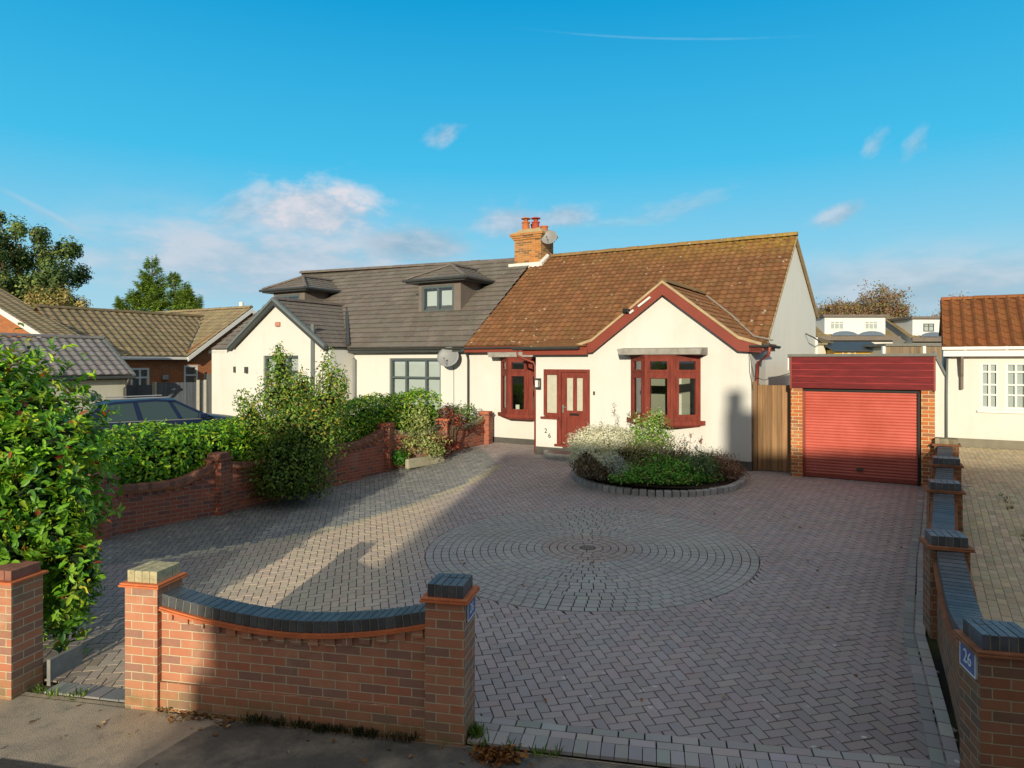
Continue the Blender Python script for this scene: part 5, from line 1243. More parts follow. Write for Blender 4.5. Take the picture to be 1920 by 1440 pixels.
# ------------------------------------------------------------------ flower bed
fb = thing('flower_bed', (BED_C[0], BED_C[1], .58), 'rounded planting bed with a raised grey brick kerb below the right bay window', 'flower bed')
NB = 64; ringp = lambda t, k: HF.P(hf_inv(*BED_C)[0] + BED_A * k * math.cos(t), hf_inv(*BED_C)[1] + BED_B * k * math.sin(t), 0)
mb = MB(); kn = 72
def gz(p): return ground(p.x, p.y)
for i in range(kn):
    t0, t1 = 2 * math.pi * i / kn + .006, 2 * math.pi * (i + 1) / kn - .006
    if hf_inv(*ringp(t0, 1)[:2])[1] > -.02 or hf_inv(*ringp(t1, 1)[:2])[1] > -.02: continue
    q = [ringp(t0, 1), ringp(t1, 1), ringp(t1, .93), ringp(t0, .93)]; v = R.uniform(.8, 1.15); h = .115 + R.uniform(-.006, .006)
    mb.prism([p + Vector((0, 0, gz(p) - .03)) for p in q], [p + Vector((0, 0, gz(p) + h)) for p in q], 0, (v, v, v * 1.04))
mb.obj('kerb', M['kerbstone'], fb, bevel=.012)
mb = MB(); c0 = HF.P(*hf_inv(*BED_C), .73)
for i in range(NB):
    t0, t1 = 2 * math.pi * i / NB, 2 * math.pi * (i + 1) / NB
    for k0, k1, z0, z1 in ((.95, .6, .06, .12), (.6, .25, .12, .15), (.25, .001, .15, .16)):
        q = [ringp(t0, k0), ringp(t1, k0), ringp(t1, k1), ringp(t0, k1)]; zz = (z0, z0, z1, z1)
        mb.poly([p + Vector((0, 0, ground(*BED_C) - .03 + z)) for p, z in zip(q, zz)])
mb.obj('soil', M['soil'], fb)
def bedplant(name, label, lobes, n, size, cols, wts, mat='leafmatt', cat='plant', **kw):
    c = lobes[0]; return shrub(name, (c[0], c[1], .62), label, cat, lobes, n, size, cols, wts, mat, zmin=.6, **kw)
def dusty(p, c):
    low = p[:, 2] < 1.02 + .12 * np.sin(p[:, 0] * 9); c[low] = pal(low.sum(), [(.20, .14, .09), (.32, .26, .19), (.12, .10, .06), (.36, .38, .29)], [3, 2, 2, 1.2]); return c
bedplant('silver_bush', 'silvery cream cushion bush with brown underside at the left end of the bed', [(1.72, 14.9, 1.26, .46, .42, .36), (2.05, 14.7, 1.32, .48, .42, .32), (2.4, 14.95, 1.25, .34, .35, .34), (1.66, 14.5, .95, .40, .38, .40), (1.98, 14.3, .85, .35, .32, .32), (1.55, 15.1, 1.0, .26, .3, .35)], 16000, .058, [(.82, .79, .64), (.88, .86, .72), (.64, .63, .50)], [3, 2, 2], light=dusty, stem=(1.85, 14.7, .6), tips=24, inner=.35, rag=.07, stemmat='twig', aspect=.3)
bedplant('silver_bush', 'pale blue-grey drooping plant in the shade beside the silvery bush', [(2.05, 14.05, 1.02, .26, .22, .18), (2.22, 13.9, .85, .24, .2, .2)], 1600, .032, [(.60, .66, .64), (.45, .52, .50)], [1, 1], inner=.6, aspect=.3)
bedplant('flowering_shrub', 'upright leafy green shrub in front of the bay window', [(2.95, 14.85, 1.35, .36, .32, .42), (3.05, 14.8, 1.75, .24, .25, .28), (2.72, 14.8, 1.65, .16, .18, .32), (3.25, 14.9, 1.4, .28, .28, .4), (2.6, 14.9, 1.25, .3, .3, .35), (3.2, 14.9, 1.85, .14, .14, .22)], 2500, .06, [(.17, .34, .05), (.27, .42, .08), (.46, .44, .27), (.10, .20, .035), (.60, .57, .45)], [4, 3, 1.5, 2, 1], stem=(2.95, 14.9, .6), tips=22, inner=.8, stemmat='twig', r0=.014)
bedplant('perennial_clump', 'straw and green perennial clump between the silver bush and the tall shrub', [(2.45, 14.7, 1.1, .38, .35, .38), (2.75, 14.4, .98, .4, .32, .3), (3.2, 14.4, .95, .35, .3, .3)], 2600, .05, [(.21, .23, .10), (.40, .29, .15), (.13, .18, .05), (.50, .40, .24)], [3, 2, 2, 1], inner=.8, stem=(2.5, 14.6, .6), tips=16, stemmat='twig', r0=.01)
bedplant('geranium', 'low fresh green mound spilling over the front kerb', [(2.45, 13.95, .80, .28, .26, .2), (2.85, 13.76, .80, .36, .24, .2), (3.3, 13.70, .84, .36, .22, .24), (3.1, 13.62, .68, .5, .14, .12), (2.4, 13.8, .68, .36, .16, .12), (3.9, 13.85, .68, .35, .14, .10),  (3.05, 14.0, .95, .35, .25, .22), (2.3, 13.9, .70, .3, .2, .12), (3.5, 13.75, .72, .4, .25, .16)], 4200, .062, [(.14, .42, .06), (.28, .56, .09), (.07, .20, .035), (.36, .27, .14)], [3, 2.5, 2, .8], inner=.75, rag=.2)
bedplant('geranium', 'rounded grey-green cushion near the right end of the bed', [(3.75, 13.88, .96, .34, .26, .28), (4.0, 13.92, .9, .26, .2, .24)], 1900, .05, [(.17, .28, .12), (.26, .36, .17), (.10, .18, .07)], [3, 2, 2], inner=.6)
bedplant('heather', 'low purplish brown heather at the right end of the bed', [(4.15, 14.2, .9, .4, .3, .3), (4.45, 14.12, .86, .3, .28, .26), (3.6, 14.3, .85, .4, .3, .22), (4.55, 14.4, .75, .25, .3, .15), (4.3, 14.7, .85, .45, .35, .26), (4.75, 14.35, .72, .2, .25, .14)], 6000, .045, [(.27, .13, .12), (.38, .19, .14), (.20, .18, .09), (.48, .33, .20)], [3, 2, 2, 1], inner=.8, rag=.22, stem=(4.1, 14.2, .6), tips=14, stemmat='twig', r0=.007)
bedplant('perennial_clump', 'straggly reddish stemmed perennials at the centre right of the bed', [(3.35, 14.35, 1.08, .34, .3, .38), (3.65, 14.6, 1.02, .3, .3, .36), (3.1, 14.2, 1.0, .3, .28, .3)], 1500, .05, [(.24, .24, .10), (.36, .20, .16), (.45, .36, .26), (.14, .20, .06)], [3, 2, 1.5, 2], inner=.95, rag=.2, stem=(3.35, 14.45, .6), tips=34, stemmat='twig', r0=.008)
def stalks(name, label, stems, headcol, hs, stemc=(.16, .13, .07)):
    t = thing(name, (stems[0][0], stems[0][1], .65), label, 'plant'); m = MB(); pp, nn, ss, cc = [], [], [], []
    for (x, y, z, dx, dy, long_) in stems:
        m.tube([(x, y, .62), (x + dx * .4, y + dy * .4, .62 + (z - .62) * .5), (x + dx, y + dy, z)], [.007, .005, .003], 4)
        k = 46 if long_ else 30
        for i in range(k):
            f = R.random() * (.30 if long_ else .07); pp.append((x + dx * (1 - f * .5) + R.gauss(0, .022), y + dy * (1 - f * .5) + R.gauss(0, .022), z - f + R.gauss(0, .02))); nn.append((R.gauss(0, 1), R.gauss(0, 1), R.gauss(.3, 1)))
        for i in range(10): f = R.random(); pp.append((x + dx * f + R.gauss(0, .04), y + dy * f + R.gauss(0, .04), .62 + (z - .62) * f)); nn.append((R.gauss(0, 1), R.gauss(0, 1), 1))
    n = len(pp); c = pal(n, headcol, [1] * len(headcol)); leaf_mesh('flower_sprays', t, np.array(pp), np.array(nn), NR.uniform(.6, 1.2, n) * hs, c, M['leafmatt'], .5); m.obj('stem', M['twig'], t)
stalks('butterfly_bush', 'arching stems with brown spent flower spikes in front of the white wall', [(2.35, 15.05, 2.12, -.10, .05, 1), (2.4, 15.0, 1.92, .18, .05, 1), (2.3, 15.0, 1.75, -.35, .05, 1), (2.5, 15.1, 1.65, .3, 0, 1)], [(.13, .09, .08), (.20, .15, .13), (.17, .17, .09)], .04)
stalks('sedum', 'slim stems with dark red flower heads before the plain white wall', [(3.72, 14.4, 1.52, .05, 0, 0), (3.95, 14.5, 1.38, .06, 0, 0), (4.02, 14.45, 1.42, -.02, 0, 0), (3.62, 14.4, 1.42, .02, 0, 0)], [(.20, .03, .035), (.28, .06, .05)], .035)

# ------------------------------------------------------------------ garage and side gate
GA_ = thing('garage', HF.P(2.2, 2.5, .6), 'flat roofed brick garage with a red roller shutter and dark red boarded fascia', 'garage')
g0, g1, gb = .87, 3.49, -.24
mb = MB(); mb.box(HF, g0, 1.10, gb, gb + .34, .4, 2.47, skip='t'); mb.obj('brick_pillar', M['brickG'], GA_); mb = MB(); mb.box(HF, 3.26, g1, gb, gb + .34, .4, 2.48, skip='t'); mb.obj('brick_pillar', M['brickG'], GA_)
mb = MB(); mb.box(HF, g0, g0 + .11, gb + .34, 5.2, .4, 3.1); mb.box(HF, g1 - .11, g1, gb + .34, 5.2, .4, 3.1); mb.box(HF, g0 + .11, g1 - .11, 5.09, 5.2, .4, 3.1); mb.obj('wall', M['brickG'], GA_)
mb = MB(); nS = 30; zb0, zt = .60, 2.42; dh = (zt - zb0) / nS
for i in range(nS):        # curved roller laths
    z0 = zb0 + i * dh; seg = 5
    for k in range(seg):
        f0, f1 = k / seg, (k + 1) / seg; y = lambda f: gb + .12 - .017 * math.sin(math.pi * f) ** .7
        mb.poly([HF.P(1.13, y(f0), z0 + dh * f0), HF.P(3.21, y(f0), z0 + dh * f0), HF.P(3.21, y(f1), z0 + dh * f1), HF.P(1.13, y(f1), z0 + dh * f1)])
mb.obj('roller_shutter', M['shutter'], GA_, smooth=False)
mb = MB(); mb.box(HF, 1.145, 3.20, gb + .085, gb + .12, .60, .665); mb.obj('bottom_rail', M['bargered'], GA_, bevel=.006); mb = MB(); mb.box(HF, 2.12, 2.24, gb + .07, gb + .10, .80, .85); mb.obj('shutter_lock', M['dkgrey'], GA_, bevel=.006)
mb = MB(); mb.box(HF, 1.10, 1.145, gb + .06, gb + .16, .5, 2.46); mb.obj('shutter_guide', M['bargered'], GA_); mb = MB(); mb.box(HF, 3.20, 3.26, gb + .05, gb + .16, .5, 2.46); mb.obj('shutter_guide', M['black'], GA_); mb = MB(); mb.box(HF, 1.10, 3.26, gb + .05, gb + .2, 2.42, 2.475); mb.obj('shutter_box', M['black'], GA_)
mb = MB(); zz = [2.48, 2.60, 2.735, 2.87, 3.005, 3.14]
for a, b in zip(zz[:-1], zz[1:]): mb.box(HF, g0 + .03, g1 - .02, gb - .06, gb - .035, a + .004, b - .004); mb.box(HF, g0 + .03, g1 - .02, gb - .064, gb - .03, b - .007, b + .007, 0, (2.2, 2.6, 2.6))
mb.obj('fascia_boards', M['fascia'], GA_); mb = MB(); mb.box(HF, g0 - .01, g0 + .028, gb - .068, gb, 2.47, 3.14); mb.box(HF, g1 - .018, g1 + .012, gb - .068, gb, 2.47, 3.14); mb.obj('corner_trim', M['bargered'], GA_)
mb = MB(); mb.box(HF, g0 - .05, g1 + .04, gb - .10, 5.3, 3.142, 3.20); mb.obj('flat_roof', M['felt'], GA_, bevel=.008)
mb = MB(); mb.box(HF, g0 - .07, g0 - .002, gb + .0, gb + .25, 2.85, 3.14); mb.obj('junction_box', M['upvc'], GA_, bevel=.01)
# timber gate
tg = thing('timber_gate', HF.P(.4, .12, .6), 'close boarded brown timber side gate between the house corner and the garage', 'gate')
mb = MB()
for i in range(7):
    a = .12 + i * .103; v = R.uniform(.75, 1.2); mb.box(HF, a + .002, a + .101, .1 + R.uniform(0, .004), .122, .63, 2.52 + R.uniform(-.006, .006), 0, (v, v * R.uniform(.94, 1.03), v * .95))
mb.obj('board', M['gate'], tg); mb = MB(); mb.box(HF, .03, .115, .08, .165, .5, 2.60, 0, (.8, .8, .8)); mb.obj('gate_post', M['gate'], tg)
mb = MB()
for z in (.85, 1.6, 2.3): mb.box(HF, .12, .84, .123, .155, z, z + .09)
mb.obj('ledge', M['gate'], tg)

# ------------------------------------------------------------------ dark blue car behind the hedge
def make_car():
    t = thing('parked_car', (-9.1, 17.7, .6), 'dark blue car parked behind the bright green hedge', 'car')
    th = -35
    F = Fr(-9.1, 17.7, th); g = .6
    P_ = lambda x, y, z: F.P(x, y, g + z)
    L, Wd = 2.15, .88
    prof = [(-2.12, .45), (-2.14, .75), (-2.06, .95), (-1.0, .98), (0.6, .98), (1.05, 1.0), (1.75, .90), (2.08, .75), (2.15, .5), (2.1, .28), (1.75, .24), (-1.8, .24), (-2.1, .30)]
    mb = MB(); n = len(prof)
    ys = [(-Wd, .0, .93), (-Wd * .86, .035, 1.0), (0, .05, 1.02), (Wd * .86, .035, 1.0), (Wd, .0, .93)]
    sl = [[P_(x * k, y, z + (dz if z > .6 else 0)) for x, z in prof] for (y, dz, k) in ys]
    for a, b in zip(sl[:-1], sl[1:]):
        for i in range(n): j = (i + 1) % n; mb.poly([a[i], b[i], b[j], a[j]])
    mb.poly(sl[0]); mb.poly(list(reversed(sl[-1])))
    body = mb.obj('body', M['carblue'], t, smooth=True, bevel=.02)
    roofp = [(-1.75, 1.0), (-1.45, 1.36), (-1.1, 1.46), (-.2, 1.50), (.25, 1.46), (1.12, 1.0)]
    inset = lambda z: Wd * (1 - max(0, z - 1.0) * .40) - .03
    mb = MB(); R_ = [[P_(x, s * inset(z), z) for x, z in roofp] for s in (-1, -.6, 0, .6, 1)]
    for k, s in enumerate((-1, -.6, 0, .6, 1)): R_[k] = [P_(x, s * inset(z), z + (.03 * (1 - s * s) if z > 1.3 else 0)) for x, z in roofp]
    for a, b in zip(R_[:-1], R_[1:]):
        for i in range(1, 4): mb.poly([a[i], b[i], b[i + 1], a[i + 1]])
    mb.obj('roof', M['carblue'], t, smooth=True)
    mb = MB()
    for a, b in zip(R_[:-1], R_[1:]): mb.poly([a[4], b[4], b[5], a[5]])
    mb.obj('windscreen', M['carglass'], t); mb = MB()
    for a, b in zip(R_[:-1], R_[1:]): mb.poly([a[0], b[0], b[1], a[1]])
    mb.obj('rear_window', M['carglass'], t)
    for s in (-1, 1):
        mb = MB(); i_ = lambda x, z, d=0: P_(x, s * (inset(z) + d), z)
        mb.poly([i_(x, z) for x, z in roofp]); mb.obj('side_window', M['carglass'], t)
        mb = MB()
        for q in (((-1.75, 1.0), (-1.45, 1.36), (-1.33, 1.36), (-1.48, 1.0)), ((-.62, 1.0), (-.72, 1.44), (-.62, 1.44), (-.50, 1.0)), ((.28, 1.0), (.05, 1.46), (.14, 1.45), (.38, 1.0)), ((.98, 1.0), (.16, 1.44), (.25, 1.46), (1.12, 1.0)), ((-1.48, 1.36), (-1.1, 1.41), (-1.1, 1.465), (-1.5, 1.37)), ((-1.1, 1.41), (-.2, 1.45), (-.2, 1.505), (-1.1, 1.465)), ((-.2, 1.45), (.22, 1.41), (.25, 1.465), (-.2, 1.505))): mb.poly([i_(x, z, .008) for x, z in q])
        mb.obj('door_pillar', M['carblue'], t)
        mb = MB(); mb.box(F, -1.5, 1.0, s * (Wd - .012) - .012, s * (Wd - .012) + .012, g + .975, g + .995); mb.obj('window_trim', M['metal'], t)
        mb = MB(); mb.box(F, .72, .92, s * (Wd + .10) - .08, s * (Wd + .10) + .08, g + 1.0, g + 1.13); mb.obj('wing_mirror', M['carblue'], t, bevel=.03)
        mb = MB(); mb.tube([P_(-1.2, s * .60, 1.52), P_(0.1, s * .60, 1.54)], .018, 6); mb.obj('roof_rail', M['metal'], t)
        mb = MB(); mb.box(F, 1.88, 2.06, s * .66 - .14, s * .66 + .14, g + .68, g + .80); mb.obj('headlight', M['upvc'], t, bevel=.03)
        mb = MB(); mb.box(F, -2.12, -2.02, s * .70 - .12, s * .70 + .12, g + .70, g + .90); mb.obj('tail_light', M['bargered'], t, bevel=.02)
        for x in (-1.3, 1.32):
            mb = MB(); N = 20
            ring = lambda y, r: [P_(x + r * math.cos(2 * math.pi * k / N), y, .32 + r * math.sin(2 * math.pi * k / N)) for k in range(N)]
            a, b, c, d = ring(s * (Wd - .2), .32), ring(s * (Wd + .01), .32), ring(s * (Wd + .01), .21), ring(s * (Wd - .05), .2)
            for u, v in ((a, b), (b, c), (c, d)):
                for k in range(N): j = (k + 1) % N; mb.poly([u[k], u[j], v[j], v[k]])
            wh = mb.obj('wheel', M['tyre'], t); mb = MB(); mb.poly(d); mb.obj('rim', M['metal'], wh)
make_car()

# ------------------------------------------------------------------ brick bungalow, grey roofed garage and fence at the far left
H3 = thing('brick_bungalow', HF.P(-27, 3, .6), 'orange brick bungalow with mossy pantiled roofs and white bargeboards at the far left', 'house')
P = HF.P; wa = -24.5
mb = MB(); wall_f = Fr(*HF.P(wa, 0, 0)[:2], 31 - 90)            # along = +b of the row, faces right
WF = lambda b, d, z: HF.P(wa - d, b, z)
class SideF:
    def P(s, a, b, z): return HF.P(wa - b, a, z)
    def A(s): return HF.B()
    def B(s): return -HF.A()
SFr = SideF()
wins = [(.09, .88, 1.6, 2.78), (2.45, 3.12, 1.6, 2.88)]
wall_holes(mb, SFr, -3.0, 9.2, .4, 3.20, 0, wins, .1); mb.poly([WF(2.2, 0, 3.20), WF(9.2, 0, 3.20), WF(9.2, 0, 3.26), WF(5.75, 0, 5.56), WF(2.2, 0, 3.26)])
mb.poly([P(-34, -3.0, .4), P(wa, -3.0, .4), P(wa, -3.0, 3.2), P(-34, -3.0, 3.2)])
mb.obj('wall', M['brickB'], H3)
for i, (b0, b1, z0, z1) in enumerate(wins):
    wn = window(H3, SFr, b0, b1, z0, z1, .0, () if i else (.5,), (.66,), .085, 'upvc', sill='upvc'); g = MB(); g.poly([WF(b0, .25, z0), WF(b1, .25, z0), WF(b1, .25, z1), WF(b0, .25, z1)]); g.obj('curtain', M['room'], wn)
mb = MB(); mb.box(SFr, 1.40, 1.66, -.13, -.002, 2.26, 2.46); mb.obj('flue', M['metal'], H3, bevel=.02)
# main block: ridge along the row, gable towards us on the right
mb = MB(); up = HF.B() * 3.3 + Vector((0, 0, 2.33)); tile_slope(mb, P(-36, 2.43, 3.27), HF.A(), up, 11.8, up.length, .32, .33, .03, (1, 1, 1), prof='pan', kv=.2)
dn = HF.B() * 3.6 + Vector((0, 0, -2.3)); a_, b_ = P(-36, 5.74, 5.6), P(-24.2, 5.74, 5.6); mb.poly([a_, b_, b_ + dn, a_ + dn]); mb.obj('main_roof', M['btile'], H3)
mb = MB(); up = -HF.A() * 2.9 + Vector((0, 0, 1.95)); Lw = up.length
tile_slope(mb, P(-24.3, -2.2, 3.27), HF.B(), up, 8, Lw, .32, .33, .045, (.75, .75, .78), None, lambda s: 4.65 + 3.0 * s / Lw, prof='pan', kv=.25)
mb.poly([P(-27.2, -2.2, 5.22), P(-27.2, 5.5, 5.22), P(-30.1, 5.5, 3.2), P(-30.1, -2.2, 3.2)]); mb.obj('wing_roof', M['btile'], H3)
mb = MB(); ridge_run(mb, P(-27.2, -2.2, 5.26), P(-27.2, 5.3, 5.26), .11, .45, (.6, .55, .5)); mb.obj('wing_ridge', M['btile'], H3)
mb = MB(); ridge_run(mb, P(-36, 5.74, 5.64), P(-24.2, 5.74, 5.64), .11, .45); mb.obj('ridge_tiles', M['btile'], H3)
mb = MB(); mb.tube([P(-24.35, 2.43, 3.30), P(-27.1, 5.25, 5.24)], .06, 5); mb.obj('valley', M['dkgrey'], H3)
mb = MB(); q = .20
for b0, z0, b1, z1 in ((2.43, 3.25, 5.74, 5.58), (9.3, 3.25, 5.74, 5.58)): mb.prism([P(-24.20, b0, z0 - q), P(-24.20, b1, z1 - q), P(-24.20, b1, z1), P(-24.20, b0, z0)], [P(-24.16, b0, z0 - q), P(-24.16, b1, z1 - q), P(-24.16, b1, z1), P(-24.16, b0, z0)])
mb.obj('bargeboard', M['upvc'], H3)
mb = MB(); mb.poly([P(-24.2, 2.4, 3.1), P(-24.2, 5.74, 5.42), P(-24.5, 5.74, 5.42), P(-24.5, 2.4, 3.1)]); mb.obj('soffit', M['slatec'], H3)
mb = MB(); mb.box(HF, -24.31, -24.2, -2.2, 2.5, 3.12, 3.24); mb.obj('gutter', M['upvc'], H3, bevel=.02)
mb = MB(); mb.box(HF, -24.50, -24.31, -2.2, 2.45, 3.10, 3.12); mb.obj('eaves_soffit', M['slatec'], H3)
# front cross gable at the frame edge
mb = MB(); mb.poly([P(-35, -3.0, 3.2), P(-24.6, -3.0, 3.2), P(-24.6, -3.0, 3.85), P(-31.5, -3.0, 6.15), P(-35, -3.0, 5)]); mb.obj('front_gable_wall', M['brickB'], H3)
mb = MB(); mb.prism([P(-31.5, -3.3, 6.22), P(-23.6, -3.3, 3.58), P(-23.6, -3.3, 3.80), P(-31.5, -3.3, 6.44)], [P(-31.5, -3.24, 6.22), P(-23.6, -3.24, 3.58), P(-23.6, -3.24, 3.80), P(-31.5, -3.24, 6.44)]); mb.obj('bargeboard', M['upvc'], H3)
mb = MB(); up = -HF.A() * 7.9 + Vector((0, 0, 2.64)); tile_slope(mb, P(-23.6, -3.3, 3.80), HF.B(), up, 1.3, up.length, .32, .33, .03, (1, 1, 1), prof='pan'); mb.obj('front_gable_roof', M['btile'], H3)
dish((-20.15, 27.8, 4.32), (.05, -.93, .35), .42, 'pale satellite dish against the orange brick gable at the left edge', HF.B() * .3 + Vector((0, 0, -.5)))
mb = MB(); mb.tube([P(-27.25, 7.5, 5.3), P(-27.25, 7.5, 6.15)], .12, 8); mb.obj('flue_pipe', M['upvc'], H3)

G2 = thing('garage', HF.P(-23, -5, .6), 'white walled garage with a slate grey pantiled roof behind the left bush', 'garage')
mb = MB(); mb.poly([P(-21.25, -8.2, .4), P(-21.25, -1.95, .4), P(-21.25, -1.95, 2.5), P(-21.25, -8.2, 2.5)]); mb.poly([P(-21.25, -1.95, .4), P(-24.75, -1.95, .4), P(-24.75, -1.95, 2.5), P(-23, -1.95, 3.75), P(-21.25, -1.95, 2.5)]); mb.poly([P(-24.75, -8.2, .4), P(-21.25, -8.2, .4), P(-21.25, -8.2, 2.5), P(-23, -8.2, 3.75), P(-24.75, -8.2, 2.5)]); mb.poly([P(-24.75, -1.95, .4), P(-24.75, -8.2, .4), P(-24.75, -8.2, 2.5), P(-24.75, -1.95, 2.5)]); mb.obj('wall', M['paleshed'], G2)
mb = MB(); up = -HF.A() * 2.0 + Vector((0, 0, 1.30)); tile_slope(mb, P(-21.0, -8.4, 2.57), HF.B(), up, 6.6, up.length, .31, .30, .04, (1, 1, 1), prof='pan', kv=.1); mb.poly([P(-23, -8.4, 3.88), P(-23, -1.8, 3.88), P(-25, -1.8, 2.55), P(-25, -8.4, 2.55)]); mb.obj('roof', M['ctile'], G2)
mb = MB(); ridge_run(mb, P(-23, -8.4, 3.92), P(-23, -1.8, 3.92), .10, .42, (.9, .9, .95)); mb.obj('ridge_tiles', M['ctile'], G2)
mb = MB(); mb.prism([P(-20.98, -1.84, 2.42), P(-23, -1.84, 3.74), P(-23, -1.84, 3.94), P(-20.98, -1.84, 2.60)], [P(-20.98, -1.74, 2.42), P(-23, -1.74, 3.74), P(-23, -1.74, 3.94), P(-20.98, -1.74, 2.60)]); mb.obj('dry_verge', M['verget'], G2)
mb = MB(); mb.box(HF, -21.0, -20.90, -8.4, -1.75, 2.44, 2.54); mb.box(HF, -21.24, -21.0, -8.4, -1.8, 2.40, 2.43); mb.obj('gutter', M['dkgrey'], G2, bevel=.02)
pipe([P(-20.95, -2.0, 2.45), P(-21.1, -2.0, 2.2), P(-21.2, -2.0, 2.1), P(-21.2, -2.0, .5)], G2, 'dkgrey', .05)
mb = MB(); mb.box(HF, -21.25, -21.10, -3.6, -3.2, 1.75, 2.0); mb.obj('vent_box', M['concpost'], G2, bevel=.02)
# blue grey fence and gate
def panel_fence(pts, zt_, z0f, mat, postmat, label, name='fence', pw=.06, posts=True, bw=.12, gravel=False):
    t = thing(name, (pts[0][0], pts[0][1], ground(*pts[0])), label, 'fence'); k = 0
    for (p, q) in zip(pts[:-1], pts[1:]):
        L = math.hypot(q[0] - p[0], q[1] - p[1]); f = Fr(p[0], p[1], -math.degrees(math.atan2(q[1] - p[1], q[0] - p[0]))); mb = MB(); n = max(2, int(L / bw))
        for i in range(n):
            v = R.uniform(.8, 1.15); a0, a1 = pw + (L - pw) * i / n, pw + (L - pw) * (i + 1) / n; c = f.P(a0, 0, 0); g = ground(c.x, c.y)
            zz = zt_ if not isinstance(zt_, (list, tuple)) else zt_[k]; mb.box(f, a0, a1 + .008, (i % 2) * .008, .014 + (i % 2) * .008, g - .1, zz, 0, (v, v, v))
        mb.obj('panel', M[mat], t); k += 1
    if posts:
        for i, p in enumerate(pts):
            f = Fr(p[0], p[1], 0); zz = zt_ if not isinstance(zt_, (list, tuple)) else zt_[min(i, len(zt_) - 1)]; mb = MB(); mb.box(f, -pw, pw, -.08, .05, ground(*p) - .1, zz + .03); mb.obj('post', M[postmat], t)
    return t
panel_fence([(-14.75, 26.0), (-13.85, 26.45), (-12.50, 27.25), (-12.28, 27.38)], [2.14, 2.22, 2.28], None, 'bluefence', 'concpost', 'blue grey boarded fence with concrete posts in front of the brick bungalow')
tgt = thing('side_gate', (-12.0, 27.4, .6), 'tall dark grey boarded gate between the fence and the white left house', 'gate'); f = Fr(-12.25, 27.35, 14); mb = MB()
for i in range(7): v = R.uniform(.7, .95); mb.box(f, i * .125, i * .125 + .12, 0, .03, .62, 2.55, 0, (v * 1.4, v * 1.25, v * 1.0))
mb.obj('board', M['bluefence'], tgt); mb = MB(); mb.box(f, -.07, -.01, -.03, .06, .5, 2.62, 0, (.3, .3, .3)); mb.obj('gate_post', M['bluefence'], tgt); mb = MB(); mb.box(f, .70, .86, -.04, -.001, 1.5, 1.53); mb.obj('latch', M['black'], tgt)

# ------------------------------------------------------------------ neighbour on the right
H4 = thing('bungalow', HF.P(7.5, 10, .6), 'cream bungalow with orange tiled roof and white fascia at the right edge', 'house')
mb = MB(); w4 = [(4.69, 5.12, 1.71, 3.01), (5.27, 5.75, 1.71, 3.01), (6.0, 6.5, 1.71, 3.01)]
wall_holes(mb, HF, 3.90, 12, .4, 3.22, 7.66, w4, .10); mb.poly([P(3.90, 14, .4), P(3.90, 7.66, .4), P(3.90, 7.66, 3.22), P(3.90, 9.6, 4.8), P(3.90, 14, 4.8)]); mb.obj('wall', M['cream'], H4)
mb = MB(); mb.box(HF, 3.88, 12, 7.635, 7.66, .3, .84); mb.obj('plinth', M['plinth2'], H4)
mb = MB(); up = HF.B() * 2.25 + Vector((0, 0, 1.50)); tile_slope(mb, P(3.79, 7.35, 3.47), HF.A(), up, 8.4, up.length, .34, .28, .085, (1, 1, 1), prof='roll', kv=.16); dn = HF.B() * 4 + Vector((0, 0, -1.0)); mb.poly([P(3.79, 9.6, 4.97), P(12.2, 9.6, 4.97), P(12.2, 9.6, 4.97) + dn, P(3.79, 9.6, 4.97) + dn]); mb.obj('roof', M['otile'], H4)
mb = MB(); ridge_run(mb, P(3.78, 9.6, 4.99), P(12.2, 9.6, 4.99), .10, .42, (1.25, 1.2, 1.2)); mb.obj('ridge_tiles', M['otile'], H4)
mb = MB(); mb.box(HF, 3.80, 12.2, 7.36, 7.40, 3.19, 3.36); mb.box(HF, 3.80, 12.2, 7.40, 7.66, 3.19, 3.22); mb.obj('fascia', M['upvc'], H4)
mb = MB(); mb.box(HF, 3.76, 12.2, 7.25, 7.36, 3.37, 3.46); mb.obj('gutter', M['upvc'], H4, bevel=.02)
mb = MB(); mb.prism([P(3.76, 7.36, 3.36), P(3.76, 9.6, 4.90), P(3.76, 9.6, 4.98), P(3.76, 7.36, 3.48)], [P(3.79, 7.36, 3.36), P(3.79, 9.6, 4.90), P(3.79, 9.6, 4.98), P(3.79, 7.36, 3.48)]); mb.obj('bargeboard', M['otile'], H4)
for i, (a0, a1, z0, z1) in enumerate(w4):
    wn = window(H4, HF, a0, a1, z0, z1, 7.67, (.5,), (.30, .52, .80), .055, 'upvc'); g = MB(); g.box(HF, a0 - .02, a1 + .02, 7.735, 7.74, z0 - .02, z1 + .02); g.obj('blind', M['blind'], wn)
mb = MB(); mb.box(HF, 4.62, 6.6, 7.60, 7.66, 1.60, 1.66); mb.obj('window_sill', M['upvc'], H4)
mb = MB(); mb.box(HF, 4.22, 4.29, 7.53, 7.66, 2.25, 3.19); mb.prism([P(4.22, 7.40, 3.19), P(4.22, 7.53, 3.19), P(4.22, 7.53, 2.6), P(4.22, 7.47, 2.7)], [P(4.29, 7.40, 3.19), P(4.29, 7.53, 3.19), P(4.29, 7.53, 2.6), P(4.29, 7.47, 2.7)]); mb.obj('bracket', M['slatec'], H4)
mb = MB(); mb.prism([P(2.9, 7.69, .4), P(3.88, 7.69, .4), P(3.88, 7.69, 2.70), P(3.62, 7.69, 3.27), P(2.9, 7.69, 3.27)], [P(2.9, 12, .4), P(3.88, 12, .4), P(3.88, 12, 2.70), P(3.62, 12, 3.27), P(2.9, 12, 3.27)]); ln = mb.obj('side_lean_to', M['cream'], H4)
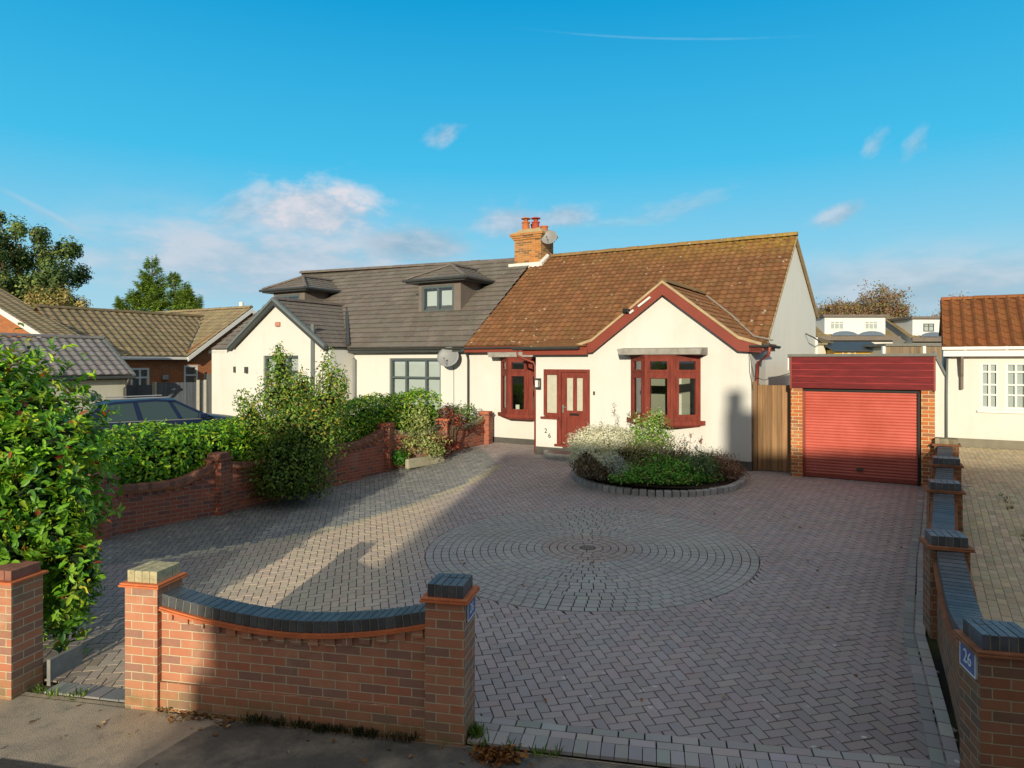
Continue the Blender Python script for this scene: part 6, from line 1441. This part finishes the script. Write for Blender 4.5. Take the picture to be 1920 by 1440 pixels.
mb = MB(); mb.prism([P(3.56, 7.62, 3.28), P(3.87, 7.62, 2.58), P(3.90, 7.62, 2.64), P(3.60, 7.62, 3.36)], [P(3.56, 12, 3.28), P(3.87, 12, 2.58), P(3.90, 12, 2.64), P(3.60, 12, 3.36)]); mb.obj('lean_to_roof', M['verget'], ln)
pipe([P(3.90, 7.6, 3.2), P(3.885, 7.62, 2), P(3.885, 7.62, .6)], H4, 'verget', .03)

# ------------------------------------------------------------------ houses, sheds and fences on the rise behind
def dormer_house(x0, x1, y, zroof, dx0, dx1, dz0, dz1, label, win, chim=None, mat='plinth2'):
    F = Fr(0, y, 0); g = ground((x0 + x1) / 2, y) - .3; t = thing('dormer_bungalow', ((x0 + x1) / 2, y + 4, g), label, 'house'); Q = F.P
    mb = MB(); mb.poly([Q(x0, 0, g), Q(x1, 0, g), Q(x1, 0, dz0 - .2), Q(x0, 0, dz0 - .2)]); 
    for x in (x0, x1): mb.poly([Q(x, 8, g), Q(x, 0, g), Q(x, 0, dz0 - .2), Q(x, 4, zroof - .05), Q(x, 8, dz0 - .2)])
    mb.obj('wall', M['cream'], t)
    mb = MB(); up = Vector((0, 4.4, zroof - dz0 + .3)); tile_slope(mb, Q(x0 - .2, -.4, dz0 - .3), Vector((1, 0, 0)), up, x1 - x0 + .4, up.length, .4, .4, .03, (.9, .85, .75), prof='pan'); mb.poly([Q(x0 - .2, 4, zroof), Q(x1 + .2, 4, zroof), Q(x1 + .2, 8.4, dz0 - .3), Q(x0 - .2, 8.4, dz0 - .3)]); mb.obj('roof', M['btile'], t)
    mb = MB(); yb = .3; mb.box(F, dx0, dx1, yb, 4.0, dz0, dz1); d = mb.obj('dormer', M['upvc'], t); mb = MB(); mb.box(F, dx0 - .2, dx1 + .2, yb - .25, 4.1, dz1 + .002, dz1 + .18); mb.obj('dormer_roof', M['slatec'], d)
    mb = MB(); mb.box(F, x0 - .3, x1 + .3, -.55, -.38, dz0 - .42, dz0 - .12); mb.obj('fascia', M['slatec'], t)
    for (a, b, c, e, cols, m) in win: window(d, F, a, b, c, e, yb - .05, cols, (.68,), .06, m, name='dormer_window')
    for a in ((dx0 * .72 + dx1 * .28), (dx0 * .28 + dx1 * .72)):
        mb = MB(); c = Q(a, -.2, dz0 - .05); n = 12
        for k in range(n): a0, a1 = math.pi * k / n, math.pi * (k + 1) / n; mb.poly([c, c + Vector((1.0 * math.cos(a0), 0, .34 * math.sin(a0))), c + Vector((1.0 * math.cos(a1), 0, .34 * math.sin(a1)))])
        mb.obj('arched_hood', m_plain('blue_grey_hood', (.12, .16, .22), .5), t)
    if chim:
        mb = MB(); mb.box(F, chim[0], chim[0] + .9, 3.4, 4.4, zroof - .8, chim[1]); c = mb.obj('chimney', M[chim[2]], t)
        for k in range(2): mb = MB(); lathe(mb, Q(chim[0] + .25 + .4 * k, 3.9, chim[1]), [(.16, 0), (.14, .5), (.0, .5)]); mb.obj('chimney_pot', M['pot'], c)
    return t
dormer_house(23.3, 29.0, 52, 6.85, 23.95, 28.6, 5.07, 6.45, 'white dormered bungalow with a grey fascia seen over the garage roof', [(24.35, 25.4, 5.5, 6.15, (.33, .66), 'upvc'), (27.0, 28.0, 5.5, 6.15, (.33, .66), 'upvc')], (23.6, 7.0, 'upvc'))
dormer_house(29.9, 35.5, 51, 6.6, 30.1, 34.8, 4.95, 6.25, 'second white dormered bungalow with a dark window partly hidden by the orange roof', [(30.9, 31.7, 5.3, 5.9, (.5,), 'grey')], None)
sh = thing('garden_shed', (20.3, 40, 1.5), 'yellow garden shed with a dark felt roof behind the garage', 'shed'); F = Fr(0, 40, 0)
mb = MB(); mb.box(F, 18.9, 21.4, 0, 3, 1.0, 3.72); mb.obj('wall', M['yellow'], sh); mb = MB(); mb.prism([F.P(18.7, -.3, 3.70), F.P(21.8, -.3, 3.70), F.P(21.8, 1.5, 4.25), F.P(18.7, 1.5, 4.25)], [F.P(18.7, -.3, 3.62), F.P(21.8, -.3, 3.62), F.P(21.8, 1.5, 4.17), F.P(18.7, 1.5, 4.17)]); mb.poly([F.P(18.7, 1.5, 4.25), F.P(21.8, 1.5, 4.25), F.P(21.8, 3.3, 3.7), F.P(18.7, 3.3, 3.7)]); mb.obj('roof', M['dkgrey'], sh)
for a in (19.35, 19.75): window(sh, F, a, a + .36, 3.1, 3.66, -.04, (), (), .06, 'upvc')
ob = thing('outbuilding', (18.2, 41, 1.5), 'pale flat roofed outbuilding beside the yellow shed', 'outbuilding'); mb = MB(); mb.box(F, 16.8, 18.85, 1, 4, 1.0, 4.05); mb.obj('wall', M['paleshed'], ob); mb = MB(); mb.box(F, 16.6, 18.87, .8, 4.2, 4.052, 4.15); tile_slope(mb, F.P(16.6, .8, 4.15), Vector((1, 0, 0)), Vector((0, 2.5, .45)), 2.6, 2.5, .4, .35, .06, (.5, .5, .5), prof='pan'); mb.obj('roof', M['btile'], ob)
panel_fence([(18.6, 34.2), (20.5, 34), (22.4, 33.8), (24.3, 33.6)], 3.78, None, 'fence', 'upvc', 'brown boarded garden fence with white posts on the rise behind the garage', pw=.07, bw=.14)
mb = MB(); mb.box(Fr(0, 38, 0), 20.8, 25.5, 0, 2.5, 3.9, 4.05); gs = mb.obj('shed_roof', M['felt'], None); tag(gs, 'long grey flat shed roof behind the brown fence with white posts', 'roof'); mb = MB(); mb.box(Fr(0, 38, 0), 21.0, 25.3, .2, 2.4, 1.0, 3.898); mb.obj('shed_wall', M['paleshed'], gs)

# ------------------------------------------------------------------ trees
def twig_tree(name, base, h, spread, label, cols, depth=5, r0=.18, nl=0, leafc=None, wts=None, first=.25, leafs=.12):
    t = thing(name, base, label, 'tree'); mb = MB(); tips = []
    def grow(p, d, L, r, k):
        q = p + d * L; m = p + d * L * .5 + Vector((R.uniform(-1, 1), R.uniform(-1, 1), R.uniform(-1, 1))) * L * .06
        mb.tube([p, m, q], [r, r * .8, r * .6], 4 if k > 1 else 7, caps=False); tips.append(q)
        if k >= depth: return
        for _ in range(3 if k else 5):
            a = Vector((R.gauss(0, 1), R.gauss(0, 1), R.gauss(.25, .7))); a.normalize(); nd = (d * (1.0 - spread) + a * spread + Vector((0, 0, .15))).normalized()
            grow(p + d * L * R.uniform(.55, 1.0), nd, L * R.uniform(.62, .85), r * .58, k + 1)
    grow(Vector(base), Vector((0, 0, 1)), h * first, r0, 0)
    mb.obj('branches', m_plain(name + '_bark', cols, .9, .25, 2), t)
    if nl:
        tp = np.array([tuple(x) for x in tips]); p = tp[NR.integers(0, len(tp), nl)] + NR.normal(size=(nl, 3)) * h * .02; leaf_mesh('crown', t, p, NR.normal(size=(nl, 3)) + [0, 0, .4], NR.uniform(.6, 1.3, nl) * leafs, pal(nl, leafc, wts), M['leafmatt'], .6)
    return t
def clump_tree(name, base, h, env, nclump, cr, per, size, cols, wts, label, gap=.0, crown='crown', cone=False):
    """trunk with limbs; crown of separate leaf clumps spread in an uneven envelope so that sky shows between them"""
    t = thing(name, base, label, 'tree'); B_ = Vector(base); cx, cy, cz, rx, ry, rz = env; C_ = []
    while len(C_) < nclump:
        d = NR.normal(size=3); d /= np.linalg.norm(d); r = NR.random() ** .45; p = np.array([d[0] * rx * r, d[1] * ry * r, d[2] * rz * r])
        if cone: f = (p[2] + rz) / (2 * rz); k = max(.06, 1.05 - f); p[0] *= k; p[1] *= k
        if any(np.linalg.norm((p - q) / cr) < .75 for q in C_): 
            if R.random() < .85: continue
        C_.append(p)
    P_, D_, S_ = [], [], []
    for p in C_:
        s = cr * R.uniform(.6, 1.25); d = NR.normal(size=(per, 3)); d /= np.linalg.norm(d, axis=1, keepdims=True); k = (NR.random((per, 1)) ** .4) * NR.uniform(.8, 1.25, (per, 1)); P_.append(np.array([cx, cy, cz]) + p + d * s * k * np.array([.85, .85, 1.05])); D_.append(d)
    P_, D_ = np.concatenate(P_), np.concatenate(D_); n = len(P_)
    c = pal(n, cols, wts); cs = np.repeat(NR.uniform(.6, 1.3, (nclump, 1)), per, 0); leaf_mesh(crown, t, P_, D_ + [0, 0, .3], NR.uniform(.6, 1.3, n) * size, c * cs, M['leafmatt'], .55)
    mb = MB(); top = Vector((cx, cy, cz + rz * .6)); mb.tube([B_, B_.lerp(top, .4) + Vector((.15, 0, 0)), top], [h * .028, h * .02, h * .006], 8)
    for p in C_[::2]:
        q = Vector((cx, cy, cz)) + Vector(p); a = B_.lerp(top, R.uniform(.3, .8)); mb.tube([a, a.lerp(q, .5) + Vector((0, 0, -.1)), q], [h * .008, h * .006, h * .002], 5)
    mb.obj('trunk', M['bark'], t); return t
g = lambda x, y: ground(x, y) - .2
clump_tree('broad_tree', (-43.5, 60, g(-43.5, 60)), 16, (-43.2, 60, 9.6, 5.0, 5, 6.3), 105, 1.1, 300, .27, [(.12, .19, .06), (.20, .27, .065), (.07, .115, .06), (.34, .36, .09)], [4, 3, 3, 1.5], 'tall dark green tree with sky gaps at the left edge', cone=False)
clump_tree('broad_tree', (-39.6, 58, g(-39.6, 58)), 11, (-39.4, 58, 7.8, 2.2, 2.2, 3.4), 30, 1.0, 280, .26, [(.09, .15, .06), (.15, .21, .06), (.24, .28, .08)], [4, 3, 1.5], 'lower dark tree against the right side of the tall one')
def conifer(name, base, h, rad, label, n=70, size=.34, cols=((.20, .32, .05), (.30, .42, .06), (.11, .19, .04)), wts=(3, 2, 2), lead=((0, 0, 1.0),)):
    t = thing(name, base, label, 'tree'); P_, N_, A_, mb = [], [], [], MB(); B_ = Vector(base)
    for (lx, ly, lh) in lead:
        hh = h * lh; c = B_ + Vector((lx, ly, 0)); mb.tube([c, c + Vector((0, 0, hh))], [h * .02, h * .002], 6)
        for i in range(int(n * lh)):
            f = R.random() ** .8; z = hh * (.12 + .86 * f); az = R.random() * 6.283; L = rad * lh * .92 * (1 - f) ** 1.25 * R.uniform(.6, 1.2) + .3; d = Vector((math.cos(az), math.sin(az), R.uniform(.35, .85))).normalized()
            a = c + Vector((0, 0, z)); b = a + d * L; mb.tube([a, b], [.03, .008], 4, caps=False); m = int(40 + L * 34)
            for k in range(m):
                s = R.random() ** .7; q = a.lerp(b, s); w_ = .16 * L * (1 - s) + .07; sd = d.cross(Vector((0, 0, 1))).normalized(); side = R.choice((-1, 1)); q2 = q + sd * side * R.random() * w_ + Vector((0, 0, R.gauss(0, .12)))
                P_.append(tuple(q2)); A_.append(tuple(d * .8 + sd * side * .6 + Vector((0, 0, R.uniform(-.1, .3))))); N_.append((R.gauss(0, .5), R.gauss(0, .5), 1))
    k = len(P_); leaf_mesh('crown', t, np.array(P_), np.array(N_), NR.uniform(.6, 1.3, k) * size * 1.35, pal(k, cols, wts, .3), M['leafmatt'], .17, axis=np.array(A_)); mb.obj('trunk', M['bark'], t); return t
conifer('conifer', (-29.0, 55, g(-29.0, 55)), 11.0, 5.6, 'bright green feathery conifer rising behind the brick bungalow', n=105, lead=((0, 0, 1.0), (1.6, .3, .88), (2.7, -.2, .80), (-1.5, 0, .74), (-2.7, .2, .60), (3.6, 0, .70), (.6, -.6, .78), (-3.6, 0, .58), (2.1, .6, .72), (-.8, .5, .82), (-2.2, -.5, .68), (3.0, -.4, .74)), size=.24)
conifer('young_spruce', (-21.6, 55, g(-21.6, 55)), 6.4, 1.3, 'small dark spruce tip showing over the gable of the brick bungalow', n=45, size=.3, cols=((.05, .09, .04), (.08, .12, .04)), wts=(1, 1))
conifer('young_spruce', (-18.5, 52, g(-18.5, 52)), 6.3, 1.2, 'small dark spruce tip just left of the grey roofed house', n=40, size=.3, cols=((.05, .09, .04), (.08, .12, .04)), wts=(1, 1))
clump_tree('autumn_bush', (-35.5, 46, g(-35.5, 46)), 6, (-31.2, 46, 5.9, 2.6, 1.8, 2.0), 34, .75, 170, .22, [(.36, .30, .10), (.46, .35, .14), (.25, .25, .08), (.52, .43, .2)], [3, 2, 2, 1], 'yellow-brown autumn foliage low behind the pantiled roof')
twig_tree('bare_tree', (-28.0, 46, g(-28, 46)), 7.2, .50, 'small bare leafless tree beside the bright conifer', (.22, .18, .17), depth=5, r0=.09)
for (x, y, h, sp, lab, nl) in ((36.6, 76, 10.9, .62, 'largest bare reddish crown behind the white dormered bungalow', 5200), (40.6, 77, 11.7, .6, 'rounded bare crown right of the largest one with a few olive leaves', 5600), (45.8, 78, 10.2, .62, 'lower bare olive crown between the two white dormers', 1800), (53.0, 80, 11.2, .6, 'bare crown peeping over the orange tiled roof', 1200), (33.6, 76, 9.2, .6, 'low bare tree beside the white gable end', 1200)):
    twig_tree('bare_tree', (x, y, g(x, y)), h, sp, lab, (.24, .16, .13), depth=6, r0=.2, nl=int(nl * 1.6), leafc=[(.30, .20, .11), (.25, .23, .08), (.32, .18, .13)], wts=[1, 1, 1], first=.27, leafs=.22)
# distant belt of trees hiding the horizon
def belt(name, pts, n, size, cols, wts, label):
    P_, D_ = [], []
    for _ in range(n):
        i = R.randrange(len(pts) - 1); f = R.random(); (x0, y0, h0), (x1, y1, h1) = pts[i], pts[i + 1]; x, y, h = x0 + (x1 - x0) * f, y0 + (y1 - y0) * f, h0 + (h1 - h0) * f
        top = h * (.72 + .16 * math.sin(x * .35) + .12 * math.sin(x * .9 + 1)); z = ground(x, y) - .3 + top * R.random() ** .6
        P_.append((x + R.gauss(0, 1), y + R.gauss(0, 2.5), z)); D_.append((R.gauss(0, .6), -1 + R.gauss(0, .5), R.gauss(.4, .5)))
    o = leaf_mesh(name, None, np.array(P_), np.array(D_), NR.uniform(.6, 1.3, n) * size, pal(n, cols, wts), M['leafmatt'], .6, kind='stuff'); o['label'] = label; o['category'] = 'woodland'
belt('woodland', [(-150, 130, 8), (-60, 125, 9), (0, 130, 8), (40, 125, 7.5), (90, 130, 8), (200, 140, 8)], 15000, 1.2, [(.10, .085, .045), (.13, .11, .05), (.08, .08, .035)], [1, 1, 1], 'far belt of brown winter woodland along the skyline behind the houses')

# ------------------------------------------------------------------ the house across the road, behind the viewpoint, whose shadow lies over the drive
HO = thing('house', (4, -20, 0), 'two storey brick house across the road whose long shadow lies over the drive', 'house')
F = Fr(-19 * .1977, -19 * .9803, 11.4); x0, x1 = -3.55, 26
mb = MB()
mb.poly([F.P(x1, 3.6, -.1), F.P(x0, 3.6, -.1), F.P(x0, 3.6, 5.3), F.P(x1, 3.6, 5.3)]); mb.poly([F.P(x0, -3.6, -.1), F.P(x1, -3.6, -.1), F.P(x1, -3.6, 5.3), F.P(x0, -3.6, 5.3)])
for x in (x0, x1): mb.poly([F.P(x, -3.6, -.1), F.P(x, 3.6, -.1), F.P(x, 3.6, 5.3), F.P(x, 0, 8.70), F.P(x, -3.6, 5.3)])
mb.obj('wall', M['brickB'], HO)
mb = MB(); up = -F.B() * 3.9 + Vector((0, 0, 3.65)); tile_slope(mb, F.P(x1 + .2, 3.9, 5.1), -F.A(), up, x1 - x0 + .4, up.length, .34, .6, .02, (1, 1, 1), prof='pan', spt=3); mb.poly([F.P(x0 - .2, 0, 8.76), F.P(x1 + .2, 0, 8.76), F.P(x1 + .2, -3.9, 5.1), F.P(x0 - .2, -3.9, 5.1)]); mb.obj('roof', M['rtile'], HO)
mb = MB(); mb.box(F, 1.72, 2.45, -.4, .4, 7.9, 9.62); mb.box(F, 1.76, 2.14, -.2, .2, 9.62, 10.14); c = mb.obj('chimney', M['brickC'], HO)
q = F.P(0, 3.6, 0); fo = Fr(q.x, q.y, 180 + 11.4)
for a, z in ((-4, 1), (-10, 1), (-16, 1), (3, 1), (-4, 3.6), (-10, 3.6), (-16, 3.6), (3, 3.6)): window(HO, fo, a - .9, a + .9, z, z + 1.3, -.06, (.5,), (.7,), .07, 'upvc', glass='carglass')

# ------------------------------------------------------------------ litter and weeds
def scatter(name, spots, size, cols, wts, label, cat, up=1.6, mat='deadleaf'):
    n = len(spots); p = np.array(spots); o = leaf_mesh(name, None, p, np.stack([NR.normal(size=n) * .5, NR.normal(size=n) * .5, np.full(n, up)], 1), NR.uniform(.5, 1.3, n) * size, pal(n, cols, wts), M[mat], .6, droop=.05, kind='stuff'); o['label'] = label; o['category'] = cat
sp = []
for _ in range(150):
    q = SF.P(R.uniform(-5, 5), -R.random() ** 1.6 * 1.6 - .02, -.022); sp.append(tuple(q))
for _ in range(80): q = SF.P(R.uniform(-2.46, -1.6), -R.random() ** 2 * .14, -.02 + R.random() * .02); sp.append(tuple(q))
for _ in range(60):
    x, y = R.uniform(-1, 6), R.uniform(6.0, 13); sp.append((x, y, ground(x, y) + .008))
for _ in range(130): i = R.randrange(4); f = R.random(); x = LW[i + 1][0] + (LW[i][0] - LW[i + 1][0]) * f + R.random() ** 2 * .5 + .1; y = LW[i + 1][1] + (LW[i][1] - LW[i + 1][1]) * f - R.random() * .2 - .05; sp.append((x, y, ground(x, y) + .012))
scatter('fallen_leaves', sp, .05, [(.24, .12, .045), (.34, .22, .11), (.16, .08, .035), (.40, .32, .22)], [3, 2, 2, 1], 'brown fallen leaves strewn over the pavement and drive', 'leaves')
sp = []
for _ in range(420): q = SF.P(.62 + R.gauss(0, .09), -.10 + R.gauss(0, .045), -.02 + abs(R.gauss(0, .022))); sp.append(tuple(q))
scatter('leaf_heap', sp, .045, [(.22, .085, .025), (.30, .13, .04), (.13, .06, .03)], [3, 2, 2], 'small heap of orange-brown leaves at the drive edge beside the capped pier', 'leaf heap', up=.8)
def tufts(name, spots, label, h=.09, cols=((.12, .22, .03), (.20, .27, .05), (.07, .13, .03)), per=16):
    P_, A_ = [], []
    for (x, y, z) in spots:
        for _ in range(per): P_.append((x + R.gauss(0, .03), y + R.gauss(0, .02), z)); A_.append((R.gauss(0, .5), R.gauss(0, .5), 1))
    n = len(P_); o = leaf_mesh(name, None, np.array(P_), NR.normal(size=(n, 3)) * [1, 1, .2], NR.uniform(.4, 1.2, n) * h, pal(n, cols, [3, 2, 2]), M['leafmatt'], .16, axis=np.array(A_), kind='stuff'); o['label'] = label; o['category'] = 'weeds'
sp = [tuple(SF.P(R.uniform(.36, 3.9), .0 + R.gauss(0, .012), -.02)) for _ in range(14)] + [tuple(SF.P(.40 + R.gauss(0, .03), .05 + R.random() * .12, .0)) for _ in range(7)]
sp += [tuple(SF.P(R.uniform(-3.9, -3.3), R.gauss(.03, .02), -.01)) for _ in range(4)]
tufts('weeds', sp, 'green weeds growing in the joint between pavement and drive edge')
sp = [tuple(SF.P(R.uniform(-1.6, -.1), -.02 + R.gauss(0, .012), -.02)) for _ in range(40)]
tufts('moss_tufts', sp, 'dark dry moss and grass along the foot of the street wall', .07, ((.05, .055, .02), (.09, .075, .03), (.03, .035, .015)))
sp = []
for _ in range(60): y = R.uniform(6, 13); f = (y - 4.65) / 8.45; x = 3.6 + 4.9 * f + R.choice((.55, .62, 1.15)) + R.gauss(0, .05); sp.append((x + .3, y, ground(x, y)))
tufts('paving_weeds', sp, 'green weeds along the joints of the right hand tan drive', .07, per=9)
